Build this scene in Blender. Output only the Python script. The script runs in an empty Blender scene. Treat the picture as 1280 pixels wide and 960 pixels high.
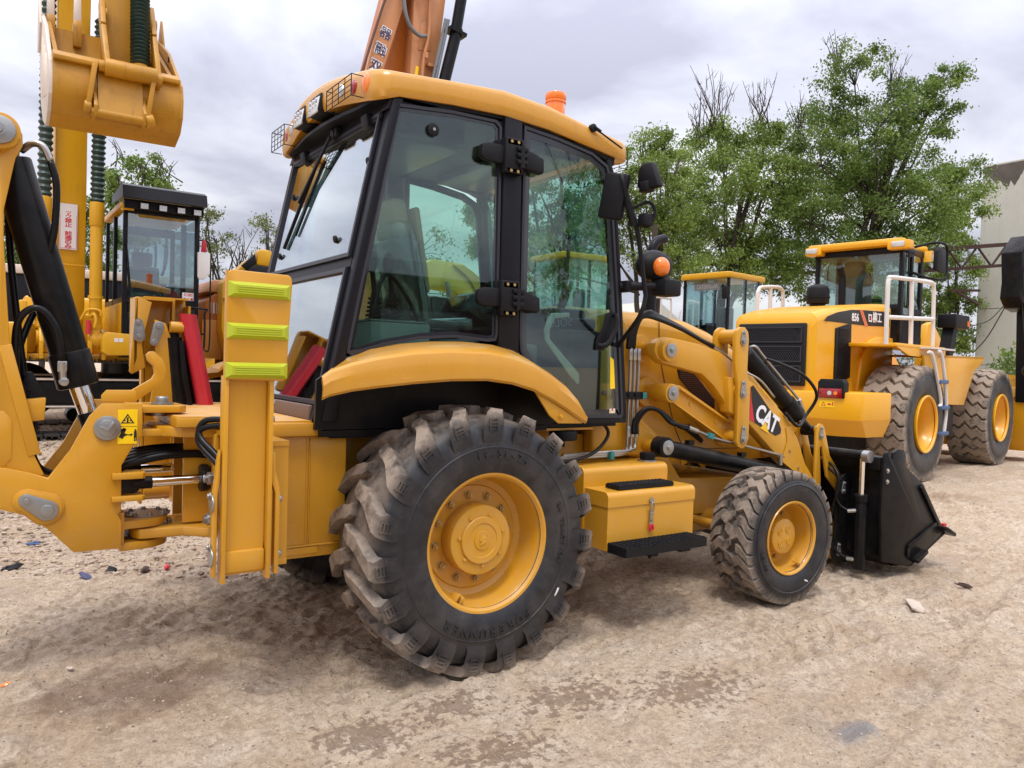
import bpy, bmesh, math, random
import numpy as np
from mathutils import Vector, Matrix, Euler
random.seed(7)
rng = np.random.default_rng(7)
PI = math.pi
R = math.radians
scene = bpy.context.scene
COL = scene.collection

# ------------------------------------------------------------------ camera
cd = bpy.data.cameras.new('camera')
cam = bpy.data.objects.new('camera', cd); COL.objects.link(cam)
yaw, pitch, roll = 0.60135, -0.0253, -0.02965
fw = Vector((math.sin(yaw) * math.cos(pitch), math.cos(yaw) * math.cos(pitch), math.sin(pitch)))
rt = Vector((math.cos(yaw), -math.sin(yaw), 0)); up = rt.cross(fw)
rt2 = rt * math.cos(roll) - up * math.sin(roll); up2 = up * math.cos(roll) + rt * math.sin(roll)
m = Matrix((rt2, up2, -fw)).transposed().to_4x4(); m.translation = (-2.0425, -4.2399, 1.5005)
cam.matrix_world = m
cd.sensor_width = 36; cd.lens = 36 * 969.2 / 1280
cd.clip_start = 0.05; cd.clip_end = 3000
scene.camera = cam

# ------------------------------------------------------------------ world, sun, exposure
w = bpy.data.worlds.new('World'); scene.world = w; w.use_nodes = True
nt = w.node_tree; nt.nodes.clear()
def wn(t, **k):
    n = nt.nodes.new(t)
    for a, b in k.items(): setattr(n, a, b)
    return n
lk = nt.links.new
SUN_EL, SUN_ROT = R(66), R(225)
sky = wn('ShaderNodeTexSky', sky_type='NISHITA'); sky.sun_disc = False
sky.sun_elevation = SUN_EL; sky.sun_rotation = SUN_ROT
tc = wn('ShaderNodeTexCoord'); sx = wn('ShaderNodeSeparateXYZ'); lk(tc.outputs['Generated'], sx.inputs[0])
# flatten the dome so that clouds shrink towards the horizon
zz = wn('ShaderNodeMath', operation='ADD'); lk(sx.outputs[2], zz.inputs[0]); zz.inputs[1].default_value = 0.22
zm = wn('ShaderNodeMath', operation='MAXIMUM'); lk(zz.outputs[0], zm.inputs[0]); zm.inputs[1].default_value = 0.12
dx = wn('ShaderNodeMath', operation='DIVIDE'); lk(sx.outputs[0], dx.inputs[0]); lk(zm.outputs[0], dx.inputs[1])
dy = wn('ShaderNodeMath', operation='DIVIDE'); lk(sx.outputs[1], dy.inputs[0]); lk(zm.outputs[0], dy.inputs[1])
cx = wn('ShaderNodeCombineXYZ'); lk(dx.outputs[0], cx.inputs[0]); lk(dy.outputs[0], cx.inputs[1])
n1 = wn('ShaderNodeTexNoise'); n1.inputs['Scale'].default_value = 1.15; n1.inputs['Detail'].default_value = 7
n1.inputs['Roughness'].default_value = .52; n1.inputs['Distortion'].default_value = .35
lk(cx.outputs[0], n1.inputs['Vector'])
cr = wn('ShaderNodeValToRGB'); lk(n1.outputs['Fac'], cr.inputs[0])
cr.color_ramp.elements[0].position = .36; cr.color_ramp.elements[0].color = (.38, .39, .48, 1)
cr.color_ramp.elements[1].position = .63; cr.color_ramp.elements[1].color = (.90, .90, .93, 1)
e = cr.color_ramp.elements.new(.5); e.color = (.62, .63, .71, 1)
# overcast dome: the zenith is brighter than the horizon
z0 = wn('ShaderNodeMath', operation='MAXIMUM'); lk(sx.outputs[2], z0.inputs[0]); z0.inputs[1].default_value = 0
g = wn('ShaderNodeMapRange'); lk(z0.outputs[0], g.inputs[0])
g.inputs[1].default_value = .15; g.inputs[2].default_value = 1; g.inputs[3].default_value = 1.0; g.inputs[4].default_value = 3.4
vm = wn('ShaderNodeVectorMath', operation='SCALE'); lk(cr.outputs[0], vm.inputs[0]); lk(g.outputs[0], vm.inputs['Scale'])
vs = wn('ShaderNodeVectorMath', operation='SCALE'); lk(sky.outputs[0], vs.inputs[0]); vs.inputs['Scale'].default_value = .008
va = wn('ShaderNodeVectorMath', operation='ADD'); lk(vm.outputs[0], va.inputs[0]); lk(vs.outputs[0], va.inputs[1])
bg = wn('ShaderNodeBackground'); lk(va.outputs[0], bg.inputs[0]); bg.inputs[1].default_value = 1.05
wo = wn('ShaderNodeOutputWorld'); lk(bg.outputs[0], wo.inputs[0])
sl = bpy.data.lights.new('sun', 'SUN'); sl.energy = 1.8; sl.angle = R(14); sl.color = (1, .96, .9)
so = bpy.data.objects.new('sun', sl); COL.objects.link(so)
sd = Vector((math.sin(SUN_ROT) * math.cos(SUN_EL), math.cos(SUN_ROT) * math.cos(SUN_EL), math.sin(SUN_EL)))
so.rotation_euler = sd.to_track_quat('Z', 'Y').to_euler(); so.location = (0, 0, 20)
scene.view_settings.view_transform = 'Standard'; scene.view_settings.look = 'None'
scene.view_settings.exposure = 0.0; scene.view_settings.gamma = 1
scene.render.resolution_x = 1024; scene.render.resolution_y = 768

# ------------------------------------------------------------------ materials
class NT:
    def __init__(s, name):
        s.m = bpy.data.materials.new(name); s.m.use_nodes = True; s.t = s.m.node_tree
        s.t.nodes.clear(); s.o = s.n('ShaderNodeOutputMaterial')
    def n(s, t, **k):
        x = s.t.nodes.new(t)
        for a, b in k.items():
            if a[0] == '_': x.inputs[a[1:].replace('_', ' ')].default_value = b
            else: setattr(x, a, b)
        return x
    def l(s, a, b): s.t.links.new(a, b)
    def noise(s, scale, detail=4, rough=.55, vec=None, stretch=None):
        c = s.n('ShaderNodeTexCoord')
        v = c.outputs['Object']
        if stretch:
            mp = s.n('ShaderNodeMapping'); mp.inputs['Scale'].default_value = stretch; s.l(v, mp.inputs[0]); v = mp.outputs[0]
        x = s.n('ShaderNodeTexNoise', _Scale=scale, _Detail=detail, _Roughness=rough); s.l(v, x.inputs['Vector'])
        return x.outputs['Fac']
    def ramp(s, f, a, b, c0=(0, 0, 0, 1), c1=(1, 1, 1, 1)):
        r = s.n('ShaderNodeValToRGB'); s.l(f, r.inputs[0])
        r.color_ramp.elements[0].position = a; r.color_ramp.elements[1].position = b
        r.color_ramp.elements[0].color = c0; r.color_ramp.elements[1].color = c1
        return r.outputs[0]
    def mix(s, f, a, b):
        x = s.n('ShaderNodeMix', data_type='RGBA')
        if isinstance(f, (int, float)): x.inputs[0].default_value = f
        else: s.l(f, x.inputs[0])
        for i, v in ((6, a), (7, b)):
            if isinstance(v, tuple): x.inputs[i].default_value = (*v[:3], 1)
            else: s.l(v, x.inputs[i])
        return x.outputs[2]
    def math(s, op, a, b=None):
        x = s.n('ShaderNodeMath', operation=op)
        for i, v in ((0, a), (1, b)):
            if v is None: continue
            if isinstance(v, (int, float)): x.inputs[i].default_value = v
            else: s.l(v, x.inputs[i])
        return x.outputs[0]
def c3(c): return (*c, 1)
def paint(name, col, rough=.38, metal=0, coat=0, var=.12, dust=0, dustcol=(.42, .34, .26), bump=.0, bscale=60, spec=.5, streak=0, grime=0, splash=None):
    k = NT(name)
    p = k.n('ShaderNodeBsdfPrincipled', _Roughness=rough, _Metallic=metal)
    p.inputs['Coat Weight'].default_value = coat; p.inputs['Coat Roughness'].default_value = .12
    p.inputs['Specular IOR Level'].default_value = spec
    lo = tuple(v * (1 - var) for v in col); hi = tuple(min(1, v * (1 + var)) for v in col)
    c = k.mix(k.noise(2.3, 6, .6), lo, hi)
    if streak:
        f = k.ramp(k.noise(3.0, 5, .6, stretch=(6, 6, .7)), .56, .8)
        c = k.mix(k.math('MULTIPLY', f, streak), c, tuple(v * .55 for v in col))
    if grime:
        f = k.math('MULTIPLY', k.ramp(k.noise(34, 9, .78), .60, .72), k.ramp(k.noise(2.2, 3, .6), .40, .62))
        c = k.mix(k.math('MULTIPLY', f, grime), c, (.10, .055, .02))
        f = k.math('MULTIPLY', k.ramp(k.noise(5, 9, .8, stretch=(1, 1, 5)), .60, .66), grime * .45)
        c = k.mix(f, c, tuple(min(1, v * 1.5 + .06) for v in col))
    if splash:
        tcc = k.n('ShaderNodeTexCoord'); sz_ = k.n('ShaderNodeSeparateXYZ'); k.l(tcc.outputs['Object'], sz_.inputs[0])
        mr = k.n('ShaderNodeMapRange'); k.l(sz_.outputs[2], mr.inputs[0])
        for i_, v_ in zip((1, 2, 3, 4), (splash[0], splash[1], 1, 0)): mr.inputs[i_].default_value = v_
        f = k.math('MULTIPLY', k.math('MULTIPLY', mr.outputs[0], k.ramp(k.noise(14, 9, .75), .42, .62)), splash[2])
        c = k.mix(f, c, dustcol)
    if dust:
        gN = k.n('ShaderNodeNewGeometry'); sp = k.n('ShaderNodeSeparateXYZ'); k.l(gN.outputs['Normal'], sp.inputs[0])
        up_ = k.ramp(sp.outputs[2], .15, .95, (.25, .25, .25, 1), (1, 1, 1, 1))
        f = k.math('MULTIPLY', k.ramp(k.noise(9, 8, .7), .38, .72), up_)
        f = k.math('MULTIPLY', f, dust)
        c = k.mix(f, c, dustcol)
        rr = k.math('ADD', k.math('MULTIPLY', f, .5), rough); k.l(rr, p.inputs['Roughness'])
    k.l(c, p.inputs['Base Color'])
    if bump:
        b = k.n('ShaderNodeBump', _Strength=bump, _Distance=.004); k.l(k.noise(bscale, 5, .6), b.inputs['Height']); k.l(b.outputs[0], p.inputs['Normal'])
    k.l(p.outputs[0], k.o.inputs[0])
    return k.m
def glassmat(name, tint, refl=1.5, base=.05, rough=.015):
    k = NT(name)
    t = k.n('ShaderNodeBsdfTransparent'); t.inputs[0].default_value = c3(tint)
    gl = k.n('ShaderNodeBsdfGlossy', _Roughness=rough); gl.inputs[0].default_value = (.93, .96, 1, 1)
    ge = k.n('ShaderNodeNewGeometry'); dt = k.n('ShaderNodeVectorMath', operation='DOT_PRODUCT')
    k.l(ge.outputs['Normal'], dt.inputs[0]); k.l(ge.outputs['Incoming'], dt.inputs[1])
    sch = k.math('ADD', k.math('MULTIPLY', k.math('POWER', k.math('SUBTRACT', 1.0, k.math('ABSOLUTE', dt.outputs['Value'])), 5), .96), .045)
    d = k.n('ShaderNodeBsdfDiffuse'); d.inputs[0].default_value = (.45, .42, .38, 1)
    fac = k.math('MINIMUM', k.math('ADD', k.math('MULTIPLY', sch, refl), base), .95)
    mx = k.n('ShaderNodeMixShader'); k.l(fac, mx.inputs[0]); k.l(t.outputs[0], mx.inputs[1]); k.l(gl.outputs[0], mx.inputs[2])
    m2 = k.n('ShaderNodeMixShader'); k.l(k.math('MULTIPLY', k.ramp(k.noise(14, 8, .75), .55, .8), .06), m2.inputs[0])
    k.l(mx.outputs[0], m2.inputs[1]); k.l(d.outputs[0], m2.inputs[2])
    k.l(m2.outputs[0], k.o.inputs[0])
    return k.m
M = {}
M['yellow'] = paint('cat_yellow', (.585, .278, .010), .36, coat=.30, var=.08, dust=.12, spec=.45, streak=.12, grime=.4, splash=(.45, 1.0, .14))
M['yellow_dusty'] = paint('dusty_yellow', (.60, .28, .02), .6, var=.1, dust=1.0, dustcol=(.50, .37, .25))
M['roof'] = paint('roof_yellow', (.58, .275, .020), .28, coat=.35, spec=.5, var=.10, dust=.18, streak=.30, grime=.6)
M['yellow2'] = paint('bright_yellow', (.80, .385, .004), .32, spec=.5, coat=.2, grime=.35, var=.05, dust=.15, streak=.1)
M['yellow3'] = paint('excavator_yellow', (.64, .33, .004), .38, spec=.4, coat=.1, grime=.4, var=.09, dust=.12, streak=.25)
M['bucketyellow'] = paint('worn_bucket_yellow', (.46, .215, .006), .45, var=.35, dust=.1, streak=.9, grime=1.0)
M['pale'] = paint('worn_pale_steel', (.62, .53, .45), .5, metal=.1, var=.15, streak=.3)
M['orange'] = paint('boom_orange', (.42, .12, .012), .45, spec=.4, var=.1, streak=.2)
M['orangepale'] = paint('boom_orange_faded', (.50, .215, .085), .5, var=.1, streak=.2)
M['black'] = paint('black_paint', (.005, .005, .006), .30, var=.3, dust=.10, spec=.16, grime=.15)
M['cabblack'] = paint('charcoal_cab_paint', (.010, .010, .014), .36, var=.2, dust=.03, spec=.16)
M['plastic'] = paint('black_plastic', (.007, .007, .009), .5, var=.2, bump=.25, bscale=300, dust=.04, spec=.2)
M['rubberhose'] = paint('hose_rubber', (.004, .004, .005), .32, var=.2, dust=.03, spec=.25)
M['seal'] = paint('window_seal', (.020, .020, .028), .4, var=.1)
M['dark'] = paint('dark_void', (.006, .006, .007), .8)
M['zinc'] = paint('zinc_plate', (.36, .36, .355), .36, metal=.85, var=.15, bump=.1, bscale=90)
M['chrome'] = paint('chrome_rod', (.82, .82, .84), .09, metal=1, var=.02)
M['steelpipe'] = paint('steel_pipe', (.42, .40, .37), .28, metal=.9, var=.1)
M['bronze'] = paint('rusted_brown', (.10, .045, .03), .7, var=.3)
M['red'] = paint('red_paint', (.50, .012, .03), .38, coat=.2, var=.12, dust=.1)
M['green'] = paint('lime_reflector', (.42, .47, .012), .35, coat=.3, var=.04)
M['white'] = paint('white_paint', (.72, .71, .70), .5, var=.06)
M['railpaint'] = paint('chipped_white_rail', (.68, .64, .60), .5, var=.1, streak=.7)
M['cream'] = paint('cream_concrete', (.50, .49, .43), .9, var=.12, streak=.35, bump=.3, bscale=8)
M['redlens'] = paint('red_lens', (.32, .006, .008), .12, coat=.6, var=.15)
M['orangelens'] = paint('orange_lens', (.85, .20, .01), .14, coat=.6, var=.1)
M['lamp'] = paint('lamp_glass', (.62, .62, .62), .12, metal=.5, coat=.5, bump=.6, bscale=160)
M['teal'] = paint('teal_clip', (.02, .20, .20), .5)
M['blue'] = paint('blue_paint', (.05, .10, .22), .5, var=.2)
M['sticker'] = paint('sticker_yellow', (.95, .62, .0), .4, var=.02)
M['ink'] = paint('ink_black', (.01, .01, .01), .5)
M['redink'] = paint('ink_red', (.60, .02, .04), .5)
M['whiteink'] = paint('ink_white', (.82, .82, .84), .5)
M['yellowink'] = paint('ink_yellow', (.85, .52, .02), .5)
M['greyink'] = paint('ink_grey', (.16, .17, .18), .5)
M['sticker_grey'] = paint('faded_lettering', (.38, .38, .36), .5)
M['navyink'] = paint('ink_navy', (.05, .05, .12), .5)
M['seatgrey'] = paint('seat_vinyl', (.05, .055, .06), .3, coat=.4, var=.3, bump=.4, bscale=25)
M['seatbeige'] = paint('beige_seat_cloth', (.52, .42, .30), .7, var=.1)
M['brown'] = paint('brown_seat', (.16, .10, .075), .6, var=.2)
M['console'] = paint('grey_console', (.13, .16, .155), .5, var=.1)
M['bellows'] = paint('green_bellows', (.006, .036, .030), .45, var=.3, dust=.15)
M['rust'] = paint('rusty_steel', (.055, .028, .022), .8, var=.4, bump=.3, bscale=40)
M['track'] = paint('worn_track_steel', (.20, .155, .12), .6, metal=.3, var=.3, dust=.4)
M['trackblack'] = paint('black_track_steel', (.012, .011, .011), .6, var=.3, dust=.25)
M['bark'] = paint('bark', (.055, .042, .032), .9, var=.3, bump=.8, bscale=14)
M['stone'] = paint('pale_stone', (.52, .44, .36), .9, var=.2, bump=.4, bscale=40)
M['glass'] = glassmat('cab_glass', (.73, .87, .82), 1.2, .01)
M['glassrear'] = glassmat('rear_glass', (.66, .78, .76), 2.0, .20)
M['glassclear'] = glassmat('clear_glass', (.82, .90, .86), 1.4, .03)
M['glassblue'] = glassmat('blue_glass', (.66, .78, .80), 2.0, .12)

def tyre_mat(name, rt_, dust=(.33, .26, .20), amt=1.0):
    k = NT(name)
    p = k.n('ShaderNodeBsdfPrincipled', _Roughness=.62)
    c = k.n('ShaderNodeTexCoord'); s = k.n('ShaderNodeSeparateXYZ'); k.l(c.outputs['Object'], s.inputs[0])
    rad = k.math('SQRT', k.math('ADD', k.math('POWER', s.outputs[0], 2), k.math('POWER', s.outputs[2], 2)))
    f = k.n('ShaderNodeMapRange'); k.l(rad, f.inputs[0]); f.inputs[1].default_value = rt_ * .865; f.inputs[2].default_value = rt_ * 1.0
    nz = k.ramp(k.noise(8, 8, .72), .34, .56)
    ff = k.math('MULTIPLY', k.math('MULTIPLY', f.outputs[0], nz), amt)
    base = k.mix(k.ramp(k.noise(12, 7, .7), .35, .75), (.007, .007, .009), (.022, .022, .027))
    fine = k.ramp(k.noise(26, 8, .75), .60, .78)
    base = k.mix(k.math('MULTIPLY', fine, .35), base, (.11, .095, .08))
    base = k.mix(k.math('MULTIPLY', k.ramp(k.noise(3.2, 9, .72), .44, .62), .20 * amt), base, (.16, .135, .115))
    k.l(k.mix(ff, base, dust), p.inputs['Base Color'])
    k.l(k.math('ADD', k.math('MULTIPLY', ff, .35), .5), p.inputs['Roughness'])
    b = k.n('ShaderNodeBump', _Strength=.35, _Distance=.004); k.l(k.noise(45, 6, .7), b.inputs['Height']); k.l(b.outputs[0], p.inputs['Normal'])
    k.l(p.outputs[0], k.o.inputs[0]); return k.m

def leaf_mat(name, a, b):
    k = NT(name)
    g_ = k.n('ShaderNodeNewGeometry')
    c = k.mix(g_.outputs['Random Per Island'], a, b)
    c = k.mix(k.ramp(k.noise(.55, 3), .35, .7), c, tuple(v * .62 for v in a))
    d = k.n('ShaderNodeBsdfPrincipled', _Roughness=.5); k.l(c, d.inputs['Base Color'])
    t = k.n('ShaderNodeBsdfTranslucent'); k.l(c, t.inputs[0])
    mx = k.n('ShaderNodeMixShader'); mx.inputs[0].default_value = .40
    k.l(d.outputs[0], mx.inputs[1]); k.l(t.outputs[0], mx.inputs[2]); k.l(mx.outputs[0], k.o.inputs[0]); return k.m
M['leaf'] = leaf_mat('leaf_green', (.12, .21, .034), (.31, .42, .09))
M['leaf2'] = leaf_mat('leaf_light_green', (.15, .24, .038), (.36, .46, .10))
M['leaf3'] = leaf_mat('leaf_olive', (.13, .16, .045), (.27, .32, .11))

# ------------------------------------------------------------------ mesh builder
def V(*a): return Vector(a)
class B:
    def __init__(s): s.bm = bmesh.new()
    def _fin(s, vs, mat4=None, bev=0, seg=2, ang=.5):
        if mat4 is not None: bmesh.ops.transform(s.bm, matrix=mat4, verts=vs)
        if bev > 0:
            es = set()
            for v in vs:
                for e_ in v.link_edges: es.add(e_)
            es = [e_ for e_ in es if len(e_.link_faces) == 2 and e_.calc_face_angle(0) > ang]
            if es: bmesh.ops.bevel(s.bm, geom=es, offset=bev, offset_type='OFFSET', segments=seg, profile=.5, affect='EDGES', clamp_overlap=True)
        return s
    def box(s, c, sz, rot=(0, 0, 0), bev=0, seg=2):
        r = bmesh.ops.create_cube(s.bm, size=1)
        mt = Matrix.Translation(c) @ Euler(rot).to_matrix().to_4x4() @ Matrix.Diagonal((*sz, 1))
        return s._fin(r['verts'], mt, bev, seg)
    def span(s, a, b, bev=0, seg=2):
        a, b = Vector(a), Vector(b)
        return s.box((a + b) / 2, [abs(v) for v in (b - a)], bev=bev, seg=seg)
    def beam(s, p0, p1, wd, ht, side=None, bev=0):
        p0, p1 = Vector(p0), Vector(p1); d = (p1 - p0); L = d.length; d.normalize()
        sd_ = Vector(side) if side else (Vector((0, 1, 0)) if abs(d.y) < .9 else Vector((1, 0, 0)))
        n = d.cross(sd_).normalized(); sd_ = n.cross(d).normalized()
        mt = Matrix((d, sd_, n)).transposed().to_4x4(); mt.translation = (p0 + p1) / 2
        r = bmesh.ops.create_cube(s.bm, size=1)
        return s._fin(r['verts'], mt @ Matrix.Diagonal((L, wd, ht, 1)), bev)
    def cyl(s, p0, p1, r, r2=None, n=24, bev=0, seg=2):
        p0, p1 = Vector(p0), Vector(p1); d = p1 - p0
        q = bmesh.ops.create_cone(s.bm, cap_ends=True, segments=n, radius1=r, radius2=r if r2 is None else r2, depth=d.length)
        mt = d.to_track_quat('Z', 'Y').to_matrix().to_4x4(); mt.translation = (p0 + p1) / 2
        return s._fin(q['verts'], mt, bev, seg, 1.0)
    def sph(s, c, r, sc=(1, 1, 1), u=20, v=12, rot=(0, 0, 0)):
        q = bmesh.ops.create_uvsphere(s.bm, u_segments=u, v_segments=v, radius=r)
        return s._fin(q['verts'], Matrix.Translation(c) @ Euler(rot).to_matrix().to_4x4() @ Matrix.Diagonal((*sc, 1)))
    def prism(s, poly, a0, a1, ax='y', bev=0, seg=2):
        def P(u, v, a): return {'y': (u, a, v), 'x': (a, u, v), 'z': (u, v, a)}[ax]
        v0 = [s.bm.verts.new(P(u, v, a0)) for u, v in poly]; v1 = [s.bm.verts.new(P(u, v, a1)) for u, v in poly]
        n = len(poly); fs = [s.bm.faces.new(v0), s.bm.faces.new(list(reversed(v1)))]
        for i in range(n): fs.append(s.bm.faces.new((v0[(i + 1) % n], v0[i], v1[i], v1[(i + 1) % n])))
        bmesh.ops.recalc_face_normals(s.bm, faces=fs)
        return s._fin(v0 + v1, None, bev, seg)
    def ring(s, poly, wd, a0, a1, ax='y'):
        """a closed frame of width wd (inwards) following a polygon"""
        n = len(poly); area = sum(poly[i][0] * poly[(i + 1) % n][1] - poly[(i + 1) % n][0] * poly[i][1] for i in range(n))
        sg = 1 if area > 0 else -1; ins = []
        for i in range(n):
            p, a, b = Vector(poly[i]), Vector(poly[i - 1]), Vector(poly[(i + 1) % n])
            d1 = (p - a).normalized(); d2 = (b - p).normalized()
            n1_ = Vector((-d1.y, d1.x)) * sg; n2_ = Vector((-d2.y, d2.x)) * sg
            bs = (n1_ + n2_).normalized(); k = wd / max(.35, bs.dot(n1_)); ins.append(p + bs * k)
        def P(q, a): u, v = q; return {'y': (u, a, v), 'x': (a, u, v), 'z': (u, v, a)}[ax]
        o0 = [s.bm.verts.new(P(q, a0)) for q in poly]; o1 = [s.bm.verts.new(P(q, a1)) for q in poly]
        i0 = [s.bm.verts.new(P(q, a0)) for q in ins]; i1 = [s.bm.verts.new(P(q, a1)) for q in ins]
        fs = []
        for i in range(n):
            j = (i + 1) % n
            for q in ((o0[i], o0[j], i0[j], i0[i]), (o1[j], o1[i], i1[i], i1[j]), (o0[j], o0[i], o1[i], o1[j]), (i0[i], i0[j], i1[j], i1[i])): fs.append(s.bm.faces.new(q))
        bmesh.ops.recalc_face_normals(s.bm, faces=fs); return s
    def lathe(s, prof, o, ax='y', n=48, closed=False):
        """prof = (t along axis, radius)"""
        rows = []
        for t, r in prof:
            row = []
            for i in range(n):
                a = 2 * PI * i / n; c_, s_ = math.cos(a) * r, math.sin(a) * r
                p = {'y': (c_, t, s_), 'x': (t, c_, s_), 'z': (c_, s_, t)}[ax]
                row.append(s.bm.verts.new((o[0] + p[0], o[1] + p[1], o[2] + p[2])))
            rows.append(row)
        fs = []
        for k in range(len(rows) - (0 if closed else 1)):
            a, b = rows[k], rows[(k + 1) % len(rows)]
            for i in range(n): fs.append(s.bm.faces.new((a[i], a[(i + 1) % n], b[(i + 1) % n], b[i])))
        bmesh.ops.recalc_face_normals(s.bm, faces=fs); return s
    def tube(s, pts, r, n=10, smooth=6, r1=None, cap=True):
        P = [Vector(p) for p in pts]
        if smooth and len(P) > 2:
            Q = []
            for i in range(len(P) - 1):
                a = P[i - 1] if i else P[0] * 2 - P[1]; b, c = P[i], P[i + 1]; d = P[i + 2] if i + 2 < len(P) else P[-1] * 2 - P[-2]
                for k in range(smooth):
                    t = k / smooth
                    Q.append(.5 * ((2 * b) + (c - a) * t + (2 * a - 5 * b + 4 * c - d) * t * t + (3 * b - a - 3 * c + d) * t ** 3))
            Q.append(P[-1]); P = Q
        T = [(P[min(i + 1, len(P) - 1)] - P[max(i - 1, 0)]).normalized() for i in range(len(P))]
        nrm = T[0].orthogonal().normalized(); rows = []
        for i, p in enumerate(P):
            nrm = (nrm - T[i] * nrm.dot(T[i])).normalized(); bn = T[i].cross(nrm)
            rr = r if r1 is None else r + (r1 - r) * i / (len(P) - 1)
            rows.append([s.bm.verts.new(p + (nrm * math.cos(2 * PI * j / n) + bn * math.sin(2 * PI * j / n)) * rr) for j in range(n)])
        for a, b in zip(rows, rows[1:]):
            for j in range(n): s.bm.faces.new((a[j], a[(j + 1) % n], b[(j + 1) % n], b[j]))
        if cap: s.bm.faces.new(list(reversed(rows[0]))); s.bm.faces.new(rows[-1])
        return s
    def quad(s, *p): s.bm.faces.new([s.bm.verts.new(q) for q in p]); return s
    def loft(s, rows, closed=False, cap=False):
        vv = [[s.bm.verts.new(p) for p in r] for r in rows]; fs = []
        for a, b in zip(vv, vv[1:]):
            n = len(a)
            for j in range(n if closed else n - 1): fs.append(s.bm.faces.new((a[j], a[(j + 1) % n], b[(j + 1) % n], b[j])))
        if cap: fs.append(s.bm.faces.new(list(reversed(vv[0])))); fs.append(s.bm.faces.new(vv[-1]))
        bmesh.ops.recalc_face_normals(s.bm, faces=fs); return s
    def bolt(s, p, d, r=.014, h=.012, washer=True):
        p, d = Vector(p), Vector(d).normalized()
        if washer: s.cyl(p, p + d * .004, r * 1.5, n=14)
        s.cyl(p, p + d * h, r, n=6, bev=r * .1, seg=1); return s
    def out(s, name, mat, parent=None, label=None, flat=False, ang=.6, kind=None):
        for f_ in s.bm.faces: f_.smooth = not flat
        if not flat:
            for e_ in s.bm.edges:
                if len(e_.link_faces) == 2 and e_.calc_face_angle(0) > ang: e_.smooth = False
        outs = []
        for bm in (split_islands(s.bm) if kind is None and name not in NOSPLIT else [s.bm]):
            me = bpy.data.meshes.new(name); bm.to_mesh(me); bm.free()
            me.materials.append(M[mat] if isinstance(mat, str) else mat)
            o = bpy.data.objects.new(name, me); COL.objects.link(o); o.parent = parent
            if label: o['label'] = label
            if kind: o['kind'] = kind
            outs.append(o)
        return outs[0]
NOSPLIT = {'tyre', 'trunk', 'stem', 'bare_twigs', 'track_shoe', 'wheel_nut', 'sticker_print', 'plate_print', 'power_cable', 'shed'}
def split_islands(bm):
    """pieces that do not touch become separate meshes, the largest first"""
    bm.verts.index_update(); bm.verts.ensure_lookup_table(); seen = set(); isl = []
    for v in bm.verts:
        if v.index in seen: continue
        st_ = [v]; seen.add(v.index); g = []
        while st_:
            a = st_.pop(); g.append(a)
            for e_ in a.link_edges:
                c = e_.other_vert(a)
                if c.index not in seen: seen.add(c.index); st_.append(c)
        co = [a.co for a in g]
        isl.append([[min(c[i] for c in co) - .003 for i in range(3)], [max(c[i] for c in co) + .003 for i in range(3)], {a.index for a in g}])
    merged = True
    while merged and len(isl) > 1:
        merged = False; out = []
        for a in isl:
            for b_ in out:
                if all(a[0][i] <= b_[1][i] and b_[0][i] <= a[1][i] for i in range(3)):
                    b_[0] = [min(a[0][i], b_[0][i]) for i in range(3)]; b_[1] = [max(a[1][i], b_[1][i]) for i in range(3)]; b_[2] |= a[2]; merged = True; break
            else: out.append(a)
        isl = out
    if len(isl) == 1: return [bm]
    isl.sort(key=lambda a: -(a[1][0] - a[0][0] + .01) * (a[1][1] - a[0][1] + .01) * (a[1][2] - a[0][2] + .01)); res = []
    for a in isl:
        c = bm.copy(); c.verts.index_update()
        bmesh.ops.delete(c, geom=[v for v in c.verts if v.index not in a[2]], context='VERTS'); res.append(c)
    bm.free(); return res
def npmesh(name, verts, faces, mat, parent=None, smooth=False):
    me = bpy.data.meshes.new(name); nv = len(verts); k = faces.shape[1]; nf = len(faces)
    me.vertices.add(nv); me.vertices.foreach_set('co', np.asarray(verts, np.float32).ravel())
    me.loops.add(nf * k); me.loops.foreach_set('vertex_index', np.asarray(faces, np.int32).ravel())
    me.polygons.add(nf); me.polygons.foreach_set('loop_start', np.arange(0, nf * k, k, dtype=np.int32))
    me.polygons.foreach_set('use_smooth', np.full(nf, smooth))
    me.update(calc_edges=True); me.materials.append(M[mat] if isinstance(mat, str) else mat)
    o = bpy.data.objects.new(name, me); COL.objects.link(o); o.parent = parent; return o
def tag(o, label, cat, group=None, kind=None):
    o['label'] = label; o['category'] = cat
    if group: o['group'] = group
    if kind: o['kind'] = kind
    return o
def thing(name, loc, label, cat, rz=0, group=None):
    o = bpy.data.objects.new(name, None); COL.objects.link(o); o.location = loc; o.rotation_euler = (0, 0, rz)
    o.empty_display_size = .2
    return tag(o, label, cat, group)
def copy_tree(o, parent=None):
    c = o.copy(); COL.objects.link(c); c.parent = parent
    for ch in list(o.children): copy_tree(ch, c)
    return c
TEXTS = []
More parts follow.
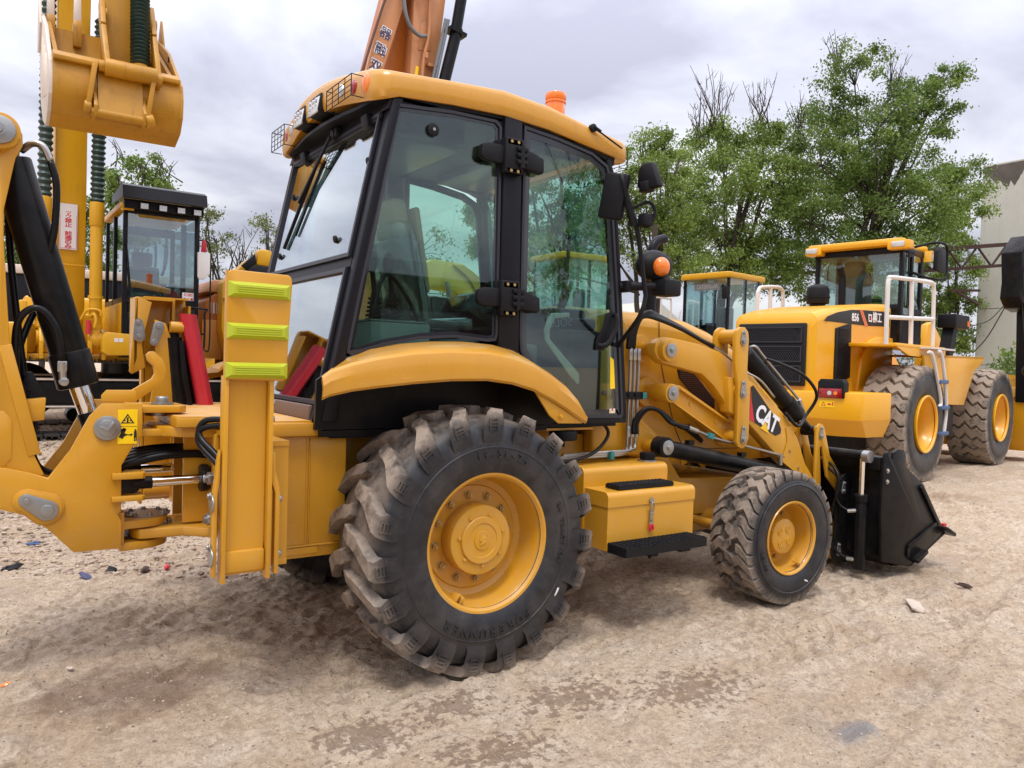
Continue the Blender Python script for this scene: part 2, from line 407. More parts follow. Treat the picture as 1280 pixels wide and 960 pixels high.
def text(s, size, mat4, mat, parent, ext=.001, name='lettering', bold=0, sx_=1, parts=None):
    """flat lettering: mat4 maps the text plane (x right, y up) into the parent's space"""
    cu = bpy.data.curves.new('t', 'FONT'); cu.body = s; cu.size = size; cu.extrude = ext; cu.offset = bold
    cu.align_x = 'CENTER'; cu.align_y = 'CENTER'; cu.resolution_u = 3
    ob = bpy.data.objects.new('t', cu); COL.objects.link(ob)
    dg = bpy.context.evaluated_depsgraph_get(); me = bpy.data.meshes.new_from_object(ob.evaluated_get(dg))
    COL.objects.unlink(ob); bpy.data.objects.remove(ob)
    me.transform(mat4 @ Matrix.Diagonal((sx_, 1, 1, 1)))
    if parts is not None: parts.append(me); return None
    me.name = name; me.materials.clear(); me.materials.append(M[mat])
    o = bpy.data.objects.new(name, me); COL.objects.link(o); o.parent = parent; return o
def frame(o, xd, yd):
    xd = Vector(xd).normalized(); yd = Vector(yd).normalized(); zd = xd.cross(yd).normalized(); yd = zd.cross(xd)
    mt = Matrix((xd, yd, zd)).transposed().to_4x4(); mt.translation = o; return mt
def join_meshes(parts, name, mat, parent):
    bm = bmesh.new()
    for p in parts: bm.from_mesh(p)
    me = bpy.data.meshes.new(name); bm.to_mesh(me); bm.free(); me.materials.append(M[mat])
    o = bpy.data.objects.new(name, me); COL.objects.link(o); o.parent = parent; return o

# ------------------------------------------------------------------ ground
CAMX, CAMY = -2.0425, -4.2399
def sstep(v, a, b):
    t = np.clip((v - a) / (b - a), 0, 1); return t * t * (3 - 2 * t)
def hgt(x, y):
    x = np.asarray(x, float); y = np.asarray(y, float)
    s = (x - CAMX) * .5657 + (y - CAMY) * .8243; l = (x - CAMX) * .8246 - (y - CAMY) * .5649
    return .16 * sstep(s, 6.5, 11) + .25 * sstep(s, 6.5, 10) * sstep(-l, 0.5, 3.5)
def vnoise(x, y, seed, scale):
    x = x * scale + seed * 17.3; y = y * scale + seed * 9.1
    xi = np.floor(x).astype(np.int64); yi = np.floor(y).astype(np.int64); fx = x - xi; fy = y - yi
    fx = fx * fx * (3 - 2 * fx); fy = fy * fy * (3 - 2 * fy)
    def h(a, b):
        n = (a * 374761393 + b * 668265263 + seed * 974634777) & 0x7fffffff
        n = ((n ^ (n >> 13)) * 1274126177) & 0x7fffffff
        return ((n ^ (n >> 16)) & 0xffff) / 65535.0
    return (h(xi, yi) * (1 - fx) + h(xi + 1, yi) * fx) * (1 - fy) + (h(xi, yi + 1) * (1 - fx) + h(xi + 1, yi + 1) * fx) * fy - .5
PRINTS = [(1.2, -1.62, 9.0, -1.5, .17, .15, .020, 0), (.6, -2.35, 9.0, -.75, .16, .17, .016, 2), (-3.2, .9, -.75, .35, .15, .14, .016, 1), (-3.0, -.75, .2, -2.9, .16, .15, .012, 3), (3.4, -2.6, 10, 2.6, .17, .16, .014, 1.3)]
def bumps(x, y):
    # wheel tracks run across the foreground, so noise is stretched along them
    u = x * .83 + y * .56; v = -x * .56 + y * .83
    d = np.hypot(x - CAMX, y - CAMY); near = np.clip(1.4 - d / 40, 0, 1)
    z = .035 * vnoise(x, y, 1, .9) + .020 * vnoise(u * .55, v * 1.6, 2, 2.6)
    z += .018 * vnoise(u * .6, v * 1.5, 3, 7) + .016 * vnoise(u * .7, v * 1.3, 4, 15) + .013 * vnoise(x, y, 5, 33) + .007 * vnoise(x, y, 6, 70) + .0035 * vnoise(x, y, 7, 130)
    r = vnoise(u * .7, v * 1.3, 8, 9); z += .030 * (.5 - np.abs(r) * 2) * (vnoise(x, y, 9, 1.1) > .02)
    # tyre prints pressed into the dirt: bars at an angle inside shallow ruts
    for (ax_, ay_, bx_, by_, wd, per, amp, ph) in PRINTS:
        dx_, dy_ = bx_ - ax_, by_ - ay_; L_ = math.hypot(dx_, dy_); dx_ /= L_; dy_ /= L_
        s_ = (x - ax_) * dx_ + (y - ay_) * dy_; t_ = -(x - ax_) * dy_ + (y - ay_) * dx_ + .18 * np.sin(s_ * .55 + ph)
        inside = sstep(wd - np.abs(t_), -.03, .05) * sstep(s_, -.3, .4) * sstep(L_ - s_, -.3, .4)
        fade = np.clip(.55 + 1.6 * vnoise(x, y, 21, 1.6), 0, 1)
        bar = np.sin(2 * PI * (s_ + np.abs(t_) * .9) / per); bar = np.tanh(bar * 2.2)
        z += inside * (amp * .75 * bar * fade - amp * .9) + amp * .9 * np.exp(-((np.abs(t_) - wd - .04) / .045) ** 2) * sstep(s_, -.3, .4) * sstep(L_ - s_, -.3, .4)
    return z * near
def ground_z(x, y): return float(hgt(x, y) + bumps(np.array([x]), np.array([y]))[0])
def build_ground():
    def axis(lo, hi, st):
        mid = np.arange(lo, hi, st); g_ = st * np.cumsum(1.12 ** np.arange(1, 76))
        return np.concatenate([lo - g_[::-1], mid, mid[-1] + g_])
    gx, gy = axis(-2.7, 7.2, .0125), axis(-3.9, 2.4, .0125)      # about 1 cm between vertices in front of the lens
    X, Y = np.meshgrid(gx, gy, indexing='ij'); nx, ny = len(gx), len(gy)
    Z = hgt(X, Y) + bumps(X, Y) - .012
    vv = np.stack([X.ravel(), Y.ravel(), Z.ravel()], 1)
    i = np.arange(nx * ny).reshape(nx, ny)
    f = np.stack([i[:-1, :-1].ravel(), i[1:, :-1].ravel(), i[1:, 1:].ravel(), i[:-1, 1:].ravel()], 1)
    k = NT('dirt')
    p = k.n('ShaderNodeBsdfPrincipled', _Roughness=.92); p.inputs['Specular IOR Level'].default_value = .25
    big = k.ramp(k.noise(.45, 5, .6), .35, .68)
    c = k.mix(big, (.48, .345, .222), (.67, .535, .39))
    mid = k.ramp(k.noise(2.6, 8, .68, stretch=(1, 1.7, 1)), .42, .66)
    c = k.mix(k.math('MULTIPLY', mid, .7), c, (.72, .61, .49))
    fine = k.ramp(k.noise(26, 8, .75), .42, .66)
    c = k.mix(k.math('MULTIPLY', fine, .6), c, (.25, .175, .12))
    spk = k.ramp(k.noise(120, 3, .6), .62, .72)
    c = k.mix(k.math('MULTIPLY', spk, .5), c, (.60, .54, .47))
    # damp patches: dark and a little glossy
    damp = k.ramp(k.noise(1.15, 4, .55), .56, .66)
    blot = k.math('MULTIPLY', k.ramp(k.noise(13, 4, .6), .53, .60), k.ramp(k.noise(.8, 3, .5), .47, .60))
    tg = k.n('ShaderNodeTexCoord')
    def spot(x, y, rx, ry, nz, lo=.45, hi=.55):
        mp = k.n('ShaderNodeMapping'); mp.inputs['Location'].default_value = (-x / rx, -y / ry, 0); mp.inputs['Scale'].default_value = (1 / rx, 1 / ry, 0)
        k.l(tg.outputs['Object'], mp.inputs[0]); ln = k.n('ShaderNodeVectorMath', operation='LENGTH'); k.l(mp.outputs[0], ln.inputs[0])
        return k.ramp(k.math('SUBTRACT', nz, k.math('MULTIPLY', ln.outputs['Value'], .28)), lo - .22, hi - .22)
    nA, nB = k.noise(5.5, 7, .68), k.noise(26, 3, .55)
    damp = k.math('MAXIMUM', k.math('MULTIPLY', damp, .35), spot(-1.45, -.50, .50, .30, nA, .36, .60))
    blot = k.math('MULTIPLY', blot, .5)
    for q in ((-.72, -1.38, .32, .22), (.21, -1.52, .34, .22), (-.30, -1.30, .25, .16), (-.35, -1.75, .35, .2), (.75, -1.75, .4, .25)): blot = k.math('MAXIMUM', blot, spot(*q, nB, .53, .60))
    wet = k.math('MAXIMUM', k.math('MULTIPLY', damp, .62), k.math('MULTIPLY', blot, .55))
    c = k.mix(k.math('MULTIPLY', spot(1.06, -2.39, .09, .06, nA, .3, .5), .8), c, (.22, .235, .26))
    gr1 = k.ramp(k.noise(75, 6, .8), .46, .60); c = k.mix(k.math('MULTIPLY', gr1, .42), c, (.26, .185, .13))
    gr2 = k.ramp(k.noise(210, 3, .7), .55, .66); c = k.mix(k.math('MULTIPLY', gr2, .40), c, (.66, .58, .48))
    vo = k.n('ShaderNodeTexVoronoi', _Scale=46); k.l(tg.outputs['Object'], vo.inputs['Vector'])
    cl = k.math('MULTIPLY', k.ramp(vo.outputs['Distance'], .12, .30, (1, 1, 1, 1), (0, 0, 0, 1)), k.ramp(k.noise(4, 4, .6), .5, .62)); c = k.mix(k.math('MULTIPLY', cl, .35), c, (.22, .155, .11))
    crk = k.ramp(k.noise(9, 9, .8, stretch=(.7, 1.6, 1)), .52, .60)
    c = k.mix(k.math('MULTIPLY', crk, .35), c, (.27, .19, .13))
    c = k.mix(wet, c, (.15, .088, .055))
    k.l(c, p.inputs['Base Color'])
    k.l(k.math('SUBTRACT', .94, k.math('MULTIPLY', wet, .22)), p.inputs['Roughness'])
    b = k.n('ShaderNodeBump', _Strength=1.0, _Distance=.02)
    hh = k.math('ADD', k.math('ADD', k.math('MULTIPLY', k.noise(30, 9, .78), .9), k.math('MULTIPLY', k.noise(150, 4, .7), .35)), k.math('MULTIPLY', cl, .25))
    k.l(hh, b.inputs['Height']); k.l(b.outputs[0], p.inputs['Normal']); k.l(p.outputs[0], k.o.inputs[0])
    o = npmesh('ground', vv, f, k.m, smooth=True); o['kind'] = 'structure'
build_ground()
def scatter(name, label, mat, n, size, region, cat):
    """one mesh of many small broken stones"""
    ico = bmesh.new(); bmesh.ops.create_icosphere(ico, subdivisions=1, radius=1)
    bv = np.array([v.co[:] for v in ico.verts]); bf = np.array([[v.index for v in f_.verts] for f_ in ico.faces]); ico.free()
    x, y = region(n); n = len(x)
    z = hgt(x, y) + bumps(x, y)
    s = size[0] * (size[1] / size[0]) ** (rng.random(n) ** 3.2)
    nb = 14; outv = np.zeros((n, len(bv), 3))
    for k in range(nb):
        base = bv * (1 + rng.normal(0, .2, (len(bv), 1))) * np.array([1, .6 + .4 * rng.random(), .35 + .35 * rng.random()])
        idx = np.arange(k, n, nb); a = rng.random(len(idx)) * 2 * PI
        rx = base[None, :, 0] * np.cos(a)[:, None] - base[None, :, 1] * np.sin(a)[:, None]
        ry = base[None, :, 0] * np.sin(a)[:, None] + base[None, :, 1] * np.cos(a)[:, None]
        outv[idx] = np.stack([rx, ry, np.repeat(base[None, :, 2], len(idx), 0)], 2) * s[idx, None, None]
    outv += np.stack([x, y, z - .012 + s * .12], 1)[:, None, :]
    f = (bf[None] + (np.arange(n) * len(bv))[:, None, None]).reshape(-1, 3)
    o = npmesh(name, outv.reshape(-1, 3), f, mat); return tag(o, label, cat, kind='stuff')
k = NT('gravel')
p = k.n('ShaderNodeBsdfPrincipled', _Roughness=.9); g_ = k.n('ShaderNodeNewGeometry')
k.l(k.mix(g_.outputs['Random Per Island'], (.20, .135, .095), (.50, .40, .31)), p.inputs['Base Color'])
k.l(p.outputs[0], k.o.inputs[0]); M['gravel'] = k.m
def reg_near(n):
    d = 1.5 + 9 * rng.random(n) ** 1.1; a = rng.uniform(-.72, .72, n) + yaw
    return CAMX + np.sin(a) * d, CAMY + np.cos(a) * d
def reg_left(n):
    s = rng.uniform(5.2, 11, n); l = -s * rng.uniform(.30, .75, n)
    return CAMX + .5657 * s + .8246 * l, CAMY + .8243 * s - .5649 * l
scatter('gravel', 'loose pebbles and dirt crumbs scattered over the yard', 'gravel', 44000, (.0025, .009), reg_near, 'gravel')
scatter('crushed_stone', 'crushed stone lying thick on the ground behind the digging arm', 'gravel', 9000, (.008, .035), reg_left, 'gravel')
# ================================================================== BACKHOE LOADER (x forward, y to its left, z up)
BL = thing('backhoe_loader', (0, 0, 0), 'mustard yellow backhoe loader with black cab and folded digging arm, nearest machine in the yard', 'backhoe loader')

# ---- tyres
def lug_strip(b, ys, R0, W, n, dphi, wd, h, phase, prof, taper=1.0):
    """bars that cross half of the tread and turn down over the shoulder; prof = (s, extra angle, sink)"""
    for i in range(n):
        a0 = 2 * PI * i / n + phase
        lo = []; hi = []
        rows = []
        for s, da, sink, wk in prof:
            a = a0 + dphi * s + da; y = ys * (W / 2) * min(s, 1.0)
            rb = R0 - sink - h * .95; rt_ = R0 - sink
            if s > 1.0: y = ys * (W / 2) * (1.0 + (s - 1) * .12)
            hw = wd * wk / 2
            def P(r, off): aa = a + off / max(r, .1); return V(math.cos(aa) * r, y, math.sin(aa) * r)
            rows.append([P(rb, -hw * 1.25), P(rt_, -hw), P(rt_, hw), P(rb, hw * 1.25)])
        b.loft(rows, closed=True, cap=True)
def rear_tyre(parent):
    b = B(); R0, W = .655, .49
    prof = [(-W * .42, .318), (-W * .47, .345), (-W * .510, .41), (-W * .505, .47), (-W * .490, .530), (-W * .460, .570), (-W * .38, .600), (-W * .2, .614), (0, .618)]
    prof = prof + [(-t, r) for t, r in reversed(prof[:-1])]
    b.lathe(prof, (0, 0, 0), n=120)
    for t in (-W * .506, W * .506):     # moulded ring on the sidewall
        b.lathe([(t * .985, .462), (t * 1.01, .467), (t * 1.005, .473), (t * .97, .480)], (0, 0, 0), n=96)
    pr = [(-.06, .06, 0, .85), (.12, .045, 0, .95), (.30, .0, 0, 1.0), (.52, -.035, .002, 1.05), (.78, -.045, .006, 1.15), (.95, -.04, .014, 1.3), (1.02, -.04, .034, 1.38), (1.03, -.035, .085, 1.30), (.96, -.03, .14, 1.2)]
    for ys, ph in ((-1, 0), (1, PI / 19)):
        lug_strip(b, ys, R0, W * 1.02, 19, .30, .066, .050, ph, pr)
        for i in range(19):              # the ladder of moulded slots at each shoulder
            a = 2 * PI * i / 19 + ph + .306 - .037
            for k in range(4):
                r = .606 - k * .017
                c = V(math.cos(a) * r, ys * (W * .51 + .0005 - k * .0006), math.sin(a) * r)
                b.box(c, (.0075, .012, .044), (0, -a, 0))
            for sgn in (-1, 1):
                aa = a + sgn * .038; r = .580
                b.box((math.cos(aa) * r, ys * (W * .51 - .0005), math.sin(aa) * r), (.062, .012, .007), (0, -a, 0))
    b.out('tyre', TY['rear'], parent)
def front_tyre(parent):
    b = B(); R0, W = .435, .335
    prof = [(-W * .40, .222), (-W * .46, .245), (-W * .505, .29), (-W * .515, .335), (-W * .49, .375), (-W * .42, .398), (-W * .3, .405), (0, .407)]
    prof = prof + [(-t, r) for t, r in reversed(prof[:-1])]
    b.lathe(prof, (0, 0, 0), n=96)
    for t in (-W * .515, W * .515): b.lathe([(t, .345), (t * 1.03, .350), (t, .357)], (0, 0, 0), n=72)
    pr = [(-.16, .05, 0, .9), (.20, .05, 0, 1.05), (.46, -.085, 0, 1.05), (.72, -.07, .001, 1.05), (.93, -.03, .006, 1.2), (1.0, -.03, .032, 1.2), (1.04, -.03, .060, 1.05)]
    pr2 = [(.40, -.03, 0, 1.1), (.62, -.07, 0, 1.1), (.93, -.03, .006, 1.05), (1.0, -.03, .03, 1.05), (1.03, -.03, .05, 1.0)]
    for ys, ph in ((-1, 0), (1, PI / 15)):
        lug_strip(b, ys, R0, W * .97, 15, .30, .062, .042, ph, pr)
        lug_strip(b, ys, R0, W * .97, 15, .30, .048, .040, ph + PI / 15, pr2)
    b.out('tyre', TY['front'], parent)
def arc_text(s, rad, a_mid, size, y, parent, mat='rubbertext', step=None):
    parts = []; st = step or size * .80 / rad; n = len(s)
    for i, ch in enumerate(s):
        if ch == ' ': continue
        a = a_mid - (i - (n - 1) / 2) * st          # letters run clockwise as seen from outside (-y)
        o = V(math.cos(a) * rad, y, math.sin(a) * rad); upv = V(math.cos(a), 0, math.sin(a)); xd = V(math.sin(a), 0, -math.cos(a))
        text(ch, size, frame(o, xd, upv), None, None, ext=.0045, parts=parts, bold=.001)
    return join_meshes(parts, 'lettering', mat, parent)
TY = {'rear': tyre_mat('rear_tyre_rubber', .655), 'front': tyre_mat('front_tyre_rubber', .435, amt=.9), 'big': tyre_mat('loader_tyre_rubber', .726, (.30, .24, .185), 1.5)}
M['rubbertext'] = paint('moulded_rubber', (.020, .020, .023), .45, var=.1)
def rear_wheel(loc, rz):
    wb = B()
    # rim: rolled flange, gutter, sloping barrel, disc
    wb.lathe([(-.212, .318), (-.225, .330), (-.228, .345), (-.222, .352), (-.210, .350), (-.205, .338), (-.190, .325), (-.17, .318), (-.150, .312), (-.085, .305), (-.060, .292), (-.050, .272), (-.048, .262), (-.055, .255), (-.055, .15), (-.055, 0.02)], (0, 0, 0), n=96)
    wb.lathe([(-.09, .308), (.15, .318), (.2, .325), (.215, .350), (.20, .33), (.14, .305), (.03, .30)], (0, 0, 0), n=64)
    wb.box((-.15, -.165, -.262), (.050, .05, .012), (0, -PI / 2 + .52, 0), bev=.003)
    wb.box((-.128, -.175, -.272), (.012, .055, .045), (.2, .3, 0), bev=.003)
    wo_ = wb.out('wheel', 'yellow', BL); wo_.location = loc; wo_.rotation_euler = (0, 0, rz)
    rear_tyre(wo_)
    h = B()
    h.lathe([(-.05, .170), (-.06, .174), (-.135, .176), (-.148, .170), (-.150, .160), (-.150, .118), (-.151, .117), (-.160, .117), (-.164, .113), (-.164, .085), (-.160, .083), (-.160, .046), (-.165, .045), (-.1655, .0), ], (0, 0, 0), n=64)
    for i in range(7):
        a = .3 + 2 * PI * i / 7; h.bolt((math.cos(a) * .128, -.150, math.sin(a) * .128), (0, -1, 0), .0085, .010)
    h.box((0, -.168, .006), (.034, .004, .034), (0, .6, 0), bev=.006); h.box((0, -.169, -.012), (.04, .004, .012), (0, -.5, 0), bev=.003)
    h.out('hub', 'yellow', wo_)
    for i in range(12):
        a = .12 + 2 * PI * i / 12
        bb = B(); bb.cyl((0, -.05, 0), (0, -.060, 0), .0215, n=18, bev=.002); bb.cyl((0, -.055, 0), (0, -.078, 0), .0165, n=6, bev=.002); bb.cyl((0, -.07, 0), (0, -.088, 0), .0085, n=10)
        if i == 0: me = bb.out('wheel_nut', 'nut', wo_); first = me
        else: bb.bm.free(); me = first.copy(); COL.objects.link(me)
        me.location = (math.cos(a) * .213, 0, math.sin(a) * .213)
    if rz == 0:
        arc_text('19.5L-24', .435, PI / 2 - .12, .05, -.2500, wo_)
        arc_text('FORERUNNER', .428, -PI / 2 - .02, .060, -.2500, wo_, step=.125)
        arc_text('R4 TRACTION', .430, .05, .036, -.2505, wo_)
        s_ = B(); a = -.62; s_.box((math.cos(a) * .50, -.2460, math.sin(a) * .50), (.010, .003, .045), (0, .5, 0), bev=.001); s_.out('paint_mark', 'white', wo_)
        s_ = B(); s_.box((-.19, -.165, .562), (.032, .02, .003), (.45, -.32, 0)); s_.out('paper_tag', 'white', wo_)
    return wo_
M['nut'] = paint('nut_yellow_zinc', (.42, .28, .10), .4, metal=.6, var=.2)
rear_wheel((0, -.885, .632), 0); rear_wheel((0, .885, .632), PI)
def front_wheel(loc, rz):
    wb = B()
    wb.lathe([(-.150, .222), (-.160, .230), (-.162, .238), (-.156, .242), (-.146, .239), (-.142, .228), (-.125, .219), (-.095, .214), (-.02, .205), (.0, .190), (.005, .17), (.0, .12), (0, .02)], (0, 0, 0), n=72)
    wb.lathe([(-.02, .22), (.12, .222), (.15, .24), (.14, .22), (.02, .205)], (0, 0, 0), n=48)
    wb.box((.085, -.135, -.172), (.05, .04, .010), (0, .35, 0), bev=.003); wb.cyl((.085, -.128, -.155), (.085, -.142, -.155), .018, n=3)
    wo_ = wb.out('wheel', 'yellow', BL); wo_.location = loc; wo_.rotation_euler = (0, 0, rz)
    front_tyre(wo_)
    h = B(); h.lathe([(.0, .118), (-.080, .118), (-.092, .114), (-.096, .107), (-.096, 0)], (0, 0, 0), n=48)
    for i in range(4):
        a = .9 + PI / 2 * i; x, z = math.cos(a) * .055, math.sin(a) * .055
        h.lathe([(-.0965, .024), (-.101, .023), (-.101, .017), (-.098, .016), (-.098, .008), (-.103, .007), (-.103, 0)], (x, 0, z), n=20)
    h.out('hub', 'yellow', wo_)
    for i in range(8):
        a = .2 + 2 * PI * i / 8
        bb = B(); bb.cyl((0, .02, 0), (0, .0, 0), .017, n=14); bb.cyl((0, .01, 0), (0, -.014, 0), .012, n=6, bev=.001)
        if i == 0: me = bb.out('wheel_nut', 'nut', wo_); first = me
        else: bb.bm.free(); me = first.copy(); COL.objects.link(me)
        me.location = (math.cos(a) * .155, 0, math.sin(a) * .155)
    if abs(rz) < 1:
        s_ = B(); a = -1.12; s_.box((math.cos(a) * .322, -.1725, math.sin(a) * .322), (.035, .003, .010), (0, .4, 0), bev=.001); s_.out('paint_mark', 'white', wo_)
        arc_text('GUIDE', .31, PI + .4, .035, -.1735, wo_)
front_wheel((2.31, -1.005, .428), -.03); front_wheel((2.31, 1.005, .428), PI - .03)

# ---- chassis, axle, hood
b = B()
for sy in (-1, 1):
    b.prism([(-.62, .56), (-.62, 1.14), (.9, 1.10), (1.42, 1.03), (1.80, .98), (2.0, .74), (2.9, .70), (2.9, .50), (1.9, .46), (.9, .46), (.4, .50)], sy * .46, sy * .42, bev=.006)
b.span((-.6, -.42, .52), (1.5, .42, .98)); b.span((1.5, -.42, .48), (2.85, .42, .70))
b.prism([(1.86, .46), (2.02, .72), (2.5, .72), (2.7, .46), (2.5, .34), (2.0, .34)], -.418, .418, bev=.01)
b.out('chassis', 'yellow', BL)
b = B(); b.cyl((2.31, -.86, .43), (2.31, .86, .43), .075, n=20); b.box((2.31, 0, .43), (.22, .5, .22), bev=.03)
b.cyl((2.12, -.75, .45), (2.12, .75, .45), .028, n=14)
b.box((2.25, -.78, .43), (.18, .10, .24), bev=.03); b.box((2.25, .78, .43), (.18, .10, .24), bev=.03); b.out('front_axle', 'yellow', BL)
b = B(); b.cyl((0, -.87, .632), (0, .87, .632), .13, n=24); b.box((0, 0, .632), (.45, .5, .40), bev=.06); b.out('rear_axle', 'yellow', BL)
# hood with rounded shoulders, lofted along x
b = B(); rows = []
for x, zt, hw, zb in ((1.12, 1.86, .44, .98), (1.16, 1.89, .455, .98), (1.35, 1.90, .46, .97), (1.75, 1.895, .46, .90), (2.05, 1.865, .46, .88), (2.30, 1.80, .455, .86), (2.55, 1.70, .45, .84), (2.82, 1.53, .44, .84), (2.95, 1.40, .43, .84), (3.0, 1.22, .42, .84)):
    r_ = .10; row = [V(x, -hw, zb)]
    row.append(V(x, -hw, zt - r_ - .02))
    for i in range(6):
        a = i / 5 * PI / 2; row.append(V(x, -hw + r_ - math.cos(a) * r_, zt - r_ - .02 + math.sin(a) * r_))
    row.append(V(x, 0, zt + .015))
    for i in range(6):
        a = PI / 2 - i / 5 * PI / 2; row.append(V(x, hw - r_ + math.cos(a) * r_, zt - r_ - .02 + math.sin(a) * r_))
    row += [V(x, hw, zt - r_ - .02), V(x, hw, zb)]
    rows.append(row)
b.loft(rows, closed=True, cap=True); hood = b.out('hood', 'yellow', BL)
b = B()   # thin shut lines of the hood panels, standing as narrow dark gaskets
b.tube([(1.74, -.4625, 1.83), (1.76, -.4625, 1.6), (1.85, -.4625, 1.30), (1.96, -.4625, 1.04), (2.1, -.4625, .95), (2.6, -.455, .93)], .0035, n=6)
b.out('hood_seam', 'bronze', hood)
gp = [(1.93, 1.50), (2.10, 1.47), (2.34, 1.27), (2.34, 1.18), (2.28, 1.18), (1.95, 1.44)]
b = B(); b.prism(gp, -.458, -.466); b.out('side_grille', 'dark', hood)
b = B()
for i in range(24):
    z = 1.185 + i * .0135; xs = 1.95 + max(0, (1.44 - z) / (1.44 - 1.18)) * .33; xe = 2.34 if z < 1.27 else 2.34 - (z - 1.27) * 1.2
    if xe - xs > .02: b.span((xs, -.466, z), (xe, -.470, z + .006))
for i in range(26):
    x = 1.96 + i * .0148; zl = max(1.18, 1.44 - (x - 1.95) * .79); zh = min(1.5 - (x - 1.93) * .17, 1.47 - (x - 2.10) * .83)
    if zh - zl > .01: b.span((x, -.4665, zl), (x + .004, -.4695, zh))
b.out('grille_mesh', 'bronze', hood, kind='stuff')
b = B(); b.prism([(2.02, 1.08), (2.2, .98), (2.22, 1.0), (2.06, 1.12)], -.458, -.466); b.out('side_grille', 'dark', hood)
# tower panel carrying the pivots, rounded front edge
for sy in (-1, 1):
    b = B(); b.prism([(1.10, .96), (1.10, 1.80), (1.16, 1.84), (1.32, 1.84), (1.40, 1.72), (1.40, 1.40), (1.46, 1.22), (1.60, 1.12), (1.72, 1.03), (1.72, .96), (1.55, .92)], sy * .462, sy * .56, bev=.022, seg=3)
    b.out('loader_tower', 'yellow', BL)
    b = B()
    for x, z, r, ye in ((1.555, 1.63, .055, .63), (1.63, 1.345, .06, .70), (1.56, 1.00, .05, .68)):
        b.cyl((x, sy * .46, z), (x, sy * .50, z), r * 1.7, n=28, bev=.008)
        b.cyl((x, sy * .5, z), (x, sy * ye, z), r * .82, n=28, bev=.006)
    b.cyl((1.63, sy * .56, 1.345), (1.63, sy * .715, 1.345), .062, n=32, bev=.004)
    b.out('pivot_boss', 'yellow', BL)

# ---- loader linkage, one side after the other
def pin(b, x, z, y, sy, r=.042):
    b.cyl((x, y, z), (x, y + sy * .010, z), r, n=28, bev=.003); b.cyl((x, y, z), (x, y + sy * .020, z), r * .38, n=6, bev=.002); b.cyl((x, y, z), (x, y + sy * .026, z), r * .22, n=12)
def keeper(b, x, z, y, sy, ang, ln=.075, r=.030):
    """teardrop zinc pin keeper"""
    c, s = math.cos(ang), math.sin(ang)
    pl = []
    for i in range(9):
        a = ang + PI / 2 + i / 8 * PI; pl.append((x + math.cos(a) * r, z + math.sin(a) * r))
    for i in range(7):
        a = ang - PI / 2 + i / 6 * PI; pl.append((x + c * ln + math.cos(a) * r * .6, z + s * ln + math.sin(a) * r * .6))
    b.prism(pl, y, y + sy * .009, bev=.0015, seg=1)
    b.cyl((x, y + sy * .008, z), (x, y + sy * .020, z), r * .62, n=22, bev=.003); b.bolt((x + c * ln, y + sy * .009, z + s * ln), (0, sy, 0), .008, .010)
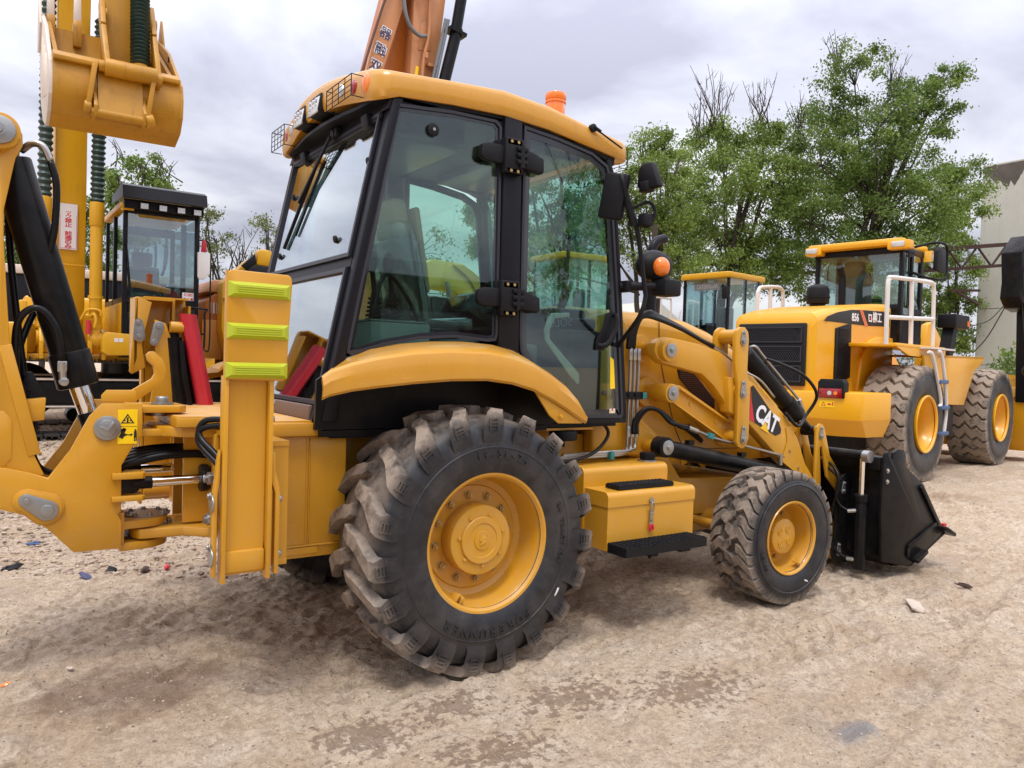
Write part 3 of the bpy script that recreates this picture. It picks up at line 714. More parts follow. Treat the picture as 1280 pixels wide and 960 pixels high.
def loader_side(sy):
    Y = lambda v: sy * v
    b = B(); b.prism([(1.72, 1.508), (1.56, 1.535), (1.50, 1.565), (1.472, 1.61), (1.480, 1.662), (1.52, 1.692), (1.58, 1.703), (1.64, 1.700), (1.89, 1.670), (2.08, 1.630), (2.22, 1.565), (2.22, 1.18), (2.14, 1.30), (2.04, 1.395), (1.92, 1.472)], Y(.70), Y(.62), bev=.010, seg=2)
    for x, z, r in ((1.57, 1.62, .085),): b.cyl((x, Y(.61), z), (x, Y(.745), z), r * .86, n=32, bev=.005)
    up_ = b.out('upper_lever', 'yellow', BL)
    z = B(); pin(z, 1.57, 1.62, Y(.746), sy, .046); z.out('pivot_pin', 'zinc', up_)
    b = B()
    b.prism([(1.66, 1.30), (1.70, 1.40), (1.76, 1.395), (2.25, 1.165), (2.25, 1.00), (2.19, 1.005), (1.74, 1.27)], Y(.60), Y(.655), bev=.004)
    b.beam((1.74, Y(.66), 1.375), (2.26, Y(.66), 1.135), .05, .012); b.beam((1.68, Y(.66), 1.285), (2.24, Y(.66), 1.005), .05, .012)
    b.bolt((1.86, Y(.656), 1.27), (0, sy, 0), .009, .006); b.bolt((2.12, Y(.656), 1.15), (0, sy, 0), .009, .006)
    lo_ = b.out('lower_lever', 'yellow', BL)
    z = B(); pin(z, 1.63, 1.345, Y(.716), sy, .048); z.out('pivot_pin', 'zinc', lo_)
    b = B()
    for ya, yb in ((.775, .745), (.60, .57)):
        b.prism([(2.150, 1.735), (2.165, 1.775), (2.20, 1.80), (2.245, 1.80), (2.28, 1.77), (2.29, 1.72), (2.285, 1.50), (2.315, 1.40), (2.325, 1.20), (2.325, 1.04), (2.30, .985), (2.26, .968), (2.215, .985), (2.20, 1.02), (2.195, 1.40), (2.155, 1.55)], Y(ya), Y(yb), bev=.006)
    for x, zz_ in ((2.225, 1.735), (2.24, 1.37), (2.258, 1.045)): b.cyl((x, Y(.58), zz_), (x, Y(.745), zz_), .05, n=20)
    ln = b.out('link_plate', 'yellow', BL)
    z = B(); keeper(z, 2.225, 1.705, Y(.776), sy, PI / 2, .055); keeper(z, 2.243, 1.345, Y(.776), sy, PI / 2, .075); keeper(z, 2.262, 1.035, Y(.776), sy, PI / 2, .075); z.out('pin_keeper', 'zinc', ln)
    # main arm
    b = B(); b.prism([(2.14, 1.46), (2.36, 1.44), (2.50, 1.38), (2.80, 1.17), (2.93, 1.02), (3.04, .82), (3.20, .66), (3.39, .44), (3.50, .20), (3.55, .07), (3.44, .06), (3.34, .36), (3.14, .56), (2.98, .72), (2.78, .84), (2.38, 1.13), (2.16, 1.22)], Y(.735), Y(.645), bev=.010)
    b.prism([(2.74, .86), (2.80, 1.0), (2.78, 1.10), (2.84, 1.12), (3.02, .83), (2.98, .73)], Y(.741), Y(.737), bev=.001, seg=1)
    am = b.out('loader_arm', 'yellow', BL)
    z = B(); z.bolt((2.83, Y(.742), .93), (0, sy, 0), .008, .006); z.bolt((2.94, Y(.742), .80), (0, sy, 0), .008, .006); z.out('arm_bolt', 'nut', am)
    lp = [(2.372, 1.392), (2.40, 1.405), (2.55, 1.27), (2.70, 1.135), (2.728, 1.09), (2.722, 1.06), (2.665, 1.045), (2.375, 1.165)]
    z = B(); z.prism(lp, Y(.7355), Y(.7375)); dec = z.out('logo_panel', 'ink', am)
    z = B(); z.prism([(2.3745, 1.385), (2.372, 1.165), (2.425, 1.144), (2.385, 1.30)], Y(.7378), Y(.7385)); z.out('logo_stripe', 'redink', dec)
    if sy < 0:
        text('CAT', .165, frame(V(2.560, -.7392, 1.165), (1, 0, -.50), (.22, 0, 1)), 'whiteink', dec, ext=.0006, bold=.006, sx_=.80)
        z = B(); z.prism([(2.485, 1.105), (2.585, 1.062), (2.548, 1.148)], -.7405, -.7412); z.out('logo_triangle', 'yellowink', dec)
    # bellcrank: A-shaped pair of plates
    b = B()
    for ya, yb in ((.76, .742), (.60, .582)):
        b.prism([(3.115, 1.06), (3.125, 1.10), (3.16, 1.125), (3.20, 1.115), (3.225, 1.08), (3.30, .88), (3.56, .62), (3.54, .56), (3.47, .55), (3.27, .72), (3.20, .95), (3.17, .95), (3.20, .66), (3.12, .64)], Y(ya), Y(yb), bev=.004)
    b.cyl((3.17, Y(.6), 1.075), (3.17, Y(.742), 1.075), .03, n=16)
    bc = b.out('bellcrank', 'yellow', BL)
    z = B(); keeper(z, 3.172, 1.03, Y(.761), sy, PI / 2, .06, .024); z.out('pin_keeper', 'zinc', bc)
    # tilt cylinder
    d0, d1 = V(2.24, Y(.66), 1.735), V(3.17, Y(.66), 1.065); dd = (d1 - d0).normalized()
    b = B(); b.cyl(d0 + dd * .18, d0 + dd * .90, .062, n=32, bev=.006); b.cyl(d0 + dd * .78, d0 + dd * .95, .070, n=32, bev=.008); b.cyl(d0 + dd * .02, d0 + dd * .2, .04, n=20)
    b.cyl((2.23, Y(.60), 1.74), (2.23, Y(.72), 1.74), .045, n=24); b.cyl((3.17, Y(.61), 1.065), (3.17, Y(.72), 1.065), .04, n=24); b.cyl(d1 - dd * .14, d1, .034, n=20)
    tc_ = b.out('tilt_cylinder', 'black', BL)
    z = B(); z.cyl(d0 + dd * .90, d1 - dd * .1, .024, n=20); z.out('cylinder_rod', 'chrome', tc_)
    nn = V(dd.z, 0, -dd.x) * -1; off = nn * .085 + V(0, Y(.03), 0)
    z = B(); z.tube([d0 + dd * .20 + nn * .06, d0 + dd * .22 + off, d0 + dd * .35 + off, d0 + dd * .85 + off], .010, n=10); z.cyl(d0 + dd * .86 + off, d0 + dd * .95 + off * .7, .018, n=10)
    z.tube([(2.34, Y(.70), 1.50), (2.45, Y(.755), 1.44), (2.62, Y(.75), 1.32)], .008, n=8); z.out('steel_line', 'steelpipe', tc_)
    z = B(); z.tube([d0 + dd * .36 + off, d0 + dd * .5 + off * 1.7, d0 + dd * .75 + off * 2.6, d0 + dd * .97 + off * 2.4, d0 + dd * 1.02 + off * .6, d0 + dd * .9 - nn * .12 + V(0, Y(.09), 0), d0 + dd * .72 - nn * .13 + V(0, Y(.09), 0)], .0125, n=10); z.out('hydraulic_hose', 'rubberhose', tc_)
    # lift cylinder
    b = B(); b.cyl((1.56, Y(.70), 1.0), (2.95, Y(.70), .735), .055, n=32, bev=.005); b.cyl((1.57, Y(.655), 1.0), (1.57, Y(.745), 1.0), .066, n=32, bev=.004)
    b.box((1.82, Y(.70), 1.02), (.05, .04, .03)); b.box((2.35, Y(.70), .92), (.05, .04, .03)); lc = b.out('lift_cylinder', 'black', BL)
    z = B(); pin(z, 1.57, 1.0, Y(.746), sy, .048); z.out('pivot_pin', 'zinc', lc)
    z = B(); z.tube([(1.76, Y(.72), 1.125), (1.90, Y(.73), 1.085), (2.05, Y(.735), 1.04), (2.72, Y(.735), .905), (2.74, Y(.73), .87)], .009, n=10, smooth=3); z.cyl((2.735, Y(.735), .83), (2.735, Y(.735), .915), .016, n=12); z.cyl((1.78, Y(.72), 1.12), (1.86, Y(.725), 1.095), .017, n=10); z.out('steel_line', 'steelpipe', lc)
    z = B(); z.box((1.98, Y(.735), 1.063), (.05, .03, .035), (0, .25, 0)); z.out('line_clip', 'teal', lc)
loader_side(-1); loader_side(1)
b = B(); b.cyl((3.17, -.6, 1.02), (3.17, .6, 1.02), .0, n=6) if 0 else None
b.cyl((2.95, -.645, .92), (2.95, .645, .92), .07, n=24); b.out('arm_cross_tube', 'yellow', BL)

# hoses over the hood side and steel lines up the tower
for k in range(4):
    o = k * .017
    b = B(); b.tube([(1.335 + o, -.60, 1.62), (1.335 + o, -.61, 1.70 + o * .5), (1.37 + o * .9, -.62, 1.785 + o * .5), (1.46 + o * .5, -.62, 1.832 + o * .6), (1.60, -.62 + o * .5, 1.815 + o * .6), (1.80, -.62 + o * .5, 1.765 + o * .4), (2.02, -.62 + o * .5, 1.69 + o * .3), (2.12, -.63 + o * .4, 1.655 + o * .3)], .0135, n=10)
    b.out('hydraulic_hose', 'rubberhose', BL)
b = B()
for k in range(3): b.cyl((2.10, -.63 + k * .02, 1.66), (2.17, -.65 + k * .02, 1.625), .017, n=8); b.tube([(2.16, -.65 + k * .02, 1.63), (2.24, -.68, 1.57), (2.33, -.70, 1.50)], .009, n=8)
b.out('hose_fitting', 'steelpipe', BL)
for k in range(3):
    x = 1.360 + k * .036
    b = B(); b.tube([(x, -.60, 1.62), (x - .004, -.602, 1.30), (x - .008, -.604, 1.08), (x - .012, -.604, .985 + k * .012), (x - .06, -.62, .955 + k * .012), (x - .3, -.63, .95 + k * .012), (x - .62, -.63, .945 + k * .012)], .0105, n=10, smooth=4)
    b.cyl((x, -.60, 1.55), (x, -.60, 1.625), .018, n=6, bev=.002); b.cyl((x, -.604, 1.06), (x, -.604, 1.13), .017, n=6, bev=.002); b.out('steel_line', 'steelpipe', BL)
b = B(); b.box((1.34, -.605, 1.325), (.24, .035, .05), bev=.003); b.bolt((1.34, -.625, 1.33), (0, -1, 0), .010, .006); b.bolt((1.40, -.625, 1.33), (0, -1, 0), .010, .006); b.out('line_bracket', 'black', BL)
b = B(); b.box((1.475, -.605, 1.325), (.035, .045, .042), bev=.003); b.box((1.19, -.63, .955), (.03, .05, .05), bev=.003); b.out('line_clip', 'teal', BL)
for k in range(2):
    o = k * .028
    b = B(); b.tube([(1.385 + o, -.625, 1.08), (1.385 + o, -.63, 1.16), (1.44 + o, -.66, 1.24), (1.53 + o, -.69, 1.235 - o * .3), (1.62 + o, -.71, 1.16), (1.69 + o * .5, -.72, 1.14 - o * .4), (1.78, -.72, 1.125 - o * .4)], .0135, n=10); b.out('hydraulic_hose', 'rubberhose', BL)

# ---- tank, toolbox, steps
def rbox(b, x0, x1, y0, y1, z0, z1, r):
    """box whose top outer edge (towards y0) is rolled over"""
    pl = [(y1, z0), (y1, z1)]
    for i in range(7):
        a = PI / 2 + i / 6 * PI / 2; pl.append((y0 + r + math.cos(a) * r, z1 - r + math.sin(a) * r))
    pl.append((y0, z0)); b.prism(pl, x0, x1, 'x')
b = B(); rbox(b, .84, 1.52, -.80, -.47, .50, .915, .04); tank = b.out('fuel_tank', 'yellow', BL)
b = B(); b.cyl((1.44, -.70, .915), (1.44, -.70, .925), .062, n=28); b.out('filler_flange', 'zinc', tank)
b = B(); b.cyl((1.44, -.70, .925), (1.44, -.70, .972), .044, n=24, bev=.006)
for i in range(16): b.box((1.44 + math.cos(i * PI / 8) * .044, -.70 + math.sin(i * PI / 8) * .044, .948), (.006, .006, .036))
b.out('filler_cap', 'plastic', tank)
b = B(); rbox(b, .855, 1.545, -1.0, -.80, .47, .79, .012); tb = b.out('toolbox', 'yellow', BL)
b = B(); rbox(b, .850, 1.550, -1.006, -.792, .715, .800, .035); b.out('toolbox_lid', 'yellow', tb)
b = B(); b.cyl((1.18, -1.008, .735), (1.18, -1.018, .735), .017, n=16); b.tube([(1.172, -1.014, .665), (1.167, -1.022, .70), (1.18, -1.024, .725), (1.193, -1.022, .70), (1.188, -1.014, .665)], .0035, n=6)
b.box((1.18, -1.010, .645), (.022, .010, .07), bev=.002); b.box((1.18, -1.016, .66), (.028, .008, .012), bev=.002); b.box((1.18, -1.012, .60), (.030, .008, .018), bev=.002); b.out('latch', 'zinc', tb)
b = B(); b.box((1.170, -1.016, .583), (.012, .012, .03), (0, .2, 0), bev=.002); b.box((1.191, -1.016, .583), (.012, .012, .03), (0, -.2, 0), bev=.002); b.box((1.18, -1.016, .565), (.028, .010, .012)); b.out('latch_handle', 'redink', tb)
def step(x0, x1, y0, y1, z0, z1, nx, ny, par=None):
    b = B(); t = .008
    b.span((x0, y0, z0), (x1, y0 + t, z1)); b.span((x0, y1 - t, z0), (x1, y1, z1)); b.span((x0, y0 + t, z0), (x0 + t, y1 - t, z1)); b.span((x1 - t, y0 + t, z0), (x1, y1 - t, z1))
    b.span((x0 + t, y0 + t, z0), (x1 - t, y1 - t, z1 - .016))
    for i in range(nx):
        for j in range(ny):
            x = x0 + (i + .5) * (x1 - x0) / nx; y = y0 + (j + .5) * (y1 - y0) / ny
            b.lathe([(z1 - .016, .013), (z1 + .004, .0145), (z1 + .006, .012), (z1 - .002, .009), (z1 - .015, .008)], (x, y, 0), 'z', n=8)
    return b.out('step', 'plastic', BL)
step(.955, 1.395, -.975, -.86, .803, .825, 15, 4)
st = step(.86, 1.50, -1.155, -.985, .465, .515, 18, 5)
b = B(); b.span((1.08, -1.12, .44), (1.14, -.9, .463)); b.span((1.32, -1.12, .44), (1.40, -.9, .463)); b.cyl((1.11, -1.08, .42), (1.11, -1.08, .45), .009, n=8); b.out('step_bracket', 'black', st)
b = B(); b.cyl((.82, -.62, 1.06), (.82, -.62, 1.12), .085, n=24, bev=.01); b.cyl((.82, -.62, 1.02), (.82, -.62, 1.07), .012, n=8); b.out('cab_mount', 'plastic', BL)
b = B(); b.span((.60, -.66, 1.122), (1.02, -.46, 1.135)); b.out('mount_plate', 'yellow', BL)
b = B(); b.tube([(1.10, -.64, 1.17), (1.15, -.65, 1.10), (1.10, -.66, 1.03), (.98, -.68, .97), (.78, -.70, .94), (.5, -.66, .93)], .011, n=8); b.out('cable', 'rubberhose', BL)
# ---- exhaust
b = B(); b.cyl((1.86, -.25, 1.80), (1.86, -.25, 2.28), .042, n=20); b.tube([(1.86, -.25, 2.26), (1.86, -.25, 2.34), (1.90, -.25, 2.40), (1.98, -.25, 2.43)], .034, n=16); b.out('exhaust_pipe', 'cabblack', BL)

# ---- clam bucket
b = B()
sp_ = [(3.44, .13), (3.40, .50), (3.42, .86), (3.44, .93), (3.475, .945), (3.50, .93), (3.505, .88), (3.53, .88), (3.54, .93), (3.60, .955), (3.68, .945), (3.715, .90), (3.71, .83), (3.76, .79), (3.98, .67), (4.28, .33), (4.34, .285), (4.30, .255), (4.10, .165), (3.86, .065), (3.80, .05)]
for sy in (-1, 1): b.prism(sp_, sy * 1.125, sy * 1.10, bev=.004)
shell = [(3.46, .86), (3.43, .5), (3.47, .16), (3.60, .075), (3.84, .05), (4.28, .245)]
b.loft([[V(x, -1.10, z) for x, z in shell], [V(x, 1.10, z) for x, z in shell]])
b.loft([[V(x + .02, -1.10, z + .02) for x, z in shell], [V(x + .02, 1.10, z + .02) for x, z in shell]])
b.prism([(3.40, .90), (3.40, .80), (3.52, .80), (3.52, .90)], -1.098, 1.098, bev=.01)
b.cyl((3.35, -1.04, .905), (3.35, 1.04, .905), .034, n=20, bev=.004)
bk = b.out('bucket', 'black', BL)
b = B(); b.beam((3.93, -1.133, .66), (4.22, -1.133, .34), .016, .035, bev=.003); b.beam((3.78, -1.133, .20), (4.18, -1.133, .34), .016, .035, bev=.003); b.beam((3.78, -1.133, .20), (3.78, -1.133, .13), .014, .03, bev=.003)
b.box((4.33, -1.14, .275), (.16, .09, .03), (0, .42, 0), bev=.006); b.box((3.93, -1.14, .12), (.16, .07, .03), (0, -.42, 0), bev=.006); b.out('bucket_rib', 'black', bk)
b = B(); b.beam((3.84, -1.10, .055), (4.38, -1.10, .27), .05, .02, bev=.003); b.span((4.30, -1.10, .245), (4.39, 1.10, .262)); b.out('cutting_edge', 'black', bk)
b = B(); b.box((4.36, -1.10, .31), (.04, .03, .03)); b.out('edge_marker', 'redink', bk)
for sy in (-1, 1):
    b = B()
    for ya in (.60, .83): b.prism([(3.43, .06), (3.26, .10), (3.24, .16), (3.27, .30), (3.27, .60), (3.29, .69), (3.35, .74), (3.43, .76)], sy * ya, sy * (ya + .022), bev=.005)
    hb = b.out('bucket_bracket', 'black', bk)
    z = B(); keeper(z, 3.31, .155, sy * .853, sy, PI / 2, .06, .026); keeper(z, 3.34, .62, sy * .853, sy, PI / 2 - .1, .06, .024); z.out('pin_keeper', 'zinc', hb)
    z = B(); z.cyl((3.345, sy * 1.0, .06), (3.345, sy * 1.0, .60), .042, n=24, bev=.004); z.cyl((3.345, sy * 1.0, .56), (3.345, sy * 1.0, .615), .05, n=24, bev=.006)
    cc = z.out('clam_cylinder', 'black', bk)
    z = B(); z.cyl((3.345, sy * 1.0, .60), (3.345, sy * 1.0, .89), .0215, n=18); z.out('cylinder_rod', 'chrome', cc)
    z = B(); z.tube([(3.30, sy * .70, .85), (3.29, sy * .80, .80), (3.27, sy * .86, .72), (3.26, sy * .85, .60), (3.27, sy * .88, .52), (3.30, sy * .95, .48)], .011, n=8); z.tube([(3.29, sy * .74, .80), (3.28, sy * .86, .70), (3.26, sy * .83, .50), (3.25, sy * .81, .30), (3.27, sy * .86, .18), (3.31, sy * .95, .12)], .011, n=8); z.out('hydraulic_hose', 'rubberhose', cc)
    z = B(); z.cyl((3.29, sy * .93, .485), (3.33, sy * 1.0, .50), .016, n=8); z.cyl((3.30, sy * .93, .13), (3.33, sy * 1.0, .13), .016, n=8); z.cyl((3.38, sy * .68, .86), (3.29, sy * .70, .855), .012, n=8); z.bolt((3.46, sy * 1.127, .80), (0, sy, 0), .012); z.bolt((3.46, sy * 1.127, .72), (0, sy, 0), .012); z.out('hose_fitting', 'steelpipe', cc)
b = B(); b.cyl((3.345, -1.06, .90), (3.345, -1.01, .90), .045, n=20); b.out('tube_end', 'zinc', bk)

# ================================================================== rear: frame, stabilisers, swing post, boom
b = B()
for sy in (-1, 1): b.prism([(-1.0, .55), (-.56, .55), (-.56, 1.15), (-1.0, 1.15)], sy * .66, sy * .64, bev=.003)
b.span((-.76, -.662, .575), (-.755, -.664, 1.14)); b.span((-.60, -.64, .56), (-.58, .64, 1.14)); b.span((-.98, -.64, .55), (-.58, .64, .57))
b.span((-.92, -.668, .57), (-.70, -.64, .60))
rf_ = b.out('rear_frame', 'yellow', BL)
b = B(); b.tube([(-.92 + k_ * .02, -.664, .606 + .002 * (k_ % 2)) for k_ in range(18)], .005, n=6, smooth=0); b.tube([(-.745, -.664, .62 + k_ * .02) for k_ in range(26)], .0035, n=6, smooth=0); b.out('weld_bead', 'yellow', rf_)
b = B(); b.prism([(-1.07, -.92), (-.93, -.92), (-.93, .92), (-1.07, .92)], .60, .625, 'z', bev=.003)
for y in (-.90, -.55, .30, .62, .90): b.span((-1.07, y - .012, .62), (-.93, y + .012, 1.14))
for y0, y1 in ((-.90, -.30), (.34, .90)): b.span((-.955, y0, .63), (-.935, y1, 1.13))
b.span((-1.09, -.92, 1.118), (-.93, -.27, 1.14)); b.span((-1.09, .27, 1.118), (-.93, .92, 1.14))
b.span((-1.05, -.36, .63), (-.96, -.33, 1.13)); b.span((-1.10, -.335, .63), (-1.08, -.27, 1.12), bev=.004)
b.out('slide_frame', 'yellow', BL)
b = B(); b.prism([(-1.27, -.30), (-1.22, -.31), (-1.10, -.33), (-1.02, -.66), (-.56, -.66), (-.56, .9), (-1.05, .9), (-1.12, .33), (-1.22, .31), (-1.27, .30)], 1.152, 1.20, 'z', bev=.004); b.out('deck_edge', 'yellow', BL)
b = B(); b.prism([(-1.265, -.295), (-1.22, -.305), (-1.095, -.325), (-1.015, -.655), (-.57, -.655), (-.57, .89), (-1.045, .89), (-1.115, .325), (-1.22, .305), (-1.265, .295)], 1.201, 1.2035, 'z'); b.out('deck_plate', 'yellow_dusty', BL, label='deck plate coated with sand')
b = B(); b.span((-.95, -.70, 1.135), (-.70, -.66, 1.195), bev=.003); b.out('deck_bracket', 'yellow', BL)
# carriage with kingpost lugs
b = B()
b.prism([(-1.06, -.30), (-1.20, -.17), (-1.40, -.16), (-1.43, -.10), (-1.43, .10), (-1.40, .16), (-1.20, .17), (-1.06, .30)], .600, .648, 'z', bev=.008)
b.prism([(-1.06, -.30), (-1.24, -.26), (-1.33, -.15), (-1.35, 0), (-1.33, .15), (-1.24, .26), (-1.06, .30)], 1.100, 1.150, 'z', bev=.006)
b.span((-1.08, -.28, .648), (-1.05, .28, 1.10)); b.span((-1.2, -.13, .66), (-1.08, -.11, 1.09)); b.span((-1.2, .11, .66), (-1.08, .13, 1.09))
b.out('carriage', 'yellow', BL)
for i, (y, z_) in enumerate(((-.30, .90), (-.30, .70), (-.30, 1.03), (.24, .9), (.24, .7))):
    b = B(); b.cyl((-1.055, y, z_), (-1.14, y, z_), .020, n=10); b.cyl((-1.09, y, z_), (-1.125, y, z_), .032, n=6, bev=.003); b.out('clamp_bolt', 'zinc', BL)
b = B(); b.cyl((-1.13, -.165, .885), (-1.09, -.165, .885), .068, n=24, bev=.006); b.cyl((-1.13, .165, .885), (-1.09, .165, .885), .068, n=24, bev=.006); b.cyl((-1.10, -.165, .885), (-.80, -.165, .885), .055, n=20); b.cyl((-1.10, .165, .885), (-.80, .165, .885), .055, n=20); b.out('swing_cylinder', 'black', BL)
b = B(); b.cyl((-1.36, -.165, .878), (-1.12, -.165, .882), .026, n=20); b.cyl((-1.36, .165, .90), (-1.12, .165, .90), .024, n=20); b.out('cylinder_rod', 'chrome', BL)
b = B()
for sy, z_ in ((-1, .878), (1, .90)): b.cyl((-1.44, sy * .165, z_), (-1.35, sy * .165, z_), .031, n=18, bev=.003); b.prism([(-1.54, z_ - .045), (-1.42, z_ - .045), (-1.40, z_ - .02), (-1.40, z_ + .02), (-1.42, z_ + .045), (-1.54, z_ + .045)], sy * .14, sy * .195, bev=.01)
b.out('rod_end', 'black', BL)
# swing post
plate = [(-1.574, 1.262), (-1.404, 1.262), (-1.401, 1.106), (-1.422, 1.092), (-1.489, .969), (-1.487, .752), (-1.502, .739), (-1.485, .705), (-1.484, .575), (-1.681, .578), (-1.784, .694), (-1.87, .763), (-1.966, .799), (-2.16, .86), (-2.19, .92), (-2.14, .99), (-1.95, .98), (-1.86, .955), (-1.787, .926), (-1.70, 1.05), (-1.625, 1.205)]
b = B()
b.prism(plate, -.20, -.172, bev=.004); b.prism(plate, .20, .172, bev=.004)
b.span((-1.50, -.172, .59), (-1.47, .172, .74)); b.span((-1.44, -.172, 1.12), (-1.415, .172, 1.25))
b.prism([(-1.575, 1.268), (-1.425, 1.268), (-1.425, 1.315), (-1.44, 1.325), (-1.555, 1.325), (-1.577, 1.30)], -.178, -.17, bev=.004)
for z0, z1, xe in ((1.212, 1.248, -1.19), (1.098, 1.136, -1.20)):
    b.prism([(-1.42, -.168), (xe - .04, -.168), (xe, -.12), (xe, .12), (xe - .04, .168), (-1.42, .168)], z0 + .002, z1, 'z', bev=.004)
for z0, z1, xe in ((.656, .694, -1.25), (.552, .590, -1.25)):
    pl = [(-1.487, -.168)] + [(xe - .16 + math.sin(a) * .16, -math.cos(a) * .16) for a in np.linspace(0, PI, 13)] + [(-1.487, .168)]
    b.prism(pl, z0, z1, 'z', bev=.004)
for z0, z1 in ((.905, .935), (.80, .825)):
    for sy in (-1, 1): b.prism([(-1.487, sy * .10), (-1.40, sy * .10), (-1.385, sy * .12), (-1.385, sy * .21), (-1.40, sy * .225), (-1.53, sy * .225), (-1.53, sy * .201), (-1.487, sy * .201)], z0 + (.02 if sy > 0 else 0), z1 + (.02 if sy > 0 else 0), 'z', bev=.003)
sw = b.out('swing_post', 'yellow', BL)
b = B()
for z0 in (.649, .592): b.cyl((-1.345, 0, z0), (-1.345, 0, z0 + .006), .118, n=36)
b.cyl((-1.345, 0, .548), (-1.345, 0, .700), .07, n=24); b.cyl((-1.345, 0, .695), (-1.345, 0, .702), .11, n=36); b.cyl((-1.30, 0, 1.19), (-1.30, 0, 1.212), .06, n=30); b.cyl((-1.29, -.05, 1.249), (-1.29, -.05, 1.256), .055, n=30)
for i in range(16):
    a = i * PI / 8; b.bolt((-1.345 + math.cos(a) * .105, math.sin(a) * .105, .655), (0, 0, 1), .010, .012, False); b.bolt((-1.345 + math.cos(a) * .105, math.sin(a) * .105, .590), (0, 0, -1), .010, .012, False)
for i in range(8): a = i * PI / 4; b.bolt((-1.345 + math.cos(a) * .09, math.sin(a) * .09, .702), (0, 0, 1), .011, .012)
b.bolt((-1.29, -.05, 1.256), (0, 0, 1), .032, .032); b.out('kingpost_pin', 'zinc', sw)
b = B(); b.cyl((-1.552, -.201, 1.148), (-1.552, -.212, 1.148), .058, n=32, bev=.004); b.cyl((-1.552, -.212, 1.148), (-1.552, -.217, 1.148), .040, n=28, bev=.003); b.box((-1.56, -.219, 1.145), (.05, .006, .012), (0, .4, 0), bev=.002); b.box((-1.54, -.219, 1.155), (.016, .008, .05), (0, .7, 0), bev=.002); b.out('dump_pin', 'zinc', sw)
b = B()
pl = [(-1.86 + .0, .0)]
def tear(x, z, r0, x1, z1, r1, n=12):
    a = math.atan2(z1 - z, x1 - x); out = []
    for i in range(n + 1): t = a + PI / 2 + i / n * PI; out.append((x + math.cos(t) * r0, z + math.sin(t) * r0))
    for i in range(n + 1): t = a - PI / 2 + i / n * PI; out.append((x1 + math.cos(t) * r1, z1 + math.sin(t) * r1))
    return out
b.prism(tear(-1.795, .790, .075, -1.865, .830, .055), -.2015, -.212, bev=.005); b.prism(tear(-1.795, .790, .066, -1.865, .830, .046), -.212, -.222, bev=.004); b.out('pin_boss', 'yellow', sw)
b = B(); b.prism(tear(-1.790, .785, .046, -1.870, .835, .030), -.222, -.232, bev=.003); b.cyl((-1.790, -.232, .785), (-1.790, -.240, .785), .028, n=24, bev=.003); b.bolt((-1.868, -.232, .834), (0, -1, 0), .013, .012); b.out('pin_keeper', 'zinc', sw)
b = B(); b.box((-1.466, -.2012, 1.152), (.084, .0016, .162), bev=.0006, seg=1); stk = b.out('warning_sticker', 'sticker', sw)
b = B()
for q in ([(-1.496, 1.168), (-1.437, 1.168), (-1.4665, 1.214)],): b.ring(q, .005, -.2020, -.2026)
b.box((-1.4665, -.2023, 1.184), (.008, .0008, .026)); b.box((-1.480, -.2023, 1.182), (.010, .0008, .006)); b.box((-1.453, -.2023, 1.182), (.010, .0008, .006))
b.box((-1.466, -.2023, 1.1535), (.080, .0006, .0018))
for dx_, dz_, w_, h_, r_ in ((-.024, -.030, .018, .030, .0), (-.029, -.05, .020, .018, .5), (-.018, -.018, .016, .014, .3), (.0, -.043, .022, .005, 0), (.030, -.042, .013, .030, 0), (.030, -.022, .008, .009, 0), (.027, -.063, .005, .022, 0), (.034, -.063, .005, .022, 0)):
    b.box((-1.4665 + dx_ + .004, -.2023, 1.152 + dz_ + .005), (w_, .0008, h_), (0, r_, 0))
b.box((-1.475, -.2023, 1.114), (.008, .0008, .012), (0, .78, 0)); b.box((-1.450, -.2023, 1.114), (.008, .0008, .012), (0, .78, 0)); b.out('sticker_print', 'ink', stk)
# hook of the boom lock
b = B(); b.prism([(-1.474, 1.285), (-1.335, 1.375), (-1.322, 1.40), (-1.328, 1.44), (-1.355, 1.465), (-1.362, 1.495), (-1.345, 1.512), (-1.325, 1.512), (-1.285, 1.475), (-1.266, 1.425), (-1.272, 1.378), (-1.30, 1.34), (-1.405, 1.262)], -.02, .01, bev=.004); b.out('boom_lock_hook', 'yellow', BL)
# boom base beside the left edge
def bz(l): return l
bp = [(-2.30, .80), (-1.965, .835), (-1.80, .94), (-1.835, 1.02), (-1.862, 1.10), (-1.913, 1.35), (-1.939, 1.56), (-1.964, 1.974), (-1.965, 2.112), (-1.925, 2.34), (-1.898, 2.40), (-1.90, 2.45), (-1.935, 2.50), (-1.98, 2.515), (-2.30, 2.515)]
b = B(); b.prism(bp, -.170, -.150, bev=.005); b.prism(bp, .170, .150, bev=.005); b.span((-2.30, -.15, .95), (-2.25, .15, 2.5))
b.prism([(-2.3, .98), (-1.955, .98), (-1.925, 1.02), (-1.925, 1.19), (-1.955, 1.23), (-2.3, 1.24)], -.1715, -.174, bev=.002)
b.beam((-1.955, -.16, 1.52), (-1.838, -.16, 1.03), .030, .05, bev=.004)
b.cyl((-1.985, -.22, 2.44), (-1.985, .22, 2.44), .078, n=32, bev=.006)
bo = b.out('boom', 'yellow', BL)
b = B(); b.cyl((-1.985, -.220, 2.44), (-1.985, -.238, 2.44), .060, n=32, bev=.006); b.bolt((-1.99, -.238, 2.44), (0, -1, 0), .018, .012); b.out('pivot_pin', 'zinc', bo)
b = B(); b.prism([(-1.872, 1.175), (-1.80, 1.185), (-1.795, 1.285), (-1.872, 1.277)], -.14, .10, bev=.004); b.out('boom_stop', 'yellow', bo)
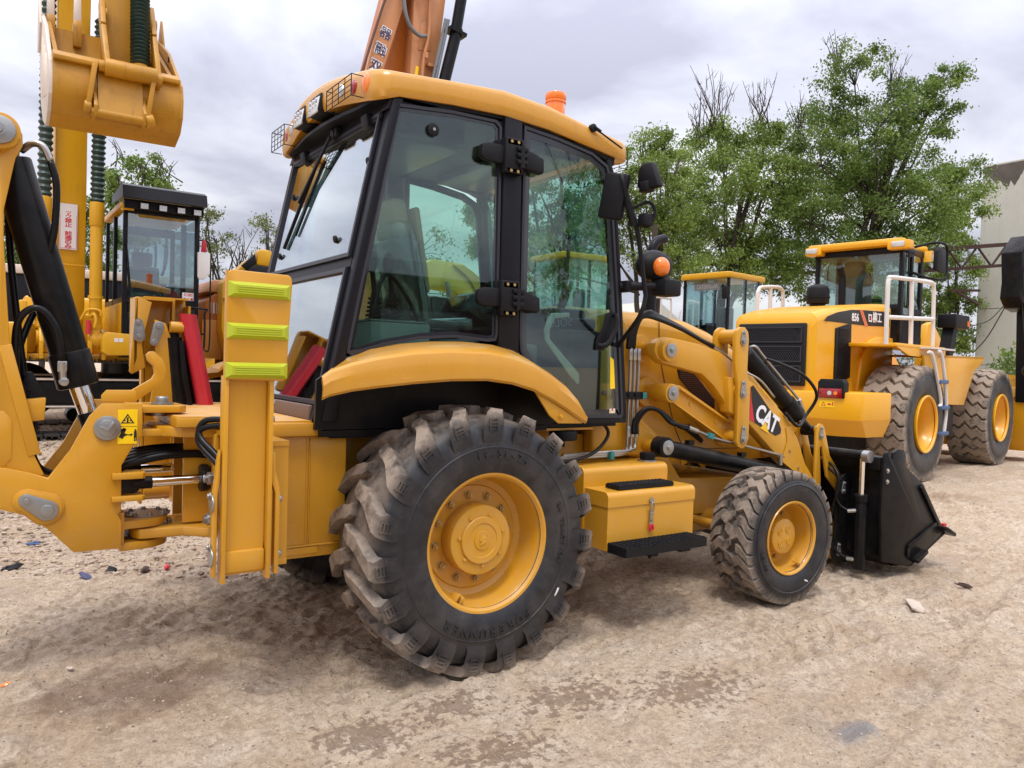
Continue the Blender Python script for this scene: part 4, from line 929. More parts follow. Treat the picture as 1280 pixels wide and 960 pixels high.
b = B(); b.cyl((-1.94, -.02, 2.36), (-1.66, -.02, 1.36), .083, n=40, bev=.01); b.cyl((-1.70, -.02, 1.50), (-1.655, -.02, 1.335), .091, n=40, bev=.01); b.cyl((-1.97, -.10, 2.43), (-1.97, .06, 2.43), .07, n=24)
b.cyl((-1.61, -.02, 1.215), (-1.57, -.02, 1.10), .055, n=24, bev=.004); bcyl = b.out('boom_cylinder', 'black', BL)
b = B(); b.cyl((-1.67, -.02, 1.38), (-1.60, -.02, 1.17), .043, n=28); b.out('cylinder_rod', 'chrome', bcyl)
b = B(); b.cyl((-1.725, -.105, 1.36), (-1.725, -.16, 1.36), .020, n=14, bev=.003); b.cyl((-1.728, -.14, 1.36), (-1.735, -.145, 1.45), .016, n=12); b.box((-1.733, -.14, 1.43), (.038, .03, .05), bev=.004)
b.tube([(-1.90, -.06, 2.40), (-1.86, -.10, 2.43), (-1.82, -.12, 2.42), (-1.79, -.12, 2.36)], .016, n=10); b.out('hose_fitting', 'steelpipe', bcyl)
for pts in ([(-1.79, -.12, 2.36), (-1.765, -.12, 2.25), (-1.77, -.10, 2.05), (-1.80, -.06, 1.90), (-1.85, .02, 1.75)],
            [(-1.735, -.145, 1.46), (-1.76, -.16, 1.60), (-1.83, -.16, 1.69), (-1.90, -.13, 1.64), (-1.915, -.10, 1.50), (-1.90, -.08, 1.30), (-1.88, -.06, 1.15), (-1.86, -.03, 1.0)],
            [(-1.95, .05, 2.2), (-1.93, .05, 1.9), (-1.90, .02, 1.6), (-1.87, 0, 1.35), (-1.84, 0, 1.15), (-1.86, 0, 1.0)],
            [(-1.80, .08, 1.75), (-1.86, .05, 1.62), (-1.90, .0, 1.45), (-1.87, -.02, 1.2), (-1.84, -.02, 1.02), (-1.78, 0, .93), (-1.6, 0, .90)]):
    b = B(); b.tube(pts, .0155, n=10); b.out('hydraulic_hose', 'rubberhose', BL)
b = B(); b.prism([(-1.875, 1.40), (-1.845, 1.40), (-1.79, 1.285), (-1.79, 1.275), (-1.865, 1.275), (-1.88, 1.2), (-1.90, 1.2)], -.06, 0, bev=.004)
for i in range(4): b.bolt((-1.873 + i * .008, -.062, 1.39 - i * .035), (0, -1, 0), .007)
b.out('hose_guide', 'plastic', BL)
for k in range(4):
    o = k * .032
    b = B(); b.tube([(-1.72, -.05 + o, .87), (-1.60, -.10 + o, .90 + o * .3), (-1.45, -.13 + o, .965 + o * .4), (-1.30, -.14 + o, 1.0 + o * .3), (-1.15, -.14 + o, 1.005 + o * .2), (-1.0, -.15 + o, .99)], .021, n=12); b.out('hydraulic_hose', 'rubberhose', BL)
for k in range(2):
    o = k * .035
    b = B(); b.tube([(-1.07, -.62, .92 - o), (-1.13, -.52, 1.03 - o), (-1.19, -.42, 1.12 - o), (-1.17 - o * .3, -.42, 1.19 - o), (-1.08, -.50, 1.20 - o * .8), (-.98, -.66, 1.18 - o)], .0145, n=10); b.out('hydraulic_hose', 'rubberhose', BL)

# stabilisers: fixed post, panel with lime reflectors (near side), mirrored on the far side
def stabiliser(sy):
    Y = lambda v: sy * v
    b = B()
    b.span((-1.205, Y(.985), .60), (-1.055, Y(.975), 1.42)); b.span((-1.232, Y(1.02), .575), (-1.214, Y(.955), 1.42), bev=.003); b.span((-1.050, Y(1.02), .575), (-1.032, Y(.955), 1.42), bev=.003)
    b.span((-1.210, Y(.974), .60), (-1.054, Y(.958), 1.42))
    b.span((-1.2135, Y(1.0), .61), (-1.0515, Y(.975), .70), bev=.008)
    p = b.out('stabiliser_post', 'yellow', BL)
    b = B(); b.prism([(-1.240, .60), (-1.236, .95), (-1.245, .99), (-1.265, 1.0), (-1.275, .97), (-1.27, .62), (-1.255, .585)], Y(1.03), Y(.90), bev=.004) if 0 else None
    b.prism([(-1.012, .585), (-.992, .585), (-.992, .93), (-1.0, .98), (-1.012, 1.02), (-1.015, 1.10), (-1.028, 1.10), (-1.028, .98), (-1.012, .93)], Y(1.00), Y(.96), bev=.003)
    b.prism([(-1.262, .60), (-1.246, .60), (-1.246, .93), (-1.2375, 1.0), (-1.2375, 1.12), (-1.246, 1.08), (-1.252, 1.0), (-1.262, .93)], Y(1.00), Y(.955), bev=.003)
    f_ = b.out('foot_cheek', 'yellow', p)
    b = B(); b.cyl((-1.212, Y(.94), .66), (-1.055, Y(.94), .66), .045, n=24); b.out('foot_tube', 'yellow', p)
    z = B(); z.cyl((-1.262, Y(.98), .68), (-1.268, Y(.98), .68), .040, n=24, bev=.002); z.cyl((-1.262, Y(.98), .90), (-1.268, Y(.98), .90), .036, n=24, bev=.002); z.bolt((-1.268, Y(.97), .72), (-1, 0, 0), .010, .012); z.bolt((-1.268, Y(.97), .93), (-1, 0, 0), .010, .012)
    z.bolt((-.991, Y(.97), .665), (1, 0, 0), .014, .016); z.bolt((-.991, Y(.97), .90), (1, 0, 0), .014, .016); z.bolt((-1.03, Y(.97), 1.31), (1, 0, 0), .014, .016); z.bolt((-1.03, Y(.97), 1.24), (1, 0, 0), .014, .016); z.out('foot_bolt', 'zinc', p)
    b = B(); rw = random.Random(5)
    for x_ in (-1.211, -1.053): b.tube([(x_, Y(.977 + rw.uniform(0, .002)), .71 + k_ * .02) for k_ in range(35)], .0045, n=6, smooth=0)
    b.out('weld_bead', 'yellow', p)
    # open box panel
    b = B()
    b.prism([(-1.232, 1.415), (-1.225, 1.407), (-.997, 1.402), (-.989, 1.41), (-.968, 1.80), (-.972, 1.835), (-.985, 1.845), (-1.215, 1.848), (-1.230, 1.835), (-1.234, 1.80)], Y(1.03), Y(1.018), bev=.005)
    dp = .992 if sy < 0 else .86
    b.prism([(-1.232, 1.41), (-1.222, 1.41), (-1.222, 1.845), (-1.232, 1.845)], Y(1.0185), Y(dp)); b.prism([(-.982, 1.41), (-.972, 1.80), (-.984, 1.80), (-.992, 1.41)], Y(1.0185), Y(dp))
    b.span((-1.222, Y(1.0185), 1.835), (-.984, Y(dp), 1.845))
    pn = b.out('stabiliser_panel', 'yellow', BL)
    if sy < 0:
        for z_ in (1.770, 1.603, 1.444):
            x0 = -1.229 + (z_ - 1.44) * .015 - .006; x1 = -1.229 + .246 + (z_ - 1.44) * .02
            r = B(); z0, z1 = z_ - .032, z_ + .032
            o_ = [V(x0, -1.031, z0), V(x1, -1.031, z0), V(x1, -1.031, z1), V(x0, -1.031, z1)]; i_ = [V(x0 + .022, -1.048, z0 + .014), V(x1 - .022, -1.048, z0 + .014), V(x1 - .022, -1.048, z1 - .014), V(x0 + .022, -1.048, z1 - .014)]
            r.loft([o_, i_], closed=True, cap=True)
            for k in range(4): r.span((x0 + .035, -1.0475, z_ - .018 + k * .009), (x1 - .035, -1.0505, z_ - .014 + k * .009), bev=.001, seg=1)
            r.out('reflector', 'green', pn)
    return pn
stabiliser(-1)
pn = stabiliser(1)
# far stabiliser workings seen from behind: bracket cheeks, links, cylinder and its red guard
b = B(); b.span((-1.31, .70, 1.42), (-1.295, .86, 1.82)); b.prism([(-1.31, 1.42), (-1.25, 1.40), (-1.19, 1.56), (-1.10, 1.78), (-1.09, 1.83), (-1.31, 1.83)], .872, .884, bev=.002); b.prism([(-1.335, 1.395), (-1.32, 1.38), (-1.25, 1.42), (-1.27, 1.56), (-1.22, 1.80), (-1.30, 1.83)], .70, .712, bev=.003)
b.span((-1.30, .72, 1.815), (-1.09, .872, 1.83)); b.span((-1.09, .80, 1.60), (-1.075, .872, 1.83))
b.prism([(-1.23, 1.16), (-1.10, 1.16), (-1.12, 1.45), (-1.12, 1.60), (-1.15, 1.68), (-1.21, 1.70), (-1.20, 1.45)], .66, .685, bev=.004); b.cyl((-1.13, .64, 1.66), (-1.06, .64, 1.66), .032, n=20)
b.out('stabiliser_bracket', 'yellow', BL)
b = B(); b.prism(tear(-1.285, 1.60, .034, -1.29, 1.68, .022), .69, .700, bev=.003); b.prism(tear(-1.19, 1.66, .030, -1.215, 1.57, .022), .64, .655, bev=.003); b.bolt((-1.285, .69, 1.60), (0, -1, 0), .014); b.bolt((-1.29, .69, 1.68), (0, -1, 0), .015); b.bolt((-1.19, .64, 1.66), (0, -1, 0), .015); b.bolt((-1.215, .64, 1.57), (0, -1, 0), .015); b.out('pin_keeper', 'zinc', BL)
b = B(); b.cyl((-1.10, .68, 1.60), (-1.06, .68, 1.19), .045, n=24); b.cyl((-1.04, .73, 1.58), (-1.0, .73, 1.19), .045, n=24); b.tube([(-1.07, .62, 1.58), (-1.055, .60, 1.40), (-1.02, .60, 1.2)], .014, n=8); b.cyl((-1.10, .68, 1.60), (-1.105, .68, 1.68), .03, n=16); b.out('stabiliser_cylinder', 'black', BL)
b = B()
rr = []
for z_, xc in ((1.74, -1.035), (1.18, -.925)):
    rr.append([V(xc + math.cos(a) * (.047 + .004 * math.cos(5 * a)), .64 + math.sin(a) * (.045 + .004 * math.cos(5 * a)), z_) for a in np.linspace(0, 2 * PI, 40, endpoint=False)])
b.loft(rr, closed=True, cap=True); b.beam((-1.035, .64, 1.735), (-1.030, .64, 1.75), .09, .02) if 0 else None; b.out('cylinder_guard', 'red', BL)
# ================================================================== cab
def xr(z): return -.400 - (2.75 - z) * .205          # rear corner line
M['frit'] = paint('ceramic_band', (.018, .020, .026), .07, spec=.8, var=.05)
cabp = B()
for sy in (-1, 1):
    Y = lambda v: sy * v
    # corner pillar, sill rails, door post, front pillar
    cabp.prism([(xr(2.80), 2.80), (xr(1.20), 1.20), (xr(1.20) + .085, 1.20), (xr(1.55) + .050, 1.55), (xr(2.74) + .050, 2.74), (xr(2.80) + .06, 2.80)], Y(.735), Y(.66), bev=.010, seg=2)
    cabp.prism([(.262, 2.83), (.262, 1.50), (.395, 1.50), (.375, 2.84)], Y(.745), Y(.69), bev=.006)
    cabp.prism([(1.020, 2.74), (1.075, 2.62), (1.155, 1.90), (1.225, 1.18), (1.190, 1.18), (1.125, 1.90), (1.045, 2.60), (.99, 2.72)], Y(.735), Y(.64), bev=.008)
    cabp.prism([(-.42, 2.73), (-.38, 2.86), (1.08, 2.86), (1.06, 2.70), (.92, 2.75), (.6, 2.80), (.25, 2.815), (-.1, 2.80)], Y(.725), Y(.62), bev=.004)
    cabp.prism([(.70, 1.165), (1.22, 1.165), (1.22, 1.205), (.70, 1.205)], Y(.733), Y(.62), bev=.004)
    cabp.prism([(-.725, 1.17), (.72, 1.17), (.44, 1.50), (.40, 1.56), (.26, 1.585), (0, 1.60), (-.30, 1.575), (-.63, 1.50)], Y(.715), Y(.66), bev=.004)
def rearbar(b, z0, z1, y0, y1, d0=-.012, d1=.05):
    b.loft([[V(xr(z0) + d0, y, z0), V(xr(z1) + d0, y, z1), V(xr(z1) + d1, y, z1), V(xr(z0) + d1, y, z0)] for y in (y0, y1)], closed=True, cap=True)
rearbar(cabp, 1.955, 2.005, -.66, .66, .0); rearbar(cabp, 2.70, 2.84, -.66, .66, -.012); rearbar(cabp, 1.17, 1.275, -.66, .66, -.02)
rearbar(cabp, 1.12, 1.17, -.70, .70, .08, .3)
cabp.span((-.70, -.66, 1.14), (1.2, .66, 1.19))
cab = cabp.out('cab_frame', 'cabblack', BL)
b = B(); b.span((-.74, -.62, 1.205), (-.65, .62, 1.275), bev=.006); b.out('rear_sill', 'brown', cab)
# side glass panes with ceramic band and rubber seal
def pane(poly, y, sy, name, gm, seal=.016, frit=.06, hinge_cut=None):
    b = B(); b.prism(poly, sy * y, sy * (y - .005)); g_ = b.out(name, gm, cab)
    b = B(); b.ring(poly, seal, sy * (y + .012), sy * (y - .012)); b.out('window_seal', 'seal', g_)
    if frit:
        b = B(); b.ring(poly, frit, sy * (y + .0012), sy * (y + .0004)); b.out('ceramic_band', 'frit', g_)
    return g_
quarter = [(-.372, 2.765), (-.05, 2.795), (.215, 2.800), (.250, 2.77), (.262, 1.66), (.25, 1.625), (.20, 1.618), (.0, 1.632), (-.20, 1.615), (-.40, 1.575), (-.575, 1.520), (-.598, 1.535), (-.595, 1.57)]
door = [(.392, 2.805), (.62, 2.785), (.88, 2.745), (1.0, 2.69), (1.035, 2.60), (1.12, 1.90), (1.188, 1.215), (1.17, 1.195), (.76, 1.20), (.725, 1.215), (.46, 1.50), (.410, 1.575), (.400, 1.66)]
for sy in (-1, 1):
    pane(quarter, .722, sy, 'quarter_window', 'glass', .015, .032)
    d_ = pane(door, .728, sy, 'door', 'glass', .016, .05)
    if sy < 0:
        b = B(); b.tube([(1.085, -.735, 1.815), (1.085, -.765, 1.80), (1.065, -.775, 1.72), (1.02, -.775, 1.645), (.985, -.76, 1.625), (.975, -.735, 1.63)], .015, n=8, smooth=4); b.prism([(1.02, 1.82), (1.07, 1.835), (1.09, 1.80), (1.075, 1.70), (1.01, 1.60), (.95, 1.60), (.955, 1.66), (1.0, 1.74)], -.733, -.742, bev=.003); b.out('door_handle', 'plastic', d_)
        b = B(); b.prism([(.615, 1.775), (.64, 1.80), (.77, 1.81), (.775, 1.785), (.665, 1.77), (.63, 1.70), (.635, 1.65), (.855, 1.46), (.86, 1.40), (.845, 1.395), (.79, 1.44), (.60, 1.64), (.59, 1.70)], -.71, -.70, bev=.004)
        for x, z in ((.66, 1.79), (.76, 1.797), (.60, 1.70), (.65, 1.62), (.75, 1.53), (.845, 1.43)): b.cyl((x, -.712, z), (x, -.70, z), .006, n=8)
        b.out('door_brace', 'zinc', d_)
        b = B(); b.prism([(1.075, 1.565), (1.13, 1.53), (1.142, 1.375), (1.083, 1.37)], -.7290, -.7284); b.out('reflective_strip', 'sticker', d_)
        b = B(); b.cyl((1.03, -.728, 1.348), (1.03, -.742, 1.348), .016, n=16, bev=.003); b.out('door_lock', 'seal', d_)
        b = B(); b.box((1.105, -.7300, 1.238), (.045, .0012, .028)); b.out('warning_label', 'white', d_)
        b = B(); b.box((1.105, -.7309, 1.245), (.012, .0006, .014)); b.out('label_print', 'redink', d_)
        b = B(); b.box((1.091, -.7309, 1.234), (.009, .0006, .016)); b.box((1.119, -.7309, 1.234), (.009, .0006, .016)); b.out('label_print', 'yellowink', d_)
b = B(); b.cyl((-.165, -.722, 2.675), (-.165, -.742, 2.675), .034, n=24, bev=.010); b.out('window_knob', 'plastic', cab)
b = B(); b.cyl((-.165, -.742, 2.676), (-.165, -.745, 2.676), .008, n=10); b.out('knob_screw', 'zinc', cab)
# twin moulded hinges
for zc in (2.605, 1.845):
    b = B()
    b.prism([(.105, zc + .045), (.145, zc + .058), (.27, zc + .062), (.27, zc - .040), (.145, zc - .040), (.11, zc - .030), (.10, zc - .01)], -.775, -.735, bev=.012)
    b.prism([(.36, zc + .062), (.43, zc + .050), (.50, zc + .028), (.505, zc - .045), (.49, zc - .058), (.36, zc - .045)], -.785, -.735, bev=.012)
    b.box((.30, -.765, zc + .01), (.12, .05, .19), bev=.008); b.box((.30, -.775, zc + .08), (.10, .03, .035), bev=.005); b.box((.30, -.775, zc - .07), (.10, .03, .03), bev=.005)
    b.cyl((.345, -.795, zc - .05), (.345, -.795, zc + .065), .014, n=14)
    for k in range(3): b.box((.345, -.79, zc - .02 + k * .035), (.07, .03, .022), bev=.004)
    hg = b.out('door_hinge', 'plastic', cab)
    b = B()
    for x in (.278, .322):
        for dz in (.083, -.072): b.cyl((x, -.788, zc + dz), (x, -.794, zc + dz), .0085, n=12)
    b.out('hinge_screw', 'nut', hg)
# rear window: upper and lower panes
def rearpane(z0, z1, y0, y1, name, frit=.05):
    P = lambda y, z, d: V(xr(z) + d, y, z)
    b = B(); b.loft([[P(y, z0, 0), P(y, z1, 0), P(y, z1, .005), P(y, z0, .005)] for y in (y0, y1)], closed=True, cap=True); g_ = b.out(name, 'glassrear', cab)
    b = B(); w_ = .020
    for (ya, yb, za, zb) in ((y0, y0 + w_, z0, z1), (y1 - w_, y1, z0, z1), (y0 + w_, y1 - w_, z0, z0 + w_), (y0 + w_, y1 - w_, z1 - w_, z1)):
        b.loft([[P(y, za, -.016), P(y, zb, -.016), P(y, zb, .014), P(y, za, .014)] for y in (ya, yb)], closed=True, cap=True)
    b.out('window_seal', 'seal', g_); return g_
ru = rearpane(2.005, 2.735, -.645, .645, 'rear_window_upper'); rearpane(1.28, 1.95, -.645, .645, 'rear_window_lower')
b = B()
for y, z in ((-.62, 2.49), (-.40, 2.12), (.50, 2.12), (.50, 2.49)): b.cyl((xr(z) - .002, y, z), (xr(z) - .018, y, z - .004), .020, n=20, bev=.005)
b.out('window_knob', 'plastic', ru)
b = B(); b.box((xr(2.74) - .015, -.50, 2.72), (.05, .08, .07), (0, -.2, 0), bev=.008); b.box((xr(2.74) - .015, .42, 2.72), (.05, .08, .07), (0, -.2, 0), bev=.008); b.out('rear_hinge', 'plastic', ru)
b = B(); b.box((xr(2.75) - .02, -.08, 2.755), (.05, .10, .05), bev=.008); b.cyl((xr(2.75) - .01, -.08, 2.75), (xr(2.75) - .05, -.08, 2.745), .022, n=16)
b.beam((xr(2.72) - .045, -.06, 2.735), (xr(2.42) - .03, .30, 2.42), .018, .014); b.beam((xr(2.72) - .04, -.03, 2.735), (xr(2.45) - .02, .26, 2.45), .010, .008)
b.beam((xr(2.66) - .02, .14, 2.66), (xr(2.16) - .012, .44, 2.16), .016, .018); b.beam((xr(2.60) - .015, .06, 2.60), (xr(2.22) - .01, .28, 2.22), .008, .014); b.out('rear_wiper', 'plastic', ru)
# windscreen, roof liner, interior
b = B(); b.loft([[V(1.03 + (2.75 - z) * .10, y, z) for z in (1.40, 2.74)] + [V(1.025 + (2.75 - z) * .10, y, z) for z in (2.74, 1.40)] for y in (-.64, .64)], closed=True, cap=True); ws = b.out('windscreen', 'glass', cab)
b = B(); b.beam((1.15, .05, 1.45), (1.09, -.28, 2.1), .02, .015); b.beam((1.11, -.26, 2.35), (1.14, -.16, 1.75), .014, .02); b.out('wiper', 'plastic', ws)
b = B(); b.span((-.36, -.62, 2.795), (1.0, .62, 2.815)); b.box((-.05, 0, 2.74), (.5, .9, .10), bev=.03); b.box((.75, 0, 2.76), (.4, 1.1, .06), bev=.02); b.out('roof_lining', 'seatgrey', cab)
b = B(); b.span((.86, -.60, 1.19), (1.13, .60, 1.72), bev=.03); b.span((1.0, -.55, 1.72), (1.13, .55, 1.80), bev=.03)
b.cyl((.92, 0, 1.3), (.80, 0, 1.80), .045, n=14); b.span((-.55, .40, 1.19), (.95, .645, 1.74), bev=.02); b.span((.86, -.45, 1.19), (1.12, .60, 1.86), bev=.03); b.out('dashboard', 'plastic', cab)
b = B(); b.span((-.42, -.60, 1.19), (-.08, -.36, 1.70), bev=.01); b.span((-.42, -.60, 1.702), (-.10, -.34, 1.71)); b.span((-.02, -.45, 1.2), (.3, -.30, 1.48), bev=.02); b.out('side_console', 'console', cab)
b = B(); tor = [V(.80 + math.cos(a) * .185 * .92, math.sin(a) * .185 - .02, 1.90 + math.cos(a) * .185 * .40) for a in np.linspace(0, 2 * PI, 33)]
b.tube(tor, .014, n=8, smooth=0, cap=False)
for a in (0.4, 2.5, 4.6): b.beam((.80, -.02, 1.89), (.80 + math.cos(a) * .17, math.sin(a) * .185 - .02, 1.90 + math.cos(a) * .074), .03, .01)
b.sph((.80, -.02, 1.90), .045); b.out('steering_wheel', 'plastic', cab)
b = B()
for x, y in ((-.32, -.42), (-.22, -.42)):
    b.cyl((x, y, 1.70), (x, y, 1.86), .035, .02, n=14)
    for k in range(6): b.cyl((x, y, 1.71 + k * .022), (x, y, 1.722 + k * .022), .05 - k * .003, n=16)
    b.cyl((x, y, 1.84), (x - .02, y, 1.98), .014, n=10); b.sph((x - .025, y, 2.02), .035, (1, 1, 1.7))
b.out('control_lever', 'plastic', cab)
b = B(); b.box((.22, 0, 1.60), (.50, .50, .14), (0, -.06, 0), bev=.05, seg=3); b.box((.03, 0, 1.93), (.14, .48, .62), (0, -.22, 0), bev=.055, seg=3); b.box((.22, 0, 1.38), (.34, .36, .34), bev=.03); b.box((.2, -.29, 1.72), (.32, .06, .05), bev=.02); seat = b.out('operator_seat', 'seatgrey', cab)
b = B(); b.box((-.04, 0, 2.33), (.12, .28, .24), (0, -.2, 0), bev=.05, seg=3); b.box((.10, 0, 2.16), (.04, .30, .50), (0, -.18, 0), bev=.018); b.out('headrest', 'seatbeige', seat)
b = B(); b.box((.10, -.02, 1.72), (.56, .54, .06), (0, -.08, 0), bev=.025); b.box((-.02, -.02, 1.98), (.18, .52, .66), (0, -.24, 0), bev=.06); b.out('plastic_cover', 'glassclear', seat)
b = B(); b.tube([(-.40, -.55, 1.72), (-.30, -.50, 1.95), (-.15, -.45, 1.85), (.0, -.42, 1.60)], .012, n=8); b.tube([(-.45, .5, 1.3), (-.42, .5, 2.0), (-.36, .52, 2.7)], .010, n=6); b.tube([(.88, .3, 1.8), (.95, .35, 2.2), (.98, .45, 2.7)], .010, n=6); b.out('cab_wiring', 'rubberhose', cab)
b = B(); b.span((.40, -.62, 1.20), (.62, -.52, 1.62), bev=.02); b.span((.45, .40, 1.60), (.75, .60, 1.95), bev=.03); b.box((.72, .28, 1.86), (.22, .30, .16), (0, .5, 0), bev=.03); b.out('switch_panel', 'seatgrey', cab)
b = B(); b.box((.575, .28, 1.90), (.01, .22, .10), (0, .5, 0)); b.out('instrument_face', 'glassblue', cab)
text('SOLG', .075, frame(V(.90, -.456, 1.765), (-1, 0, -.12), (0, 0, 1)), 'greyink', cab, ext=.0006)  # mirrored letters set on the dashboard, imitating a reflection in the door glass
b = B(); b.beam((-.60, -.3, 1.3), (-.44, -.25, 2.1), .03, .03); b.beam((-.60, .3, 1.3), (-.44, .25, 2.1), .03, .03); b.out('rear_grab_rail', 'cabblack', cab)
# ---- roof: lofted shell
def plan(ins):
    """rounded outline of the roof in plan, inset by ins"""
    x0, x1, y1 = -.485 + ins, 1.175 - ins * .9, .755 - ins
    pts = []
    def arc(cx_, cy_, r, a0, a1, n=7):
        for i in range(n + 1): a = a0 + (a1 - a0) * i / n; pts.append((cx_ + math.cos(a) * r, cy_ + math.sin(a) * r))
    r0 = max(.115 - ins * .3, .03); r1 = max(.10 - ins * .3, .03)
    arc(x0 + r0, -y1 + r0, r0, PI * 1.5, PI)                       # rear right
    for t in np.linspace(-.7, .7, 12): pts.append((x0 - .045 * (1 - (t / .8) ** 2), t * (y1 - r0)))
    arc(x0 + r0, y1 - r0, r0, PI, PI / 2)
    for t in (.2, .4, .6, .8): pts.append((x0 + r0 + (x1 - x0 - r0) * t, y1))
    arc(x1 - r1, y1 - r1, r1, PI / 2, 0)
    for t in (.5, 0, -.5): pts.append((x1 + .02, t * (y1 - r1)))
    arc(x1 - r1, -y1 + r1, r1, 0, -PI / 2)
    for t in (.8, .6, .4, .2): pts.append((x0 + r0 + (x1 - x0 - r0) * t, -y1))
    return pts
def zoff(x, y):
    s = -.012 * max(0, (.0 - x) / .5) - .085 * max(0, (x - .45) / .7) ** 1.2
    return s + (.055 + .035 * min(1, max(0, (-.05 - x) / .35))) * (1 - min(1, abs(y) / .75) ** 2)
def zbump(x, t): return t * .040 * max(0, 1 - abs(x - .30) / .62) + (1 - t) * (.012 + .014 * max(0, 1 - abs(x - .25) / .5) - .050 * min(1, max(0, (-.33 - x) / .14)))
rows = []
for ins, z in ((.10, 2.800), (.010, 2.803), (.0, 2.815), (-.004, 2.850), (-.003, 2.895), (.003, 2.914), (.012, 2.922), (.045, 2.927), (.12, 2.934), (.25, 2.944), (.42, 2.951), (.60, 2.954), (.72, 2.954)):
    rows.append([V(x, y, z + zoff(x, y) + zbump(x, min(1, max(0, (z - 2.80) / .13)))) for x, y in plan(ins)])
b = B(); b.loft(rows, closed=True, cap=True); roof = b.out('roof', 'roof', BL, ang=.8)
b = B(); b.prism(plan(.030), 2.782, 2.800, 'z'); b.out('roof_underside', 'cabblack', roof)
def rearlens(y, z, r, mat, name, sq=None):
    x = -.485 - .045 * (1 - min(1, abs(y) / .6) ** 2) * 1.0
    b = B()
    if sq:
        b.box((x + .030, y, z), (.10, sq[0], sq[1]), (0, .16, 0), bev=.012); o = b.out('lamp_housing', 'plastic', roof)
        b = B(); b.box((x - .019, y, z - .008), (.012, sq[0] * .9, sq[1] * .86), (0, .16, 0), bev=.004)
        for i in range(3):
            for j in range(3): b.cyl((x - .023, y + (i - 1) * sq[0] * .27, z - .008 + (j - 1) * sq[1] * .26), (x - .029, y + (i - 1) * sq[0] * .27, z - .008 + (j - 1) * sq[1] * .26), sq[1] * .12, n=12)
        b.out(name, mat, o)
    else:
        b.sph((x + .006, y, z), r, (.42, 1, 1.02), u=28, v=16); b.out(name, mat, roof)
rearlens(-.615, 2.866, .054, 'orangelens', 'indicator_lamp'); rearlens(-.49, 2.882, .038, 'redlens', 'brake_lamp'); rearlens(-.355, 2.894, .036, 'lamp', 'reversing_lamp')
rearlens(-.06, 2.885, 0, 'lamp', 'work_lamp', (.17, .105)); rearlens(.20, 2.885, 0, 'lamp', 'work_lamp', (.17, .105)); rearlens(.45, 2.885, .036, 'lamp', 'reversing_lamp'); rearlens(.565, 2.87, .038, 'redlens', 'brake_lamp')
def cage(x, y0, y1, z0, z1, sgn=-1):
    b = B(); r = .0026; D = .065 * sgn
    def loop(o): return [(x + D, y0, z0 + o), (x + D, y1, z0 + o), (x + D, y1, z1 + o), (x + D, y0, z1 + o)]
    q = loop(0)
    for a, c_ in zip(q, q[1:] + q[:1]): b.cyl(a, c_, r, n=6)
    for i in range(1, 4): z = z0 + (z1 - z0) * i / 4; b.cyl((x + D, y0, z), (x + D, y1, z), r * .8, n=6)
    for i in range(1, 4): y = y0 + (y1 - y0) * i / 4; b.cyl((x + D, y, z0), (x + D, y, z1), r * .8, n=6)
    for y in (y0, y1):
        for z in (z0, z1): b.cyl((x + D, y, z), (x, y, z), r, n=6)
    return b.out('lamp_guard', 'plastic', roof)
cage(-.49, -.60, -.27, 2.80, 2.905); cage(-.49, .42, .66, 2.78, 2.90); cage(1.16, -.66, -.36, 2.72, 2.84, 1)
b = B(); b.cyl((.93, -.30, 2.90), (.93, -.30, 3.19), .060, n=28, bev=.01); b.cyl((.93, -.30, 3.165), (.93, -.30, 3.215), .067, n=28, bev=.014)
b.cyl((.93, -.30, 3.150), (.93, -.30, 3.160), .066, n=28)
b.out('beacon', 'orangelens', roof)
b = B(); b.cyl((.855, -.745, 2.875), (.86, -.775, 2.877), .024, n=18, bev=.005); b.cyl((.86, -.77, 2.877), (1.06, -.79, 2.79), .005, n=8); b.cyl((.86, -.775, 2.877), (.90, -.78, 2.86), .010, n=10); b.out('antenna', 'plastic', roof)
# mirror arm, mirrors, front lamp
b = B(); b.tube([(1.05, -.72, 2.62), (1.02, -.80, 2.61), (.93, -.93, 2.585), (.90, -.98, 2.55), (.93, -.99, 2.45), (.955, -1.0, 2.36), (1.01, -1.0, 2.27), (1.075, -1.0, 1.97), (1.085, -1.0, 1.90), (1.06, -.98, 1.79), (1.10, -.80, 1.66), (1.15, -.72, 1.63)], .0135, n=10, smooth=4)
b.cyl((.935, -.99, 2.43), (.985, -1.0, 2.30), .022, n=12); ma = b.out('mirror_arm', 'plastic', BL)
b = B(); b.prism([(-1.16, 2.50), (-1.10, 2.645), (-1.03, 2.65), (-.99, 2.62), (-.985, 2.52), (-1.02, 2.49)], 1.0, 1.05, 'x', bev=.015); b.box((1.01, -1.06, 2.51), (.06, .07, .06), bev=.01)
b.out('small_mirror', 'plastic', ma)
b = B(); b.box((.915, -.90, 2.47), (.05, .155, .26), (.18, 0, .35), bev=.018); b.tube([(.97, -1.0, 2.40), (1.03, -1.06, 2.43), (1.06, -1.08, 2.38), (1.04, -1.06, 2.30), (.99, -1.0, 2.31)], .010, n=8); b.box((1.02, -1.05, 2.33), (.07, .06, .07), bev=.01); b.out('wing_mirror', 'plastic', ma)
b = B(); b.cyl((1.14, -.72, 1.99), (1.36, -.86, 2.0), .026, n=12); b.box((1.38, -.87, 1.99), (.14, .13, .10), bev=.015); b.box((1.16, -.735, 1.99), (.04, .10, .07), bev=.01)
b.sph((1.36, -.78, 2.13), .105, (1.25, .9, .92), u=28, v=18); b.cyl((1.36, -.84, 2.03), (1.38, -.82, 2.10), .05, n=16); hl = b.out('lamp_bracket', 'plastic', BL)
